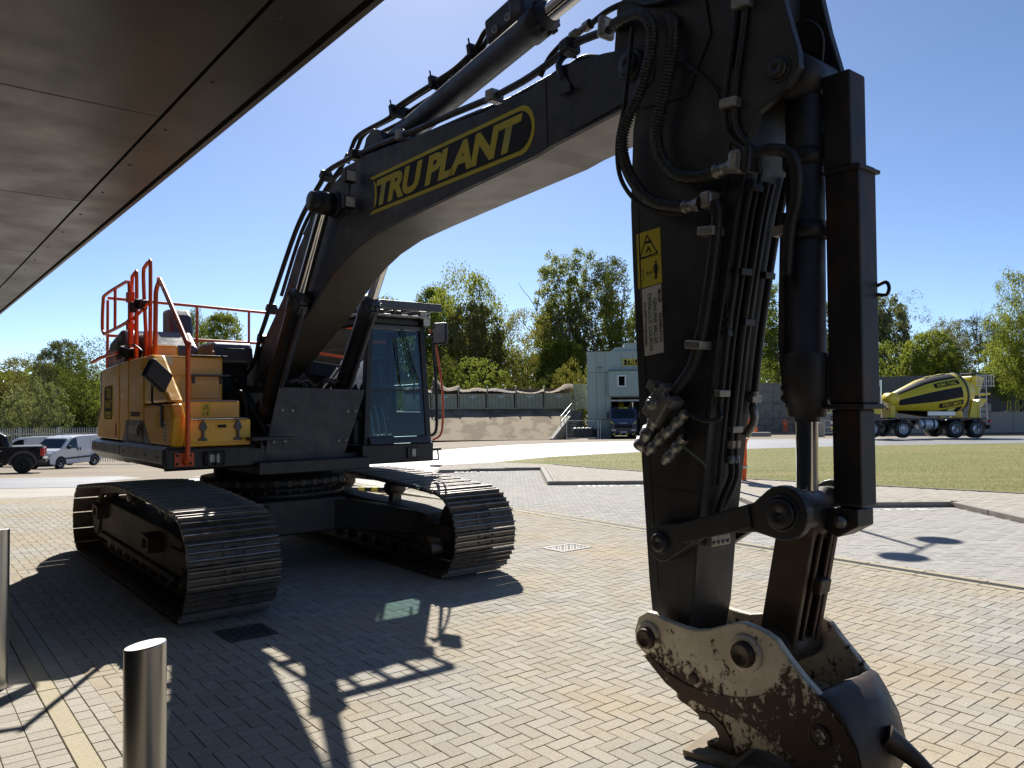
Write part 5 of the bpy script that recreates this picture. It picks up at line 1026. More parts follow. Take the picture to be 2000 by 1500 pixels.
# hydraulic pipes and hoses on the arm
def bellows(pts, r, par, name='ribbed_hose'):
    ps, _ = spline([Vector(p) for p in pts], 60); L = [0]
    for a, b_ in zip(ps[:-1], ps[1:]): L.append(L[-1]+(b_-a).length)
    st = 0.0175; nn = int(L[-1]/st); out = []; rad = []; j = 0
    for i in range(nn*4):
        s_ = i*st/4
        while j < len(L)-2 and L[j+1] < s_: j += 1
        t = (s_-L[j])/max(1e-6, L[j+1]-L[j]); out.append(ps[j].lerp(ps[j+1], min(1, t))); rad.append(r*(1.0 if i % 4 < 2 else 0.70))
    m = MB(); m.tube(out, r, 12, rad=rad); return m.build(name, 'ribbed_rubber', par)
bellows([(5.70, -0.24, 3.99), (5.86, -0.28, 3.965), (5.99, -0.31, 3.91), (6.06, -0.32, 3.79), (6.04, -0.32, 3.66), (5.97, -0.32, 3.50), (5.87, -0.31, 3.38), (5.815, -0.30, 3.27), (5.825, -0.29, 3.13), (5.92, -0.29, 2.97), (6.05, -0.29, 2.865), (6.25, -0.29, 2.80)], 0.034, arm)
bellows([(6.02, -0.16, 3.93), (6.13, -0.24, 3.85), (6.17, -0.28, 3.72), (6.165, -0.29, 3.62), (6.13, -0.29, 3.49), (6.075, -0.28, 3.36), (6.045, -0.28, 3.24), (6.08, -0.28, 3.10), (6.18, -0.28, 2.99), (6.32, -0.28, 2.945), (6.45, -0.28, 2.945)], 0.036, arm)
hose([(5.90, -0.30, 3.88), (5.86, -0.33, 3.45), (5.785, -0.31, 3.25), (5.80, -0.3, 3.05), (5.93, -0.29, 2.88), (6.1, -0.28, 2.80), (6.22, -0.28, 2.775)], 0.013, par=arm, k=6)
def fit(par, a, d, prof, mat='zinc'): m = MB(); m.lathe(prof, a, d, 10); m.build('hose_end', mat, par)
fit(arm, (6.24, -0.29, 2.803), (1, 0, -0.04), [(0, 0.036), (0.02, 0.038), (0.02, 0.030), (0.07, 0.030), (0.07, 0.038), (0.10, 0.038)]); fit(arm, (6.43, -0.28, 2.945), (1, 0, 0.06), [(0, 0.038), (0.02, 0.04), (0.02, 0.03), (0.08, 0.03), (0.08, 0.036), (0.10, 0.036)])
def box_at(name, c, s, rot, mat, par=arm, bev=0.006): m = MB(); m.box(c, s, rot); return m.build(name, mat, par, bev)
box_at('pipe_clamp', (6.56, -0.27, 2.965), (0.075, 0.10, 0.11), (0, 0.1, 0), 'zinc', bev=0.02); box_at('pipe_clamp', (6.62, -0.26, 2.96), (0.05, 0.10, 0.13), (0, 0.1, 0), 'black_steel', bev=0.015)
box_at('pipe_clamp', (6.375, -0.26, 2.815), (0.07, 0.09, 0.085), (0, 0.0, 0), 'zinc', bev=0.015)
hose([(6.62, -0.25, 2.985), (6.70, -0.22, 3.0), (6.79, -0.19, 2.96), (6.81, -0.17, 2.86), (6.79, -0.15, 2.74), (6.75, -0.14, 2.62), (6.72, -0.13, 2.4)], 0.030, par=arm)
hose([(6.41, -0.27, 2.80), (6.42, -0.26, 2.72), (6.38, -0.25, 2.5), (6.33, -0.25, 2.25), (6.29, -0.25, 2.10), (6.24, -0.25, 1.97), (6.15, -0.26, 1.86), (6.08, -0.27, 1.80)], 0.030, 'arm_paint', arm, 4, 12, 'steel_pipe')
for x, z in ((6.375, 2.655), (6.285, 2.08)): box_at('pipe_clamp', (x, -0.255, z), (0.10, 0.10, 0.045), (0, 0.1, 0), 'zinc')
for k, dx in enumerate((0.0, 0.055)):
    hose([(6.62+dx*1.2, -0.245, 5.0), (6.55+dx, -0.24, 3.85), (6.475+dx, -0.24, 3.38), (6.465+dx, -0.24, 3.2), (6.50+dx, -0.24, 3.10), (6.60+dx*0.6, -0.235, 3.00), (6.60+dx*0.8, -0.225, 2.9)], 0.016, 'arm_paint', arm, 4, 10, 'steel_pipe')
box_at('pipe_clamp', (6.50, -0.245, 3.28), (0.10, 0.06, 0.05), (0, 0.1, 0), 'zinc'); box_at('pipe_clamp', (6.58, -0.245, 3.76), (0.10, 0.06, 0.06), (0, 0.1, 0), 'zinc')
hose([(6.06, -0.22, 3.62), (6.18, -0.235, 3.60), (6.30, -0.235, 3.50), (6.40, -0.235, 3.38), (6.44, -0.24, 3.28)], 0.011, par=arm)
# lines running down the arm's front face
def front_x(z): return interp(z, (0.69, 1.10, 1.48, 2.11, 2.48, 2.73, 3.05, 3.8), (6.18, 6.225, 6.28, 6.37, 6.44, 6.49, 6.58, 6.66))
for yv, r_, z0, z1 in ((-0.165, 0.013, 2.9, 1.78), (-0.11, 0.012, 2.95, 1.35), (-0.045, 0.020, 2.9, 1.62), (0.0, 0.020, 2.9, 1.62), (0.125, 0.020, 2.95, 1.75)):
    zs = [z0+(z1-z0)*i/8 for i in range(9)]; hose([(front_x(z)+0.03, yv, z) for z in zs], r_, 'arm_paint', arm, 2, 8, 'steel_pipe')
for yv, z in ((-0.165, 1.83), (0.125, 1.80), (-0.02, 1.64), (-0.11, 2.45), (0.1, 2.45), (-0.14, 2.86), (-0.02, 2.2)): box_at('pipe_clamp', (front_x(z)+0.035, yv, z), (0.04, 0.09, 0.035), (0, 0.1, 0), 'zinc' if z < 1.9 else 'black_steel', bev=0.004)
hose([(front_x(1.78)+0.03, -0.165, 1.80), (front_x(1.72)+0.035, -0.17, 1.74), (6.40, -0.24, 1.70), (6.33, -0.27, 1.69), (6.26, -0.28, 1.72)], 0.012, par=arm, k=6)
for yv in (-0.045, 0.0): hose([(front_x(1.62)+0.03, yv, 1.62), (front_x(1.5)+0.04, yv, 1.5), (front_x(1.42)+0.05, yv+0.01, 1.40), (front_x(1.3)+0.04, yv-0.03, 1.28), (front_x(1.15)+0.02, -0.09, 1.15), (6.23, -0.10, 1.06)], 0.017, par=arm, k=5)
hose([(front_x(1.75)+0.03, 0.125, 1.76), (front_x(1.68)+0.05, 0.12, 1.68), (front_x(1.6)+0.02, 0.10, 1.6)], 0.022, 'zinc', arm, 4)
for yv, z in ((-0.04, 1.46), (0.005, 1.46), (0.125, 1.72)): fit(arm, (front_x(z)+0.038, yv, z), (0.05, 0, 1), [(0, 0.024), (0.04, 0.024), (0.04, 0.018), (0.08, 0.018), (0.08, 0.026), (0.12, 0.026)])
m = MB(); m.bb((6.2, -0.13, 1.02), (6.26, 0.03, 1.09)); [m.lathe([(0, 0.012), (0.012, 0.012), (0.012, 0)], (6.26, -0.11+0.04*k, 1.04), (1, 0, 0), 6) for k in range(4)]; m.build('grease_block', 'zinc', arm, 0.004)
for k in range(4): m = MB(); m.bb((6.385, -0.185, 2.12+k*0.045), (6.42, -0.14, 2.155+k*0.045)); m.build('cable_gland', 'black_plastic', arm, 0.006)
# valve and quick-release couplings on the arm's side
vd = Vector((-0.62, 0, -0.78)); vr = math.atan2(-0.62, -0.78)
v = box_at('valve_block', (6.055, -0.27, 1.765), (0.13, 0.13, 0.17), (0, R(38), 0), 'zinc', bev=0.012)
m = MB()
for dx, dz in ((0.05, 0.09), (0.10, 0.02), (-0.03, 0.11)): m.box((6.055+dx, -0.29, 1.765+dz), (0.05, 0.09, 0.05), (0, R(38), 0))
m.lathe([(0, 0.035), (0.03, 0.035), (0.03, 0.02), (0.045, 0.02), (0.045, 0)], (6.05, -0.335, 1.78), (0, -1, 0), 12); m.build('valve_caps', 'zinc', v, 0.005)
fit(arm, (6.02, -0.27, 1.70), tuple(vd), [(0, 0.045), (0.04, 0.045), (0.04, 0.036), (0.08, 0.036), (0.08, 0.044), (0.13, 0.044), (0.13, 0.036), (0.16, 0.036), (0.16, 0.042), (0.21, 0.042), (0.21, 0.03), (0.19, 0.028), (0.19, 0)], 'bare_steel')
cq = [(0, 0.028), (0.03, 0.028), (0.03, 0.022), (0.05, 0.022), (0.05, 0.03), (0.09, 0.03), (0.09, 0.024), (0.12, 0.024), (0.12, 0.029), (0.17, 0.029), (0.17, 0.018), (0.2, 0.018), (0.2, 0)]
fit(arm, (6.22, -0.28, 1.73), (-0.75, 0, -0.66), cq); fit(arm, (6.10, -0.28, 1.64), (-0.75, 0, -0.66), cq, 'zinc'); fit(arm, (6.21, -0.28, 1.60), (-0.72, 0, -0.70), cq, 'zinc')
m = MB(); m.prism([(6.06, 1.66), (6.14, 1.72), (6.22, 1.60), (6.14, 1.54)], -0.262, -0.245, 'y'); m.build('coupling_bracket', 'black_steel', arm, 0.003)
hose([(6.17, -0.29, 1.57), (6.24, -0.30, 1.54), (6.31, -0.27, 1.48), (6.33, -0.26, 1.45)], 0.005, 'decal_green', arm)

# bucket cylinder with its rod guard
bc, d = cylinder('bucket_cylinder', (6.76, 0.0, 3.30), (6.735, 0, 1.27), 1.545, 0.092, 0.052, 'arm_paint', gland=False)
m = MB(); m.lathe([(1.28, 0.105), (1.30, 0.112), (1.50, 0.112), (1.52, 0.10)], (6.76, 0, 3.30), d, 32); m.build('gland', 'arm_paint', bc)
for k in range(4): m = MB(); m.lathe([(0, 0.022), (0.03, 0.022), (0.03, 0)], (6.66+0.0, -0.06+0.05*(k % 2), 1.80+0.05*(k//2)), (0.6, -0.8, 0), 10); m.build('port_bolt', 'black_steel', bc)
hose([(6.665, -0.05, 1.84), (6.65, -0.055, 2.1), (6.67, -0.05, 2.72)], 0.022, 'arm_paint', bc, 3, 10, 'steel_pipe')
for z in (2.62, 2.98): m = MB(); m.lathe([(-0.04, 0.096), (-0.04, 0.103), (0.04, 0.103), (0.04, 0.096)], (6.75, 0, z), (0, 0, 1), 28); m.build('clamp_band', 'black_steel', bc)
box_at('pipe_clamp', (6.70, -0.11, 2.62), (0.10, 0.06, 0.05), (0, 0, 0), 'zinc', bc)
# the guard: two boxed sections in line, standing off the cylinder's front-left
gr = MB(); gr.bb((6.865, -0.02, 1.77), (7.035, 0.15, 2.90)); gd = gr.build('rod_guard', 'guard_steel', exc, 0.012)
m = MB(); m.bb((6.86, -0.02, 2.885), (7.0, 0.135, 3.35)); m.build('guard_upper', 'guard_steel', gd, 0.012)
m = MB(); m.bb((6.855, -0.035, 2.865), (7.05, 0.165, 2.885)); m.build('guard_flange', 'guard_steel', gd, 0.006); m = MB(); m.bb((6.845, -0.035, 1.745), (7.045, 0.165, 1.77)); m.build('guard_flange', 'guard_steel', gd, 0.006)
m = MB(); m.bb((6.875, -0.01, 1.29), (7.015, 0.135, 1.745)); m.build('guard_lower', 'guard_steel', gd, 0.01)
for z in (3.06, 2.99): m = MB(); m.bb((6.79, -0.01, z-0.03), (6.865, 0.05, z+0.03)); m.build('guard_bracket', 'black_steel', gd, 0.004)
m = MB(); m.tube([(7.03, 0.14, 2.33), (7.07, 0.15, 2.345), (7.085, 0.15, 2.315), (7.07, 0.15, 2.285), (7.03, 0.14, 2.29)], 0.009, 8, 4); m.build('lifting_eye', 'guard_steel', gd)
m = MB(); m.prism([(6.83, 1.28), (7.0, 1.28), (7.0, 1.20), (6.9, 1.14), (6.83, 1.17)], -0.02, 0.13, 'y'); m.build('guard_foot', 'black_steel', gd, 0.006)
m = MB(); m.lathe([(0, 0.028), (0.02, 0.028), (0.02, 0.014), (0.03, 0.014), (0.03, 0)], (6.92, -0.02, 1.215), (0, -1, 0), 12); m.build('guard_bolt', 'zinc', gd)
# rocker links between arm and rod, and the bucket link
def link_plate(y0, y1):
    m = MB(); a, b_ = (6.045, 1.035), (6.775, 1.265); pts = []
    for k in range(13): q = R(75+20*k); pts.append((a[0]+0.105*math.cos(q), a[1]+0.105*math.sin(q)))
    pts.append((6.30, 1.085)); pts.append((6.50, 1.14)); pts.append((6.63, 1.16))
    for k in range(15): q = R(-95+16*k); pts.append((b_[0]+0.128*math.cos(q), b_[1]+0.128*math.sin(q)))
    pts.append((6.62, 1.30)); pts.append((6.15, 1.145)); m.prism(pts, y0, y1, 'y'); return m
lk = link_plate(-0.285, -0.225).build('rocker_link', 'arm_paint', exc, 0.008)
m = MB(); m.prism([(6.15, 1.14), (6.60, 1.285), (6.62, 1.18), (6.20, 1.05)], -0.298, -0.285, 'y'); m.build('link_rib', 'arm_paint', lk, 0.005)
pin(lk, 6.045, 1.035, -0.285, 0.050, 'arm_paint', h=0.006, boss=1.2); pin(lk, 6.775, 1.265, -0.285, 0.070, 'arm_paint', h=0.006, boss=1.25)
lk2 = link_plate(0.17, 0.23).build('rocker_link', 'arm_paint', exc, 0.008)
m = MB(); m.lathe([(-0.225, 0), (-0.225, 0.095), (-0.12, 0.10), (-0.12, 0.085), (0.085, 0.085), (0.085, 0.10), (0.17, 0.095), (0.17, 0)], (6.775, 0, 1.265), (0, 1, 0), 32); m.build('rod_end', 'black_steel', exc)
bl = MB(); s_ = lambda pts: pts
def bar(m, p, q, wx, y0, y1):   # slab from p to q in the x-z plane
    P, Q = Vector((p[0], 0, p[1])), Vector((q[0], 0, q[1])); d = (Q-P).normalized(); nn = Vector((d.z, 0, -d.x))*wx/2
    m.prism([((P+nn).x, (P+nn).z), ((Q+nn).x, (Q+nn).z), ((Q-nn).x, (Q-nn).z), ((P-nn).x, (P-nn).z)], y0, y1, 'y')
T, Bq = (6.745, 1.20), (6.62, 0.58)
bar(bl, T, Bq, 0.19, -0.125, -0.085); bar(bl, T, Bq, 0.19, 0.085, 0.125); bar(bl, (6.70, 1.16), (6.58, 0.64), 0.03, -0.085, 0.085)
bkl = bl.build('bucket_link', 'brown_steel', exc, 0.01)
m = MB(); bar(m, (6.83, 1.15), (6.715, 0.62), 0.025, -0.058, -0.035); bar(m, (6.83, 1.15), (6.715, 0.62), 0.025, 0.035, 0.058); m.box((6.775, 0, 0.90), (0.10, 0.10, 0.07), (0, 0.2, 0)); m.build('link_web', 'brown_steel', bkl, 0.008)
for c in (T, Bq): m = MB(); m.lathe([(-0.15, 0), (-0.15, 0.095), (0.15, 0.095), (0.15, 0)], (c[0], 0, c[1]), (0, 1, 0), 28); m.build('link_boss', 'brown_steel', bkl)

# =================================================================== QUICK COUPLER
upl = [(5.862, 0.455), (5.855, 0.53), (5.885, 0.61), (5.95, 0.65), (6.01, 0.65), (6.07, 0.63), (6.19, 0.62), (6.27, 0.62), (6.35, 0.64), (6.42, 0.67), (6.49, 0.70), (6.55, 0.72), (6.62, 0.712), (6.68, 0.70), (6.74, 0.675), (6.80, 0.61), (6.88, 0.535), (6.98, 0.46), (7.065, 0.38), (7.12, 0.30), (7.14, 0.20), (7.12, 0.12), (7.04, 0.09), (6.9, 0.14), (6.74, 0.20), (6.6, 0.24), (6.45, 0.255), (6.3, 0.26), (6.16, 0.275), (6.08, 0.305), (6.0, 0.36), (5.93, 0.415)]
cp = MB(); cp.prism(upl, -0.295, -0.25, 'y'); qc = cp.build('quick_coupler', 'chipped_cream', exc, 0.010, 3)
cp = MB(); cp.prism([(x-0.062*sm(6.88, 7.1, x), z) for x, z in upl], 0.175, 0.22, 'y'); fp = cp.build('side_plate', 'chipped_cream', qc, 0.010, 3)
band = [(5.925, 0.41), (6.0, 0.355), (6.08, 0.30), (6.16, 0.27), (6.3, 0.257), (6.45, 0.252), (6.6, 0.238), (6.74, 0.198), (6.9, 0.138), (7.04, 0.092), (7.12, 0.125), (7.137, 0.20), (7.118, 0.295), (7.062, 0.377), (6.978, 0.457), (6.879, 0.532), (6.80, 0.606), (6.765, 0.56), (6.73, 0.47), (6.66, 0.40), (6.55, 0.355), (6.42, 0.335), (6.3, 0.325), (6.2, 0.33), (6.08, 0.36), (5.97, 0.42)]
m = MB(); m.prism(band, -0.3015, -0.295, 'y'); m.build('worn_band', 'chipped_worn', qc)
low = [(6.095, 0.30), (6.09, 0.215), (6.12, 0.20), (6.18, 0.185), (6.23, 0.165), (6.245, 0.145), (6.29, 0.155), (6.345, 0.135), (6.37, 0.105), (6.365, 0.075), (6.34, 0.055), (6.31, 0.062), (6.295, 0.05), (6.30, 0.02), (6.35, 0.006), (6.41, 0.006), (6.46, 0.035), (6.52, 0.085), (6.58, 0.105), (6.66, 0.115), (6.75, 0.09), (6.79, 0.05), (6.80, 0.012), (6.845, 0.012), (6.86, 0.06), (6.89, 0.075), (6.915, 0.055), (6.92, 0.02), (7.0, 0.02), (7.06, 0.09), (6.95, 0.20), (6.7, 0.26), (6.4, 0.30)]
m = MB(); m.prism(low, -0.235, -0.17, 'y'); lo = m.build('lower_jaw', 'chipped_cream', qc, 0.010, 3)
m = MB(); m.prism(low, 0.10, 0.165, 'y'); m.build('lower_jaw', 'chipped_cream', qc, 0.010, 3)
m = MB(); m.prism([(6.245, 0.145), (6.29, 0.155), (6.345, 0.135), (6.37, 0.105), (6.365, 0.075), (6.34, 0.055), (6.31, 0.062), (6.295, 0.05), (6.30, 0.02), (6.35, 0.006), (6.41, 0.006), (6.455, 0.035), (6.45, 0.10), (6.40, 0.16), (6.32, 0.20), (6.25, 0.19)], -0.243, -0.2355, 'y'); m.build('jaw_lip', 'brown_steel', lo, 0.004)
m = MB(); m.prism([(6.76, 0.10), (6.79, 0.05), (6.80, 0.012), (6.845, 0.012), (6.86, 0.06), (6.89, 0.075), (6.95, 0.11), (6.9, 0.145), (6.82, 0.14)], -0.243, -0.2355, 'y'); m.build('jaw_lip', 'brown_steel', lo, 0.004)
m = MB(); m.bb((6.31, -0.17, 0.02), (6.42, 0.10, 0.06)); m.bb((6.30, -0.165, 0.06), (6.33, 0.095, 0.14)); m.bb((6.1, -0.165, 0.22), (6.95, 0.095, 0.25)); m.build('jaw_bar', 'brown_steel', qc, 0.01)
m = MB(); m.bb((6.0, -0.249, 0.33), (6.86, 0.174, 0.37)); m.build('floor_plate', 'chipped_cream', qc, 0.006)
# rounded nose joining the plates, with the lifting tooth
ns = MB(); seg = 10; prof = [(6.93, 0.478), (6.985, 0.465), (7.06, 0.395), (7.115, 0.305), (7.142, 0.20), (7.13, 0.11), (7.05, 0.06)]
vs = []; ys = [-0.2945+0.514*i/seg for i in range(seg+1)]
for (x, z) in prof:
    for yv in ys: e = (1-((yv+0.0375)/0.257)**2); q_ = max(0, (yv+0.0375)/0.257)**2*0.062; vs.append((x+0.006+0.012*e-q_*sm(6.88, 7.1, x), yv, z+0.006+0.004*e))
for (x, z) in prof:
    for yv in ys: e = (1-((yv+0.0375)/0.257)**2); q_ = max(0, (yv+0.0375)/0.257)**2*0.062; vs.append((x+0.012*e-0.05-q_*sm(6.88, 7.1, x), yv, z+0.004*e-0.02))
w_ = seg+1; NP = len(prof)*w_; fs = []
for i in range(len(prof)-1):
    for j in range(seg): fs.append((i*w_+j, i*w_+j+1, (i+1)*w_+j+1, (i+1)*w_+j)); fs.append((NP+i*w_+j+1, NP+i*w_+j, NP+(i+1)*w_+j, NP+(i+1)*w_+j+1))
for j in range(seg): fs.append((j, j+1, NP+j+1, NP+j)[::-1]); q = (len(prof)-1)*w_; fs.append((q+j, q+j+1, NP+q+j+1, NP+q+j))
for i in range(len(prof)-1):
    for j in (0, seg): a = i*w_+j; fs.append((a, a+w_, NP+a+w_, NP+a))
ns.smooth = True; ns.add(vs, fs); ns.build('nose', 'brown_steel', qc, 0.012, 2)
m = MB(); m.tube([(7.13, -0.07, 0.30), (7.19, -0.03, 0.25), (7.26, 0.0, 0.19), (7.32, 0.02, 0.12), (7.325, 0.02, 0.06), (7.27, 0.01, 0.04), (7.17, -0.02, 0.09)], 0.04, 12, 5, rad=[0.06, 0.045, 0.034, 0.03, 0.028, 0.03, 0.036]); m.build('lifting_eye', 'brown_steel', qc)
m = MB(); m.prism([(6.86, 0.45), (6.95, 0.45), (6.95, 0.425), (6.86, 0.425)], 0.168, 0.1745, 'y'); m.build('inner_plate', 'brown_steel', fp, 0.003, rot=None)
def coup_pin(x, z, y, r): 
    m = MB(); m.lathe([(0, r*1.55), (0.012, r*1.55), (0.018, r*1.45), (0.018, r*1.1)], (x, y, z), (0, -1, 0), 36); m.build('pin_boss', 'chipped_cream', qc)
    m = MB(); m.lathe([(0, r), (0.045, r), (0.052, r-0.010), (0.046, r-0.016), (0.046, 0.006), (0.04, 0)], (x, y, z), (0, -1, 0), 36); m.build('pivot_pin', 'brown_steel', qc)
coup_pin(5.965, 0.515, -0.295, 0.052); coup_pin(6.575, 0.575, -0.295, 0.058)
m = MB(); m.lathe([(0, 0.030), (0.006, 0.030), (0.008, 0.026), (0.008, 0)], (6.262, 0.372, 0), (0, 0, 1), 8)
m = MB(); m.lathe([(0, 0.030), (0.010, 0.030), (0.012, 0.026), (0.012, 0)], (6.262, -0.296, 0.372), (0, -1, 0), 8); m.build('bolt', 'brown_steel', qc)
m = MB(); m.lathe([(0, 0.050), (0.010, 0.050), (0.012, 0.044), (0.006, 0.040), (0.006, 0.036)], (6.955, -0.3015, 0.305), (0, -1, 0), 28); m.build('plug_rim', 'brown_steel', qc); m = MB(); m.lathe([(0, 0.034), (0.012, 0.034), (0.014, 0.030), (0.014, 0)], (6.955, -0.3015, 0.305), (0, -1, 0), 24); m.build('plug', 'chipped_cream', qc)
m = MB(); m.lathe([(-0.24, 0), (-0.24, 0.055), (0.17, 0.055), (0.17, 0)], (5.965, 0, 0.515), (0, 1, 0), 24); m.build('arm_pin', 'brown_steel', qc)

# =================================================================== LAMP POST (stands behind the arm; its shadow falls across the bay)
lp = thing('lamp_post', 'twin-headed lamp post standing behind the excavator arm, casting the shadow with two round heads', 'lamp post', (4.25, 15.9, 0.10), R(47))
m = MB(); m.tube([(0, 0, 0), (0, 0, 1.2), (0, 0, 4.9)], 0.05, 12, rad=[0.062, 0.055, 0.04]); m.build('post', 'slate_grey', lp)
m = MB(); m.tube([(-0.68, 0, 4.92), (0, 0, 4.9), (0.68, 0, 4.92)], 0.025, 8); m.build('cross_arm', 'slate_grey', lp)
for s in (-1, 1): m = MB(); m.lathe([(0, 0), (0, 0.25), (0.05, 0.27), (0.09, 0.2), (0.09, 0)], (s*0.72, 0, 4.86), (0, 0, 1), 24); m.build('lamp_head', 'slate_grey', lp)

# =================================================================== BUILDINGS AND YARD
# green batching building
GB_D = 76.0
bx0 = gx(1147, GB_D); g0 = hz(12, 76)
b = thing('green_building', 'pale green clad plant building with stepped parapet, small white window and truck bay', 'building', (bx0, GB_D, g0), R(-6))
def gb(x, y): return x-bx0, y-GB_D
H1 = 8.35
m = MB(); m.bb((0, 0, 0), (2.25, 9, H1)); m.bb((2.25, 0.0, 4.1), (8.2, 9, H1)); m.bb((6.9, 0, 0), (8.2, 9, 4.1)); m.build('wall', 'cladding_green', b)
m = MB(); m.bb((2.2, 8.4, 0), (7.0, 8.6, 4.1)); m.bb((2.26, 0.3, 0), (2.30, 8.4, 4.1)); m.build('bay_interior', 'interior_wall', b)
m = MB(); m.bb((2.25, 0.1, 4.02), (6.9, 8.5, 4.09)); m.build('bay_ceiling', 'interior_wall', b)
m = MB(); m.tube([(2.4, 4, 0), (3.2, 4, 4.0)], 0.12, 6); m.build('bay_brace', 'galvanised', b); m = MB(); m.tube([(4.4, 5, 0), (4.4, 5, 4.0)], 0.14, 6); m.build('bay_column', 'galvanised', b)
m = MB(); m.bb((2.26, -0.02, 3.65), (6.9, 0.06, 3.82)); m.build('roller_shutter', 'galvanised', b)
m = MB(); m.bb((2.05, -0.65, 4.15), (7.5, -0.002, 6.55)); pj = m.build('control_room', 'cladding_green', b)
m = MB(); m.bb((2.02, -0.70, 6.55), (7.55, 0, 6.63)); m.build('flashing', 'fence_grey', b)
wf = MB(); 
for a in ((2.88, 3.70, 5.05, 5.15), (2.88, 3.70, 6.05, 6.15), (2.88, 3.0, 5.15, 6.05), (3.58, 3.70, 5.15, 6.05)): wf.bb((a[0], -0.69, a[2]), (a[1], -0.652, a[3]))
w_ = wf.build('window', 'window_white', b); m = MB(); m.bb((3.0, -0.665, 5.15), (3.58, -0.655, 6.05)); m.build('pane', 'car_glass', w_)
m = MB(); m.bb((-0.03, -0.05, H1), (8.2, 0.1, H1+0.14)); m.build('parapet_cap', 'cladding_green', b)
m = MB(); m.prism([(2.25, H1+0.15), (2.75, H1+0.55), (3.6, H1+0.55), (3.6, H1+0.15)], 0.3, 4, 'y'); m.bb((3.6, 0.3, H1+0.15), (8, 4, H1+0.95)); m.build('roof_parapet', 'cladding_green', b)
for x in (0.9, 1.75, 3.3, 4.4, 5.5): m = MB(); m.bb((x-0.015, -0.012, 6.64 if x > 2.1 else 1.92), (x+0.015, 0, H1)); m.build('panel_seam', 'fence_grey', b)
m = MB(); m.bb((-0.01, -0.014, 6.42), (2.04, 0, 6.46)); m.bb((-0.01, -0.014, 1.86), (2.04, 0, 1.92)); m.build('panel_joint', 'fence_grey', b, kind='stuff')
m = MB(); m.bb((1.05, -0.22, 6.82), (1.40, -0.02, 6.98)); fl = m.build('flood_light', 'black_plastic', b, 0.02); m = MB(); m.bb((1.09, -0.228, 6.84), (1.36, -0.221, 6.92)); m.build('lens', 'light_lens', fl)
m = MB(); m.bb((1.19, -0.1, 6.5), (1.26, -0.02, 6.6)); m.build('sensor', 'black_plastic', b)
sg = thing('wall_sign', 'black and yellow sign lettered TRU on the green building, cut off by the excavator arm', 'sign', (bx0+3.4*math.cos(R(6))-0.006, GB_D-3.4*math.sin(R(6))-0.06, g0+7.42), R(-6))
m = MB(); m.prism([(-0.05, -0.33), (0.12, 0), (-0.05, 0.33), (3.6, 0.33), (3.75, 0), (3.6, -0.33)], 0, 0.04, 'y'); m.build('board', 'decal_yellow', sg); m = MB(); m.prism([(0.08, -0.26), (0.22, 0), (0.08, 0.26), (3.55, 0.26), (3.65, 0), (3.55, -0.26)], -0.01, 0, 'y'); m.build('field', 'decal_black', sg)
text('lettering', 'TRU PLANT', 0.62, 'decal_yellow', sg, basis((1.9, -0.014, 0.0), (1, 0, 0), (0, 0, 1)), bold=0.012, shear=0.2)

# aggregate bins with their heaps, on a concrete ramp
BD = 86.0; zr1 = at(1000, 800, BD).z; zr0 = hz(0, 72)
ramp = MB(); xa, xb, xc, xd = -26.0, gx(1072, 72), gx(1120, BD), -26.0
ramp.add([(xa, 72, zr0), (xb, 72, zr0), (xc, BD, zr1), (xd, BD, zr1)], [(0, 1, 2, 3)]); structure(ramp.build('concrete_ramp', 'concrete_ramp'))
m = MB(); m.add([(xb+0.02, 72, zr0-0.3), (xc+0.02, BD, zr0-0.3), (xc+0.02, BD, zr1+0.1), (xb+0.02, 72, zr0+0.1), (xb+0.35, 72, zr0-0.3), (xc+0.35, BD, zr0-0.3), (xc+0.35, BD, zr1+0.1), (xb+0.35, 72, zr0+0.1)], [(0,1,2,3),(4,5,6,7),(3,2,6,7),(0,3,7,4),(1,2,6,5)]); tag(m.build('ramp_wall', 'concrete_fence'), 'grey concrete side wall of the sandy ramp, beside the stair railing', 'wall')
bnd = [788, 843, 895, 950.5, 1006, 1062, 1119]
names = ['green metal aggregate bin half hidden by the excavator cab, heaped with sand', 'green metal aggregate bin just right of the excavator cab mirror', 'green metal aggregate bin, second from the cab, heaped with brown sand', 'green metal aggregate bin heaped with grey gravel, middle of the row', 'green metal aggregate bin with a low heap and an open top rail', 'green metal aggregate bin next to the stair, last of the row']
heaps = [1.3, 1.9, 1.35, 1.2, 0.75, 1.1]
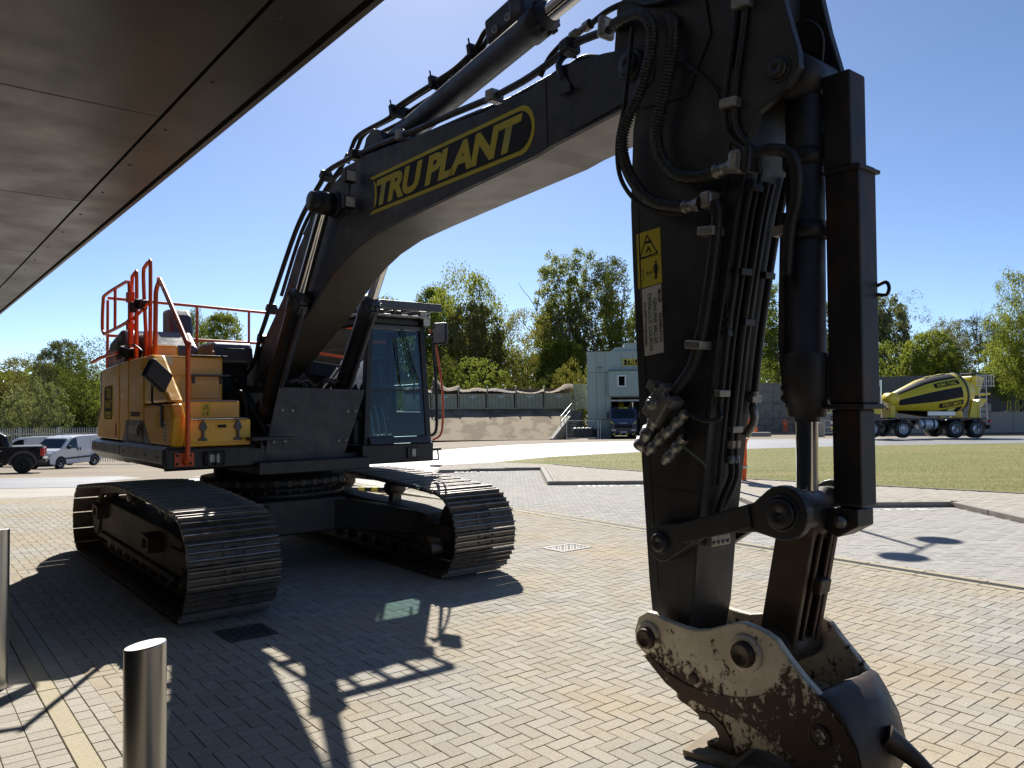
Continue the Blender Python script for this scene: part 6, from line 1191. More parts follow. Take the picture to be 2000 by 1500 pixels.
for i, (a, c) in enumerate(zip(bnd[:-1], bnd[1:])):
    x0, x1 = gx(a, BD), gx(c, BD); wd = x1-x0
    o = thing('aggregate_bin', names[i], 'bin', (x0, BD, zr1), 0, 'aggregate bins along the top of the ramp')
    npan = 7
    for k in range(npan):
        xa_, xb_ = 0.14+(wd-0.28)*k/npan+0.015, 0.14+(wd-0.28)*(k+1)/npan-0.015
        pm = MB(); pm.add([(xa_, 0, 0.15), (xb_, 0, 0.15), (xb_, -0.55, 1.75), (xa_, -0.55, 1.75), (xa_, 0.06, 0.15), (xb_, 0.06, 0.15), (xb_, -0.49, 1.75), (xa_, -0.49, 1.75)], [(0,1,2,3),(7,6,5,4),(0,4,5,1),(1,5,6,2),(2,6,7,3),(3,7,4,0)]); pm.build('front_panel', 'bin_green', o)
    d_ = MB(); d_.prism([(0.0, 0), (-0.62, 1.78), (-0.55, 2.55), (0.9, 2.6), (2.4, 2.6), (2.4, 0)], 0.0, 0.10, 'x'); d_.build('divider', 'bin_green', o)
    d_ = MB(); d_.bb((0.1, 2.3, 0), (wd, 2.4, 2.35)); d_.build('back_wall', 'timber', o)
    d_ = MB(); d_.bb((0.1, 0.02, 0.1), (wd, 0.10, 0.2)); d_.build('bottom_rail', 'galvanised', o)
    nm = MB(); nm.bb((wd/2-0.35, -0.50, 1.36), (wd/2+0.35, -0.485, 1.50)); nm.bb((wd/2-0.08, -0.47, 1.18), (wd/2+0.08, -0.45, 1.30)); nm.build('number_plate', 'number_plate', o)
    hp = MB(); N = 12; vs = []
    hr = random.Random(20+i)
    for jy in range(N+1):
        for jx in range(N+1):
            u_, v_ = jx/N, jy/N; hgt = heaps[i]*(0.75+0.25*math.sin(3*u_+i)) * (0.35+0.65*math.sin(math.pi*min(1, v_*0.75+0.1))) + hr.uniform(-0.05, 0.05)
            vs.append((0.1+(wd-0.1)*u_, -0.45+2.7*v_, 1.62+hgt*(0.8+0.3*math.sin(5*u_+2*i))))
    hp.smooth = True; hp.add(vs, [(jy*(N+1)+jx, jy*(N+1)+jx+1, (jy+1)*(N+1)+jx+1, (jy+1)*(N+1)+jx) for jy in range(N) for jx in range(N)])
    ho = hp.build('material_heap', 'gravel_heap' if i == 3 else 'sand_heap', None, loc=(x0, BD, zr1), kind='stuff'); tag(ho, ['light sand heap in the bin behind the cab', 'tall pale sand heap behind the cab mirror', 'brown sand heap in the second bin', 'grey gravel heap in the middle bin', 'low sand heap under the open top rail', 'brown sand heap in the last bin'][i], 'heap')
x1 = gx(1119, BD)
m = MB(); m.prism([(0, 0), (-0.62, 1.78), (-0.55, 2.75), (0.9, 2.75), (0.9, 0)], 0, 0.12, 'x')
ew = thing('bin_end_wall', 'upright ribbed green end wall closing the row of bins beside the green building', 'wall', (x1, BD, zr1)); m.build('plate', 'bin_green', ew)
for k in range(6): m = MB(); m.bb((0.14+k*0.22, -0.55, 0.0), (0.32+k*0.22, -0.47, 2.75)); m.build('panel', 'bin_green', ew)
m = MB(); m.bb((1.5, 0.1, 0), (3.2, 0.3, 2.2)); m.build('dark_infill', 'concrete_fence', ew)
# stair railing down the ramp's edge
sr_ = thing('stair_railing', 'pale steel handrail running down the steps beside the ramp', 'railing', (xb, 72, zr0)); dz_ = zr1-zr0; tx_, ty_ = xc-xb, BD-72.0
for h_ in (0.55, 1.1): m = MB(); m.tube([(0.2+tx_*0.35, ty_*0.35, dz_*0.35+h_), (0.2+tx_, ty_, dz_+h_)], 0.045, 6); m.build('rail', 'galvanised', sr_)
for k in range(6): t_ = 0.35+0.65*k/5; m = MB(); m.tube([(0.2+tx_*t_, ty_*t_, dz_*t_), (0.2+tx_*t_, ty_*t_, dz_*t_+1.1)], 0.04, 6); m.build('post', 'galvanised', sr_)
st_ = thing('concrete_steps', 'dark concrete steps climbing between the ramp wall and the green building', 'steps', (xb+0.5, 74, zr0))
for k in range(9): m = MB(); m.bb((0.2+k*0.24, 4+k*0.7, 0), (2.0+k*0.2, 4.7+k*0.7, 0.28*(k+1))); m.build('step', 'concrete_fence', st_)
# tank and mesh barrier in front of the building
tkx = gx(1121, 73); tk_ = thing('water_tank', 'low black plastic tank with moulded ribs behind the mesh barrier', 'tank', (tkx, 74.2, hz(8, 74)))
m = MB(); m.bb((0, 0, 0.08), (2.0, 1.3, 1.05)); m.build('body', 'tank_plastic', tk_, 0.18, 4); 
for k in range(5): m = MB(); m.bb((0.15+k*0.38, -0.04, 0.12), (0.33+k*0.38, 1.34, 1.09)); m.build('rib', 'tank_plastic', tk_, 0.08, 3)
m = MB(); m.bb((2.1, 0.3, 0.05), (2.75, 1.2, 0.95)); tag(m.build('plastic_drum', 'tank_plastic', None, 0.12, 3, loc=(tkx, 74.2, hz(8, 74))), 'smaller black container beside the ribbed tank at the bay entrance', 'container')
br = thing('mesh_barrier', 'light steel post-and-rail barrier in front of the black tank', 'barrier', (gx(1106, 72.5), 72.5, hz(6, 72.5)))
wd = gx(1172, 72.5)-gx(1106, 72.5)
for x in (0, wd-0.22, wd): m = MB(); m.tube([(x, 0, 0), (x, 0, 1.75)], 0.05, 6); m.build('post', 'galvanised', br)
for z in (0.1, 1.72): m = MB(); m.tube([(0, 0, z), (wd, 0, z)], 0.035, 6); m.build('rail', 'galvanised', br)

# big concrete block wall, panel fence above it
WD = 90.0; wx0, wx1 = gx(1440, WD), gx(1640, WD); gz = hz(30, 90)
wl_ = thing('block_wall', 'wall of large grey stacking concrete blocks behind the man in orange', 'wall', (wx0, WD, gz))
for r_ in range(4):
    x = -0.8*(r_ % 2); 
    while x < wx1-wx0:
        m = MB(); m.bb((max(x, -0.8)+0.02, rnd.uniform(-0.04, 0.04), r_*0.8+0.01), (x+1.58, 0.8, r_*0.8+0.79)); m.build('concrete_block', 'concrete_fence', wl_, 0.04, 1); x += 1.6
pf = thing('panel_fence', 'weathered concrete post-and-panel fence above the block wall', 'fence', (wx0-2, WD+1.2, gz+3.2))
for k in range(6):
    for r_ in range(4): m = MB(); m.bb((k*2.2+0.08, 0, r_*0.62+0.01), (k*2.2+2.12, 0.06, r_*0.62+0.6)); m.build('panel', 'concrete_fence', pf)
    m = MB(); m.bb((k*2.2-0.08, -0.06, 0), (k*2.2+0.07, 0.12, 2.6)); m.build('post', 'concrete_fence', pf)
# corrugated fence behind the mixer truck, panel fence to its right, low wall below
CD = 86.0; cx0, cx1 = gx(1618, CD), gx(1952, CD); cg = hz(45, 86)
cf = thing('corrugated_fence', 'tall dark grey-green corrugated metal fence behind the yellow and black mixer truck', 'fence', (cx0, CD, cg))
npn = 7; pw = (cx1-cx0)/npn
for k in range(npn):
    m = MB(); pts = []; nr = 9; zt0 = 6.05+0.06*k
    for r_ in range(nr):
        s0 = k*pw+pw*r_/nr; st = pw/nr; pts += [(s0, 0), (s0+st*0.25, -0.07), (s0+st*0.6, -0.07), (s0+st*0.85, 0)]
    pts.append((k*pw+pw-0.01, 0)); n_ = len(pts)
    m.add([(x, y, 2.2) for x, y in pts]+[(x, y, zt0) for x, y in pts], [(i, i+1, n_+i+1, n_+i) for i in range(n_-1)]); m.add([(k*pw, 0.05, 2.2), (k*pw+pw-0.01, 0.05, 2.2), (k*pw+pw-0.01, 0.05, zt0), (k*pw, 0.05, zt0)], [(0,1,2,3)]); m.build('sheet', 'fence_grey', cf)
pf2 = thing('panel_fence', 'dark concrete panel fence at the right edge, beyond the mixer truck', 'fence', (cx1, CD, cg))
for k in range(4):
    for r_ in range(3): m = MB(); m.bb((k*2.2+0.08, 0, 2.3+r_*0.8), (k*2.2+2.12, 0.08, 2.3+r_*0.8+0.78)); m.build('panel', 'fence_grey', pf2)
    m = MB(); m.bb((k*2.2-0.08, -0.06, 2.2), (k*2.2+0.07, 0.12, 4.75)); m.build('post', 'fence_grey', pf2)
lw = thing('low_wall', 'low pale concrete retaining wall running behind the mixer truck', 'wall', (cx0-3, CD-2.5, cg))
for k in range(13): m = MB(); m.bb((k*2.4+0.01, 0, 0), (k*2.4+2.39, 2.4, 2.25)); m.build('wall_unit', 'kerb_stone', lw, 0.03, 1)
m = MB(); m.bb((16.5, 0.3, 2.26), (19.5, 1.4, 3.15)); tag(m.build('concrete_block', 'kerb_stone', None, 0.05, loc=(cx0-3+0.0, CD-2.5, cg)), 'pale concrete block lying on the low wall near the truck front', 'block')
for k, px in enumerate((1967, 1983)):
    m = MB(); x = gx(px, CD-2); m.tube([(0, 0, 0), (0, 0, 1.0), (0.1, 0, 1.15), (0.22, 0, 1.15), (0.32, 0, 1.0), (0.32, 0, 0)], 0.035, 6, 2); tag(m.build('hoop_guard', 'mixer_yellow', None, loc=(x, CD-2, cg+2.25)), ['yellow steel hoop on the low wall, the one nearer the mixer truck', 'yellow steel hoop on the low wall, the one nearer the right edge'][k], 'hoop')
# near the truck: railing and grey barrier block partly behind the guard beam
m = MB(); m.prism([(-0.35, 0), (0.35, 0), (0.22, 1.15), (-0.22, 1.15)], 0, 1.2, 'y'); p = at(1604, 860, 62); tag(m.build('barrier_block', 'kerb_stone', None, 0.05, loc=(p.x, 62, hz(p.x, 62)), rot=(0, 0, 0.4)), 'grey concrete barrier block beside the steel rod, in front of the far wall', 'barrier')
rl = thing('yard_railing', 'thin galvanised railing by the grey barrier block', 'railing', (gx(1590, 70), 70, hz(27, 70)))
for z in (0.4, 0.9, 1.5): m = MB(); m.tube([(0, 0, z), (2.6, 0, z)], 0.035, 6); m.build('rail', 'galvanised', rl)
for x in (0, 0.85, 1.7, 2.6): m = MB(); m.tube([(x, 0, 0), (x, 0, 1.55)], 0.035, 6); m.build('post', 'galvanised', rl)
m = MB(); m.bb((0, 0, 0), (3.6, 0.9, 0.38)); p = at(1460, 850, 80); tag(m.build('concrete_plinth', 'kerb_stone', None, 0.03, loc=(p.x-1.2, 80, hz(p.x, 80))), 'low concrete plinth at the foot of the block wall', 'plinth')
# rubber ramp strip on the road's edge and hazard bar behind the far track
m = MB(); m.prism([(0, 0), (0.08, 0.06), (0.22, 0.06), (0.3, 0)], 0, 1.0, 'x'); p = at(842, 892, 26); tag(m.build('rubber_strip', 'rubber', None, 0.01, loc=(p.x, 25.6, hz(p.x, 25.6)+0.0)), 'black rubber strip lying on the road edge right of the cab', 'strip')
hb = thing('hazard_bar', 'yellow and black striped bar on the paving behind the far track', 'wheel stop', (-3.35, 16.3, -0.02), -0.1)
for k in range(7): m = MB(); m.bb((k*0.14, 0, 0.02), (k*0.14+0.138, 0.14, 0.11)); m.build('block', 'mixer_yellow' if k % 2 else 'hazard_black', hb, 0.01)

# palisade fence on the left
FD = 52.0
pfn = thing('palisade_fence', 'galvanised palisade fence behind the parked vehicles on the left', 'fence', (0, 0, 0))
x0, x1 = gx(-40, FD), gx(420, FD); zb = lambda x: hz(x, FD)
m = MB(); n_ = int((x1-x0)/0.155)
for k in range(n_):
    x = x0+k*0.155; z = zb(x); m.add([(x-0.03, FD, z+0.1), (x, FD-0.02, z+0.1), (x+0.03, FD, z+0.1), (x-0.03, FD, z+2.3), (x, FD-0.02, z+2.3), (x+0.03, FD, z+2.3), (x, FD, z+2.42)], [(0,1,4,3),(1,2,5,4),(3,4,6),(4,5,6)])
m.build('pale', 'palisade', pfn, kind='stuff')
for dz in (0.5, 1.95): m = MB(); m.tube([(x0, FD+0.05, zb(x0)+dz), (x1, FD+0.05, zb(x1)+dz)], 0.04, 6); m.build('rail', 'palisade', pfn)
for k in range(7): x = x0+(x1-x0)*k/6; m = MB(); m.bb((x-0.06, FD+0.06, zb(x)), (x+0.06, FD+0.18, zb(x)+2.4)); m.build('post', 'palisade', pfn)

# =================================================================== TREES
tr_ = random.Random(11)
def crown_mesh(kind, seed):
    """leaf-sized faces in clumps round a branching frame; unit height 1 from the ground"""
    r = random.Random(seed); m = MB(); br = MB()
    # crown envelope as overlapping ellipsoids (centre, radii), then number of clumps, leaves per clump, leaf size
    E, K, nl, ls = dict(
        round=([((0, 0, 0.58), (0.30, 0.30, 0.40))], 430, 44, 0.0235), broad=([((0, 0, 0.55), (0.38, 0.38, 0.42)), ((0.2, 0.05, 0.45), (0.26, 0.26, 0.3)), ((-0.2, -0.05, 0.42), (0.26, 0.26, 0.3))], 520, 44, 0.021),
        poplar=([((-0.075, 0.02, 0.52), (0.075, 0.09, 0.44)), ((0.02, -0.03, 0.55), (0.085, 0.09, 0.44)), ((0.10, 0.03, 0.50), (0.07, 0.08, 0.42))], 470, 34, 0.0185),
        oak=([((0, 0, 0.60), (0.40, 0.40, 0.36)), ((0.25, 0, 0.45), (0.24, 0.24, 0.2)), ((-0.25, 0.1, 0.42), (0.24, 0.24, 0.2))], 400, 40, 0.021),
        bush=([((0, 0, 0.46), (0.55, 0.55, 0.50)), ((0.3, 0, 0.35), (0.3, 0.3, 0.33)), ((-0.3, 0, 0.33), (0.3, 0.3, 0.33))], 300, 38, 0.035),
        sparse=([((0, 0, 0.60), (0.28, 0.28, 0.38))], 110, 26, 0.017), pine=([((0, 0, 0.84), (0.34, 0.34, 0.14)), ((0.15, 0, 0.68), (0.2, 0.2, 0.08))], 170, 44, 0.020), bare=([], 0, 0, 0))[kind]
    tips = []
    def limb(p, d, L, rad, dep):
        n = 4; pts = [p]; q = p.copy(); dd = d.copy()
        for i in range(n):
            dd = (dd+Vector((r.gauss(0, 0.18), r.gauss(0, 0.18), r.gauss(0.05, 0.12)))).normalized(); q = q+dd*L/n; pts.append(q.copy())
        br.tube(pts, rad, 5 if dep else 7, rad=[rad*(1-0.6*i/n) for i in range(n+1)], caps=False); tips.append(q)
        if dep < (3 if kind in ('bare', 'oak', 'sparse') else 2):
            for k in range(3 if dep else 5):
                t_ = r.uniform(0.45, 1.0); b0 = pts[int(t_*n)]
                up = 1.5 if kind == 'poplar' else 0.5 if kind != 'oak' else 0.15
                limb(b0, (dd*0.5+Vector((r.uniform(-1, 1), r.uniform(-1, 1), r.uniform(0, 0.6)+up*0.4))).normalized(), L*r.uniform(0.45, 0.7), rad*0.5, dep+1)
    if kind != 'bush':
        ns = 3 if kind == 'poplar' else 1
        for k in range(ns):
            limb(Vector((0, 0, 0)), Vector((r.uniform(-0.14, 0.14)*(ns > 1), r.uniform(-0.1, 0.1), 1)).normalized(), 0.5 if kind != 'poplar' else 0.60, 0.017 if ns == 1 else 0.012, 0)
    else:
        for k in range(5): limb(Vector((0, 0, 0)), Vector((r.uniform(-0.7, 0.7), r.uniform(-0.7, 0.7), 0.8)).normalized(), 0.35, 0.02, 2)
    wsum = [e[1][0]*e[1][2] for e in E]; bumps = [(r.uniform(0, 6.28), r.uniform(-0.6, 1.2), r.uniform(0.10, 0.22)) for q in range(11)]
    for k in range(K):
        (cx, cy, cz), (ax_, ay_, az_) = r.choices(E, wsum)[0]; a = r.uniform(0, 6.283); e_ = math.asin(r.uniform(-0.85, 1.0))
        q = 1.0 if r.random() < 0.62 else r.uniform(0.3, 0.95); g = 0.86
        for ba, be, bh in bumps: g += bh*max(0, math.cos(a-ba)*math.cos(e_)*math.cos(be)+math.sin(e_)*math.sin(be))**6
        c = Vector((cx+math.cos(a)*math.cos(e_)*ax_*q*g, cy+math.sin(a)*math.cos(e_)*ay_*q*g, cz+math.sin(e_)*az_*q*g))
        if c.z < 0.04: c.z = 0.04+r.random()*0.1
        cr = r.uniform(0.03, 0.07)*(1.5 if kind in ('bush', 'broad', 'oak') else 0.75 if kind == 'poplar' else 1.1)
        for j in range(nl):
            d = Vector((r.gauss(0, 1), r.gauss(0, 1), r.gauss(0, 1))).normalized()*(r.random()**0.45)*cr; d.z *= 0.8; p = c+d
            u = Vector((r.gauss(0, 1), r.gauss(0, 1), r.gauss(0, 1))).normalized(); v = u.orthogonal().normalized(); s = ls*r.uniform(0.55, 1.15)
            m.add([p-u*s*0.5, p+v*s*0.32, p+u*s*0.5, p-v*s*0.32], [(0, 1, 2, 3)])
    return m, br
TREE_CACHE = {}
def tree(name, label, px, topy, D, wpx, kind, mat, seed=1, bark='bark', group='trees beyond the yard', cat='tree', base=None):
    p = at(px, topy, D); gz = hz(p.x, min(D, 90)) if base is None else base; h = p.z-gz
    key = (kind, seed)
    if key not in TREE_CACHE: TREE_CACHE[key] = crown_mesh(kind, seed)
    m, br = TREE_CACHE[key]
    o = thing(name, label, cat, (p.x, D, gz-0.1), tr_.uniform(0, 6.28), group)
    if (key, 'size') not in TREE_CACHE:
        vv = m.v if m.v else br.v; xs = sorted(math.hypot(v[0], v[1]) for v in vv); zs = sorted(v[2] for v in vv); TREE_CACHE[(key, 'size')] = (xs[int(len(xs)*0.965)], zs[int(len(zs)*0.985)])
    rx, zmax = TREE_CACHE[(key, 'size')]; sxy = wpx/1530*D/2/rx; sz = h/zmax
    for part, mb, mt in (('crown', m, mat), ('trunk', br, bark)):
        if not mb.v: continue
        ck = (key, part, mt)
        if ck not in TREE_CACHE:
            me = bpy.data.meshes.new(part); me.from_pydata(mb.v, [], mb.f); me.materials.append(M[mt]); me.polygons.foreach_set('use_smooth', [part == 'trunk']*len(mb.f)); TREE_CACHE[ck] = me
        c = link(part, TREE_CACHE[ck], o); c.scale = (sxy, sxy, sz)
    return o
TREES = [
 ('Broad pale green tree, tallest of the clump just right of the cab', 905, 541, 121, 170, 'broad', 'leaf_spring', 1),
 ('Mid green tree partly hidden by the cab roof and its mirror', 842, 566, 126, 110, 'round', 'leaf_mid', 2),
 ('Brownish olive tree in front of the broad pale green one', 925, 598, 115, 120, 'round', 'leaf_olive', 3),
 ('Golden green oak with low spreading boughs, left of the tall poplars', 1030, 612, 117, 140, 'oak', 'leaf_gold', 4),
 ('Tall slender poplar, left one of the three beside the green building', 1086, 507, 123, 84, 'poplar', 'leaf_poplar', 5),
 ('Tall slender poplar, middle one of the three above the green building', 1136, 496, 124, 82, 'poplar', 'leaf_poplar', 6),
 ('Tall slender poplar touching the left edge of the excavator arm', 1194, 512, 123, 96, 'poplar', 'leaf_poplar', 7),
 ('Low dark tree between the oak and the poplars, over the last bin', 1092, 668, 114, 110, 'round', 'leaf_mid', 8),
 ('Yellow green tree seen between the excavator arm and its cylinder', 1506, 556, 115, 80, 'poplar', 'leaf_spring', 5),
 ('Tall green tree mostly hidden behind the excavator arm', 1290, 545, 125, 120, 'round', 'leaf_mid', 9),
 ('Yellow green tree glimpsed between cylinder and rod guard', 1600, 596, 117, 110, 'round', 'leaf_gold', 2),
 ('Soft grey green willow just right of the rod guard', 1718, 586, 117, 118, 'round', 'leaf_grey', 10),
 ('Half bare tree with an open twiggy top above the mixer drum', 1786, 574, 121, 100, 'sparse', 'leaf_gold', 11),
 ('Pale green rounded tree behind the corrugated fence, over the drum', 1806, 650, 95, 104, 'round', 'leaf_spring', 12),
 ('Dark olive tree right of the pale rounded one', 1850, 634, 116, 96, 'broad', 'leaf_olive', 3),
 ('Small pale cone of foliage over the top of the mixer chute', 1862, 684, 92, 74, 'poplar', 'leaf_spring', 6),
 ('Dark flat-topped pine behind the bare trees', 1906, 622, 123, 116, 'pine', 'leaf_dark', 13),
 ('Dead bare tree, left of the two above the mixer chute', 1914, 600, 115, 56, 'bare', 'leaf_dark', 14),
 ('Dead bare tree with a forked top, right of the two', 1937, 608, 114, 46, 'bare', 'leaf_dark', 15),
 ('Large bright green tree cut by the right edge of the picture', 1988, 545, 84, 130, 'broad', 'leaf_spring', 16),
 ('Green tree behind the mixer cab and the rod guard', 1664, 612, 120, 100, 'broad', 'leaf_mid', 1),
 ('Olive tree at the far left above the grey bushes', 14, 706, 92, 150, 'broad', 'leaf_olive', 16),
 ('Grey twiggy tree at the far left, second from the edge', 72, 694, 96, 90, 'sparse', 'leaf_grey', 10),
 ('Feathery grey green tree left of the yellow doors', 116, 668, 88, 100, 'round', 'leaf_grey', 12),
 ('Deep green leafy tree right behind the yellow rear door', 172, 676, 74, 140, 'broad', 'leaf_mid', 4),
 ('Round green tree seen through the front handrail', 372, 612, 96, 62, 'round', 'leaf_spring', 9),
 ('Round green tree behind the rear rail, nearest the boom', 436, 615, 93, 92, 'round', 'leaf_spring', 8),
 ('Mid green tree seen through the cab glass', 768, 592, 118, 150, 'broad', 'leaf_mid', 16),
 ('Green tree behind the boom cylinder and the cab', 690, 655, 119, 130, 'broad', 'leaf_olive', 1),
]
for i, (lab, px, ty, D, wp, kind, mat, sd) in enumerate(TREES):
    nm = {'poplar': 'poplar_tree', 'oak': 'oak_tree', 'pine': 'pine_tree', 'bare': 'bare_tree'}.get(kind, 'leafy_tree')
    tree(nm, lab[0].lower()+lab[1:], px, ty, D, wp, kind, mat, sd, 'bark_pale' if kind == 'poplar' else 'bark')
BUSHES = [
 ('grey green bush at the left edge behind the fence', 18, 760, 62, 110, 'leaf_grey', 1), ('large grey green bush spilling over the fence behind the pickup', 72, 752, 60, 120, 'leaf_grey', 2), ('dark bush behind the white van', 140, 742, 66, 120, 'leaf_dark', 3), ('green bush above the fence behind the rear door', 196, 740, 68, 90, 'leaf_mid', 1),
 ('dark shrub behind the first bin by the cab', 862, 700, 96, 120, 'leaf_dark', 2), ('dark shrub under the olive tree', 940, 706, 95, 130, 'leaf_mid', 3), ('dark shrub under the oak boughs', 1030, 712, 96, 120, 'leaf_dark', 1), ('light green shrub between last bin and green building', 1118, 716, 94, 90, 'leaf_gold', 2),
 ('green shrub behind the block wall, seen past the arm', 1500, 716, 96, 110, 'leaf_mid', 2), ('green bush behind the fence, left end by the guard', 1720, 676, 97, 120, 'leaf_mid', 3), ('dark bush behind the corrugated fence right end', 1890, 690, 96, 130, 'leaf_dark', 1), ('bright bush over the panel fence at right', 1975, 668, 92, 110, 'leaf_spring', 3), ('shrub behind the cab in the middle distance', 760, 715, 97, 140, 'leaf_mid', 1)]
for lab, px, ty, D, wp, mat, sd in BUSHES: tree('bush', lab, px, ty, D, wp, 'bush', mat, sd+30, group='bushes along the boundary', cat='bush')
# far-off wood closing the view
fw = MB(); r = random.Random(5)
for k in range(22000):
    px = r.uniform(-250, 2300); D = r.uniform(128, 142); top_ = 706+22*math.sin(px*0.011)+14*math.sin(px*0.037+1); zt = at(px, top_, D).z
    p = Vector((gx(px, D), D, -1.6+(zt+1.6)*r.random()**0.8)); u = Vector((r.gauss(0, 1), r.gauss(0, 1), r.gauss(0, 1))).normalized(); v = u.orthogonal().normalized(); s = r.uniform(0.5, 1.3)
    fw.add([p-u*s*0.5, p+v*s*0.32, p+u*s*0.5, p-v*s*0.32], [(0, 1, 2, 3)])
tag(fw.build('woodland', 'leaf_mid', kind='stuff'), 'far wood closing the view behind the separate trees', 'woodland')

# =================================================================== VEHICLES
def wheel(par, x, y, r, w, side, rim='alloy', hubr=0.62, holes=8, name='wheel', deep=0.03, spokes=False):
    m = MB(); m.lathe([(-w/2, r*0.6), (-w/2, r*0.93), (-w/2+0.03, r), (w/2-0.03, r), (w/2, r*0.93), (w/2, r*0.6)], (x, y, r), (0, 1, 0), 32); wo = m.build(name, 'rubber', par)
    yo = y+side*(w/2-deep); m = MB(); m.lathe([(-0.01, 0), (0.0, r*hubr*0.35), (-0.015, r*hubr*0.45), (-0.02, r*hubr*0.85), (0.02, r*hubr), (deep, r*hubr*1.02), (deep, r*hubr*0.97)], (x, yo, r), (0, side, 0), 28); m.build('rim', rim, wo)
    h = MB()
    for k in range(holes):
        a = 2*math.pi*k/holes
        if spokes: h.box((x+math.cos(a)*r*hubr*0.62, yo+side*0.0, r+math.sin(a)*r*hubr*0.62), (r*hubr*0.30, 0.012, r*hubr*0.30), (0, -a, 0))
        else: h.lathe([(0.0, r*0.075), (0.006, r*0.075), (0.006, 0)], (x+math.cos(a)*r*hubr*0.68, yo-side*0.016, r+math.sin(a)*r*hubr*0.68), (0, side, 0), 8)
    h.build('rim_holes', 'dark_gap', wo, kind='stuff')
    m = MB(); m.lathe([(0, r*0.17), (0.03, r*0.15), (0.03, 0)], (x, yo, r), (0, side, 0), 16); m.build('hub', rim, wo)
    return wo
def body(par, name, prof, half, mat, tumble=None, bev=0.05, seg=3):
    """side profile (x, z) swept across the width, leaning inwards above the waist"""
    t_ = tumble or (lambda z: 1.0); n = len(prof); m = MB()
    m.add([(x, half*t_(z), z) for x, z in prof]+[(x, -half*t_(z), z) for x, z in prof], [tuple(range(n)), tuple(range(2*n-1, n-1, -1))]+[(i, (i+1) % n, (i+1) % n+n, i+n)[::-1] for i in range(n)])
    return m.build(name, mat, par, bev, seg)
def side_plate(par, name, poly, half, t_, mat, off=0.006, sides=(1, -1)):
    out = []
    for s in sides:
        m = MB(); m.add([(x, s*(half*t_(z)+off), z) for x, z in poly], [tuple(range(len(poly)))]); out.append(m.build(name, mat, par))
    return out
def arch(par, x, r, half, t_, z0, mat='dark_gap', sides=(1, -1)):
    for s in sides:
        m = MB(); pts = [(x+math.cos(R(a))*r, z0+math.sin(R(a))*r) for a in range(-10, 191, 10)]; m.add([(a, s*(half*t_(b_)+0.004), b_) for a, b_ in pts], [tuple(range(len(pts)))]); m.build('wheel_arch', mat, par)

# white van, nose to the left and towards the camera. x forward
def make_van(label, loc, rz):
    v = thing('white_van', label, 'van', loc, rz)
    tm = lambda z: 1.0 if z < 0.95 else 1.0-0.16*((z-0.95)/0.8)
    pr = [(-1.93, 0.35), (-1.96, 0.9), (-1.93, 1.45), (-1.82, 1.68), (-1.5, 1.72), (-0.3, 1.72), (0.35, 1.66), (0.62, 1.55), (1.20, 1.08), (1.62, 0.98), (1.88, 0.82), (1.97, 0.6), (1.97, 0.30), (1.7, 0.22), (-1.7, 0.24)]
    body(v, 'body', pr, 0.85, 'white_paint', tm, 0.07)
    m = MB(); m.bb((1.55, -0.82, 0.2), (2.02, 0.82, 0.58)); m.build('front_bumper', 'black_plastic', v, 0.08, 3)
    m = MB(); m.add([(0.60, -0.66, 1.585), (0.60, 0.66, 1.585), (1.225, 0.78, 1.08), (1.225, -0.78, 1.08)], [(0,1,2,3)]); m.build('windscreen', 'car_glass', v)
    side_plate(v, 'side_window', [(0.02, 1.05), (0.88, 1.08), (0.80, 1.2), (0.45, 1.50), (0.22, 1.58), (0.04, 1.58)], 0.85, tm, 'car_glass')
    side_plate(v, 'trim_strip', [(-1.2, 0.52), (0.95, 0.50), (0.95, 0.58), (-1.2, 0.60)], 0.85, tm, 'black_plastic', 0.012)
    side_plate(v, 'door_gap', [(-0.04, 0.35), (-0.025, 0.35), (-0.015, 1.62), (-0.03, 1.62)], 0.85, tm, 'dark_gap', 0.005); side_plate(v, 'door_gap', [(-1.02, 0.4), (-1.005, 0.4), (-1.005, 1.62), (-1.02, 1.62)], 0.85, tm, 'dark_gap', 0.005); side_plate(v, 'slide_rail', [(-1.75, 1.06), (-1.05, 1.06), (-1.05, 1.09), (-1.75, 1.09)], 0.85, tm, 'dark_gap', 0.007)
    for x in (0.02, -0.18): side_plate(v, 'door_handle', [(x, 0.92), (x+0.08, 0.92), (x+0.08, 1.08), (x, 1.08)], 0.85, tm, 'black_plastic', 0.02)
    for s in (1, -1):
        m = MB(); m.box((0.78, s*0.95, 1.12), (0.12, 0.16, 0.18)); m.build('mirror', 'black_plastic', v, 0.03, 3); m = MB(); m.box((1.72, s*0.70, 0.82), (0.36, 0.22, 0.13), (0, 0.35, -s*0.3)); m.build('headlight', 'lens_clear', v, 0.04, 3)
    arch(v, 1.25, 0.38, 0.85, tm, 0.3); arch(v, -1.25, 0.38, 0.85, tm, 0.3)
    for x in (1.25, -1.25):
        for s in (1, -1): wheel(v, x, s*0.76, 0.305, 0.19, s, 'hub_white', 0.68, 6)
    m = MB(); m.tube([(0.4, 0.2, 1.66), (0.34, 0.2, 1.86)], 0.008, 6); m.build('aerial', 'black_plastic', v); return v
vD = 42.5; vx = gx(127, vD)
make_van('white panel van with black bumper parked in front of the palisade fence', (vx, vD, hz(vx, vD)), R(259))
vx2 = gx(78, 47); v2 = make_van('white van half hidden behind the black pickup', (vx2-0.8, 47, hz(vx2, 47)), R(205))
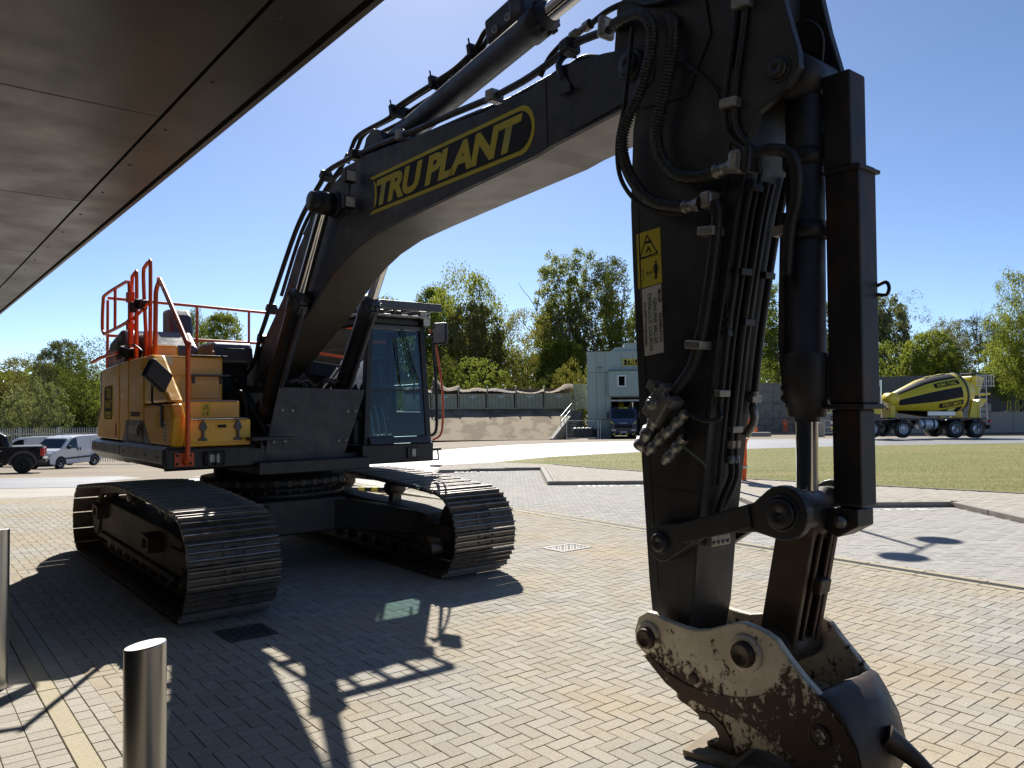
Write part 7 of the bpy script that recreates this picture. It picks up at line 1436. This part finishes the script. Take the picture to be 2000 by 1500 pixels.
# black pickup seen from behind its right rear
pk = thing('pickup_truck', 'black double-cab pickup parked at the left edge, tail towards the van', 'pickup', (gx(50, 35.0), 35.0, hz(gx(50, 35.0), 35.0)), R(208))
tm = lambda z: 1.0 if z < 1.0 else 1.0-0.2*((z-1.0)/0.8)
PKX = 1.55
body(pk, 'body', [(x-PKX+1.55, z) for x, z in [(-0.72, 0.52), (-0.77, 0.95), (-0.73, 1.13), (-0.55, 1.16), (0.55, 1.12), (0.55, 1.12), (3.2, 1.10), (4.0, 1.02), (4.25, 0.8), (4.25, 0.42), (3.9, 0.36), (-0.6, 0.5)]], 0.92, 'black_car_paint', tm, 0.05)
body(pk, 'cabin', [(0.5, 1.1), (0.62, 1.6), (0.95, 1.80), (2.2, 1.82), (2.55, 1.72), (3.15, 1.12)], 0.90, 'black_car_paint', tm, 0.06)
side_plate(pk, 'side_window', [(0.78, 1.18), (0.85, 1.55), (1.0, 1.70), (1.65, 1.72), (1.65, 1.18)], 0.90, tm, 'car_glass'); side_plate(pk, 'side_window', [(1.72, 1.18), (1.72, 1.72), (2.3, 1.70), (2.8, 1.25), (2.75, 1.18)], 0.90, tm, 'car_glass')
m = MB(); m.bb((-0.6, -0.78, 1.12), (0.48, 0.78, 1.165)); m.build('load_cover', 'black_plastic', pk, 0.01)
m = MB(); m.bb((-0.84, -0.85, 0.42), (-0.66, 0.85, 0.62)); m.build('rear_bumper', 'slate_grey', pk, 0.04, 3)
for s in (1, -1):
    m = MB(); m.bb((-0.785, s*0.78-0.1, 0.72), (-0.62, s*0.78+0.145*1.0, 1.06)); m.build('tail_light', 'lamp_red', pk, 0.03, 2)
    m = MB(); m.bb((0.80, s*0.925-0.01, 0.98), (1.0, s*0.925+0.02, 1.01)); m.build('door_handle', 'chrome', pk, 0.006); m = MB(); m.bb((0.7, s*0.80, 0.36), (2.7, s*0.98, 0.42)); m.build('side_step', 'black_plastic', pk, 0.01)
    m = MB(); m.box((2.45, s*1.03, 1.22), (0.12, 0.2, 0.2)); m.build('mirror', 'black_plastic', pk, 0.03)
side_plate(pk, 'arch_flare', [(-0.58+math.cos(R(a))*0.54+0.6, 0.45+math.sin(R(a))*0.54) for a in range(-8, 189, 14)], 0.92, tm, 'slate_grey', 0.008)
arch(pk, 0.02, 0.46, 0.93, tm, 0.42); arch(pk, 3.2, 0.46, 0.93, tm, 0.42)
for x in (0.02, 3.2):
    for s in (1, -1): wheel(pk, x, s*0.82, 0.39, 0.26, s, 'black_steel', 0.62, 6, spokes=True)

# concrete mixer truck: x forward; rear axle group behind
def drum(par, x0, z0, x1, z1, mat_y, mat_d, letters=True):
    """tapered drum from its front bearing (x0) to its rear mouth (x1) with dark stripes running along it"""
    A = Vector((x0, 0, z0)); B = Vector((x1, 0, z1)); d = (B-A).normalized(); L = (B-A).length
    prof = [(0.0, 0.35), (0.06, 0.46), (0.30, 0.62), (2.1, 1.14), (2.9, 1.24), (4.1, 1.22), (4.5, 1.15), (5.0, 0.86), (L, 0.72)]
    up = Vector((-d.z, 0, d.x)); up = up if up.z > 0 else -up; sd = d.cross(up); N = 48; m = MB(); m.smooth = True
    vs = []
    for t_, r_ in prof:
        for j in range(N): a = 2*math.pi*j/N+R(12); vs.append(A+d*t_+(up*math.cos(a)+sd*math.sin(a))*r_)
    base = len(m.v); m.v += [tuple(v) for v in vs]
    for i in range(len(prof)-1):
        for j in range(N):
            m.f.append((i*N+j, i*N+(j+1) % N, (i+1)*N+(j+1) % N, (i+1)*N+j)); m.sm.append(True)
            m.mi.append(1 if (2 <= i <= 4 and (j % 8) < 4) else 0)
    dr_ = m.build('mixing_drum', [mat_y, mat_d], par)
    m = MB(); m.lathe([(4.42, 1.17), (4.42, 1.20), (4.54, 1.185), (4.54, 1.14)], A, d, 48); m.build('drum_ring', 'slate_grey', dr_)
    def rad(t_):
        return interp(t_, [p[0] for p in prof], [p[1] for p in prof])
    if letters:
        for ang, flip in ((R(12+7.5*13.9+0), False), (R(12+7.5*5.9), True), (R(12+7.5*-2.1), True)):
            for sgn in (1, -1):
                for mat_, bold, dr0, txt in (('decal_black', 0.0, 0.016, None), ('decal_yellow', 0.012, 0.028, 'TRU MIX')):
                    if txt is None:
                        me = bpy.data.meshes.new('lettering_field'); q = []; fs = []; nn = 14
                        for k in range(nn+1): x_ = -0.78+1.6*k/nn; hh = 0.155*(1 if 0 < k < nn else 0.8); q += [(x_, -hh), (x_, hh)]
                        for k in range(nn): fs.append((2*k, 2*k+2, 2*k+3, 2*k+1))
                        me.from_pydata([(a_, b_, 0) for a_, b_ in q], [], fs)
                    else:
                        me = text_mesh(txt, 0.27, bold=0.008, shear=0.25, xs=1.22)
                    for v in me.vertices:
                        u_, w__ = (v.co.x, v.co.y) if not flip else (-v.co.x, -v.co.y)
                        # along the drum from front to back when read from its left-hand side
                        t_ = 3.3+u_; r_ = rad(t_)+dr0; a_ = sgn*(ang-w__/1.2)*1.0
                        if sgn < 0: t_ = 3.3-u_
                        v.co = A+d*t_+(up*math.cos(a_)+sd*math.sin(a_))*r_
                    me.materials.clear(); me.materials.append(M[mat_]); link('lettering' if txt else 'lettering_field', me, dr_)
    return dr_
def mixer(label, loc, rz, letters=True):
    t = thing('mixer_truck', label, 'truck', loc, rz)
    ax = (0.0, -1.95, -5.3, -6.68)
    m = MB(); m.bb((-7.6, -0.42, 0.75), (0.6, 0.42, 1.05)); m.build('chassis', 'black_steel', t, 0.02)
    m = MB(); m.prism([(-0.5, 0.95), (-0.5, 2.9), (-0.3, 3.05), (1.05, 2.85), (1.28, 1.95), (1.38, 1.3), (1.38, 0.55), (0.62, 0.55), (0.5, 0.95)], -1.22, 1.22, 'y'); cb_ = m.build('cab', 'navy_paint', t, 0.08, 3)
    m = MB(); m.add([(1.305, -1.05, 1.98), (1.305, 1.05, 1.98), (1.09, 1.0, 2.72), (1.09, -1.0, 2.72)], [(0,1,2,3)]); m.build('windscreen', 'car_glass', cb_)
    for s in (1, -1):
        m = MB(); m.add([(0.05, s*1.228, 1.9), (1.05, s*1.228, 1.9), (0.92, s*1.228, 2.6), (0.05, s*1.228, 2.65)], [(0,1,2,3)]); m.build('side_window', 'car_glass', cb_)
        m = MB(); m.add([(-0.48, s*1.2285, 1.40), (1.25, s*1.2285, 1.55), (1.22, s*1.2285, 1.82), (-0.48, s*1.2285, 1.72)], [(0,1,2,3)]); m.build('yellow_stripe', 'mixer_yellow', cb_)
        m = MB(); m.box((1.05, s*1.42, 2.25), (0.16, 0.22, 0.62)); m.build('mirror', 'black_plastic', cb_, 0.03); m = MB(); m.bb((1.385, s*0.92-0.2, 0.78), (1.41, s*0.92+0.2, 0.95)); m.build('headlight', 'lens_clear', cb_, 0.01)
        m = MB(); m.add([(1.392, s*0.75, 1.35), (1.392, s*1.18, 1.55), (1.392, s*1.18, 1.75), (1.392, s*0.85, 1.42)], [(0,1,2,3)]); m.build('front_flash', 'mixer_yellow', cb_)
    m = MB(); m.bb((1.385, -0.8, 1.05), (1.40, 0.8, 1.40)); m.build('grille', 'dark_gap', cb_); m = MB(); m.bb((1.39, -0.3, 0.62), (1.405, 0.3, 0.74)); m.build('number_plate', 'number_plate', cb_)
    m = MB(); m.bb((1.36, -1.2, 0.4), (1.42, 1.2, 0.58)); 
    for k in range(6): pass
    m.build('bumper', 'black_plastic', cb_, 0.02)
    for k in range(4): m = MB(); m.box((1.425, -0.9+0.6*k, 0.5), (0.008, 0.28, 0.10), (0.6, 0, 0)); m.build('chevron', 'mixer_yellow', cb_)
    text('maker_name', 'SCANIA', 0.20, 'decal_white', cb_, basis((1.40, 0, 1.50), (0, 1, 0), (0, 0, 1)), bold=0.004)
    m = MB(); m.bb((0.86, -0.72, 2.80), (1.10, 0.72, 3.06)); hb_ = m.build('roof_board', 'decal_black', cb_, 0.03); text('lettering', 'TRU MIX', 0.22, 'decal_yellow', hb_, basis((1.104, 0, 2.93), (0, 1, 0), (0, 0, 1)), bold=0.004)
    m = MB(); m.tube([(-0.62, 0.95, 1.2), (-0.62, 0.95, 3.45)], 0.07, 10); m.build('exhaust_stack', 'chrome', t)
    for k, x in enumerate(ax):
        for s in (1, -1):
            wheel(t, x, s*(1.0 if k < 2 else 0.93), 0.53, 0.32 if k < 2 else 0.55, s, 'hub_white' if k < 2 else 'alloy', 0.55, 10, deep=0.05 if k < 2 else 0.18)
            m = MB(); pts = [(x+math.cos(R(a))*0.62, 0.55+math.sin(R(a))*0.60) for a in range(0, 181, 20)]; pi = [(x+math.cos(R(a))*0.59, 0.55+math.sin(R(a))*0.57) for a in range(180, -1, -20)]
            n_ = len(pts); m.add([(a, s*0.72, b_) for a, b_ in pts]+[(a, s*1.22, b_) for a, b_ in pts], [(i, i+1, n_+i+1, n_+i) for i in range(n_-1)]); m.build('mudguard', 'black_plastic', t)
    m = MB(); m.lathe([(-0.55, 0), (-0.55, 0.27), (-0.5, 0.30), (0.5, 0.30), (0.55, 0.27), (0.55, 0)], (-3.55, 0.95, 0.82), (1, 0, 0), 24); ft = m.build('fuel_tank', 'hub_white', t)
    for x in (-3.85, -3.25): m = MB(); m.lathe([(-0.05, 0.302), (-0.05, 0.312), (0.05, 0.312), (0.05, 0.302)], (x, 0.95, 0.82), (1, 0, 0), 24); m.build('strap', 'black_plastic', ft)
    m = MB(); m.bb((-7.35, 1.05, 1.10), (-1.2, 1.12, 1.20)); m.bb((-7.35, -1.12, 1.10), (-1.2, -1.05, 1.20)); m.bb((-7.3, -1.05, 1.12), (-1.3, 1.05, 1.18)); sf = m.build('side_frame', 'black_steel', t)
    for x in (-1.6, -2.9, -4.4, -6.2): m = MB(); m.bb((x-0.05, 1.12, 1.13), (x+0.05, 1.14, 1.18)); m.build('marker_lamp', 'amber', sf)
    dr_ = drum(t, -1.72, 2.0, -6.92, 2.92, 'mixer_yellow', 'decal_black', letters)
    m = MB(); m.lathe([(-0.3, 0), (-0.3, 0.30), (-0.2, 0.38), (0.5, 0.38), (0.62, 0.28), (0.62, 0)], (-1.42, 0.55, 2.32), (0, 1, 0), 24); m.build('water_tank', 'mixer_yellow', t)
    m = MB(); m.prism([(-1.55, 1.18), (-1.5, 1.75), (-1.3, 2.0), (-1.25, 2.3), (-1.9, 2.3), (-1.85, 1.18)], -0.4, 0.5, 'y'); m.build('front_pedestal', 'mixer_yellow', t, 0.04); m = MB(); m.tube([(-0.9, 0.6, 1.2), (-0.7, 0.7, 1.5), (-1.0, 0.6, 1.9), (-1.3, 0.6, 1.7)], 0.04, 6, 3); m.build('hydraulic_hose', 'rubber', t)
    m = MB(); m.prism([(-7.2, 1.2), (-6.95, 2.2), (-6.6, 2.3), (-6.4, 1.2)], -0.9, -0.7, 'y'); m.build('rear_frame', 'mixer_yellow', t, 0.02); m = MB(); m.prism([(-7.2, 1.2), (-6.95, 2.2), (-6.6, 2.3), (-6.4, 1.2)], 0.7, 0.9, 'y'); m.build('rear_frame', 'mixer_yellow', t, 0.02)
    m = MB(); m.add([(-4.35, 0.95, 1.22), (-4.75, 0.95, 1.22), (-6.15, 0.85, 2.25), (-5.85, 0.85, 2.35), (-4.35, 0.75, 1.22), (-4.75, 0.75, 1.22), (-6.15, 0.65, 2.25), (-5.85, 0.65, 2.35)], [(0,1,2,3),(7,6,5,4),(0,4,5,1),(1,5,6,2),(2,6,7,3),(3,7,4,0)]); m.build('spare_chute', 'mixer_yellow', t, 0.02)
    m = MB(); m.bb((-5.4, 0.9, 1.3), (-3.6, 1.02, 1.62)); m.build('chute_extension', 'alloy', t, 0.05)
    m = MB(); m.prism([(-6.85, 2.6), (-6.8, 3.75), (-7.1, 3.82), (-7.65, 3.7), (-7.5, 3.1), (-7.3, 2.6)], -0.6, 0.6, 'y'); hp_ = m.build('charge_hopper', 'mixer_yellow', t, 0.08, 3); m = MB(); m.bb((-7.45, -0.55, 3.80), (-6.85, 0.55, 3.95)); m.build('hopper_rim', 'rubber', hp_, 0.03)
    m = MB(); m.prism([(-7.3, 1.75), (-7.75, 1.9), (-8.1, 2.35), (-7.6, 2.35), (-7.3, 2.1)], -0.3, 0.3, 'y'); m.build('discharge_chute', 'mixer_yellow', t, 0.04)
    m = MB(); m.tube([(-7.5, 0.2, 2.6), (-8.3, 0.2, 2.68)], 0.07, 6); m.build('chute_arm', 'mixer_yellow', t)
    ld = MB()
    for yx in (0.0, 0.45): ld.tube([(-7.0-yx, 1.02, 1.0), (-6.95-yx, 1.02, 3.75)], 0.025, 6)
    for k in range(9): ld.tube([(-6.98, 1.02, 1.1+k*0.32), (-7.43, 1.02, 1.1+k*0.32)], 0.02, 6)
    ld.build('ladder', 'alloy', t, kind='stuff')
    pl = MB()
    for z in (3.15, 3.45, 3.8): pl.tube([(-6.75, 1.05, z), (-7.9, 1.05, z)], 0.022, 6)
    for k in range(8): pl.tube([(-6.8-k*0.155, 1.05, 3.1), (-6.8-k*0.155, 1.05, 3.8)], 0.016, 6)
    pl.build('platform_rail', 'hub_white', t, kind='stuff')
    for s in (1, -1): m = MB(); m.bb((-7.68, s*0.95-0.12, 0.95), (-7.60, s*0.95+0.12, 1.10)); m.build('tail_light', 'lamp_red', t, 0.01)
    m = MB(); m.bb((-7.62, -1.1, 0.55), (-7.52, 1.1, 0.8)); m.build('rear_bar', 'black_steel', t); return t
MX = gx(1695, 46.6); mt = mixer('yellow and black striped concrete mixer truck on the road at right', (MX, 46.6+0.9, hz(MX, 46.6)+0.05), R(180+7)); mt.rotation_euler = (0, R(-0.7), R(187))
fx = gx(1217, 73.2); mixer('dark blue mixer truck standing nose out under the green building bay', (fx+0.15, 74.6, hz(fx, 74)), R(-96), False)

# =================================================================== PEOPLE
def skin_body(name, joints, bones, mat, par=None, sub=2):
    me = bpy.data.meshes.new(name); ks = list(joints); me.from_pydata([joints[k][0] for k in ks], [(ks.index(a), ks.index(b_)) for a, b_ in bones], [])
    me.materials.append(M[mat]); o = link(name, me, par); md = o.modifiers.new('skin', 'SKIN'); md.use_smooth_shade = True
    for i, k in enumerate(ks): rr = joints[k][1]; me.skin_vertices[0].data[i].radius = (rr, rr) if not hasattr(rr, '__len__') else rr
    me.skin_vertices[0].data[0].use_root = True; s_ = o.modifiers.new('smooth', 'SUBSURF'); s_.levels = sub; s_.render_levels = sub; return o
def person(label, loc, rz, pose):
    """x is the person's left, -y is forward"""
    p = thing('person', label, 'person', loc, rz)
    J = {'pelvis': ((0, 0, 0.95), 0.13), 'waist': ((0, 0, 1.10), 0.125), 'chest': ((0, 0.01, 1.30), (0.17, 0.125)), 'neck': ((0, 0.0, 1.49), 0.058), 'jaw': ((0, -0.025, 1.58), 0.075), 'head': ((0, -0.01, 1.67), 0.092), 'crown': ((0, 0.0, 1.72), 0.07),
         'hl': ((0.09, 0, 0.90), 0.10), 'kl': ((0.11+pose.get('stance', 0), -0.02, 0.50), 0.062), 'al': ((0.12+1.6*pose.get('stance', 0), 0.02, 0.09), 0.045), 'tl': ((0.13+1.7*pose.get('stance', 0), -0.15, 0.035), 0.038),
         'hr': ((-0.09, 0, 0.90), 0.10), 'kr': ((-0.11, -0.02, 0.50), 0.062), 'ar': ((-0.12, 0.02, 0.09), 0.045), 'tr': ((-0.13, -0.15, 0.035), 0.038),
         'sl': ((0.19, 0, 1.42), 0.07), 'sr': ((-0.19, 0, 1.42), 0.07)}
    for s in 'lr': J['e'+s] = (pose['e'+s], 0.047); J['w'+s] = (pose['w'+s], 0.034)
    B = [('pelvis', 'waist'), ('waist', 'chest'), ('chest', 'neck'), ('neck', 'jaw'), ('jaw', 'head'), ('head', 'crown')]
    for s in 'lr': B += [('pelvis', 'h'+s), ('h'+s, 'k'+s), ('k'+s, 'a'+s), ('a'+s, 't'+s), ('chest', 's'+s), ('s'+s, 'e'+s), ('e'+s, 'w'+s)]
    skin_body('body', J, B, 'skin_tone', p)
    def grow(keys, g): return {k: (J[k][0], (tuple(v+g for v in J[k][1]) if hasattr(J[k][1], '__len__') else J[k][1]+g)) for k in keys}
    ja = grow(['waist', 'pelvis', 'chest', 'sl', 'sr', 'el', 'er', 'wl', 'wr'], 0.022); skin_body('jacket', ja, [('pelvis', 'waist'), ('waist', 'chest'), ('chest', 'sl'), ('chest', 'sr'), ('sl', 'el'), ('sr', 'er'), ('el', 'wl'), ('er', 'wr')], 'hi_vis', p)
    tr2 = grow(['pelvis', 'hl', 'hr', 'kl', 'kr', 'al', 'ar'], 0.024); skin_body('trousers', tr2, [('pelvis', 'hl'), ('pelvis', 'hr'), ('hl', 'kl'), ('hr', 'kr'), ('kl', 'al'), ('kr', 'ar')], 'hi_vis', p)
    bt_ = grow(['al', 'tl'], 0.014); skin_body('boot', bt_, [('al', 'tl')], 'boot', p); bt_ = grow(['ar', 'tr'], 0.014); skin_body('boot', bt_, [('ar', 'tr')], 'boot', p)
    # hands: palm, four unequal fingers and a thumb
    for s in 'lr':
        w0 = Vector(pose['w'+s]); d = (w0-Vector(pose['e'+s])).normalized(); sx = d.cross(Vector((0, 1, 0.2))).normalized(); pal = w0+d*0.09
        HJ = {'w': (w0, 0.026), 'p': (w0+d*0.045, (0.040, 0.018)), 'k': (pal, (0.042, 0.016))}; HB = [('w', 'p'), ('p', 'k')]
        hn = MB(); n_ = d.cross(sx)
        for i, L_ in enumerate((0.072, 0.082, 0.078, 0.06)):
            b0 = pal+sx*(0.03-0.02*i)-d*0.01; hn.tube([b0, b0+d*L_*0.5+n_*0.008, b0+d*L_*0.85+n_*0.03], 0.009, 6, 3, rad=[0.0095, 0.009, 0.0075])
        b0 = w0+d*0.035+sx*0.03; hn.tube([b0, b0+d*0.03+sx*0.03+n_*0.01, b0+d*0.06+sx*0.035+n_*0.02], 0.011, 6, 3, rad=[0.013, 0.011, 0.008])
        ho = skin_body('hand', HJ, HB, 'skin_tone', p); hn.build('fingers', 'skin_tone', ho, kind='stuff')
    m = MB(); m.lathe([(0, 0.098), (0.05, 0.094), (0.09, 0.06), (0.105, 0.0)], (0, 0.002, 1.66), (0, 0.1, 1), 20); m.build('hair', 'boot', p)
    f = MB(); f.box((0, -0.108, 1.625), (0.022, 0.03, 0.045), (0.3, 0, 0)); f.build('nose', 'skin_tone', p, 0.006); 
    for s in (1, -1): f = MB(); f.box((s*0.034, -0.096, 1.652), (0.022, 0.01, 0.010)); f.build('eye', 'boot', p, 0.003); f = MB(); f.box((s*0.093, 0.0, 1.635), (0.016, 0.035, 0.058)); f.build('ear', 'skin_tone', p, 0.006)
    f = MB(); f.box((0, -0.098, 1.578), (0.045, 0.01, 0.008)); f.build('mouth', 'boot', p, 0.002)
    for z in (1.08, 1.22): m = MB(); m.lathe([(-0.025, 0.163), (0.025, 0.165)], (0, 0.0, z), (0, 0, 1), 24); q = m.build('reflective_band', 'reflective', p); q.scale = (1.0, 0.95, 1)
    for kx in ('kl', 'kr'): c = J[kx][0]; m = MB(); m.lathe([(-0.025, 0.094), (0.025, 0.092)], (c[0]+0.003, c[1]+0.01, 0.38), (0, 0, 1), 16); m.build('reflective_band', 'reflective', p)
    return p
pz = at(1533, 844, 86.5); person('man in orange work clothes standing by the far concrete block wall', (pz.x, 86.5, hz(30, 86.5)), R(8), dict(el=(0.27, -0.02, 1.17), wl=(0.08, -0.19, 1.33), er=(-0.27, -0.02, 1.17), wr=(-0.08, -0.2, 1.30), stance=0.10))
q = at(1447, 957, 17.6); person('person in orange work clothes mostly hidden behind the excavator arm', (q.x-0.10, 17.5, hz(q.x, 17.5)+0.0), R(150), dict(el=(-0.0+0.30, 0.10, 1.16), wl=(0.10, -0.18, 1.12), er=(-0.42, 0.02, 1.19), wr=(-0.16, -0.16, 1.30), stance=0.03))
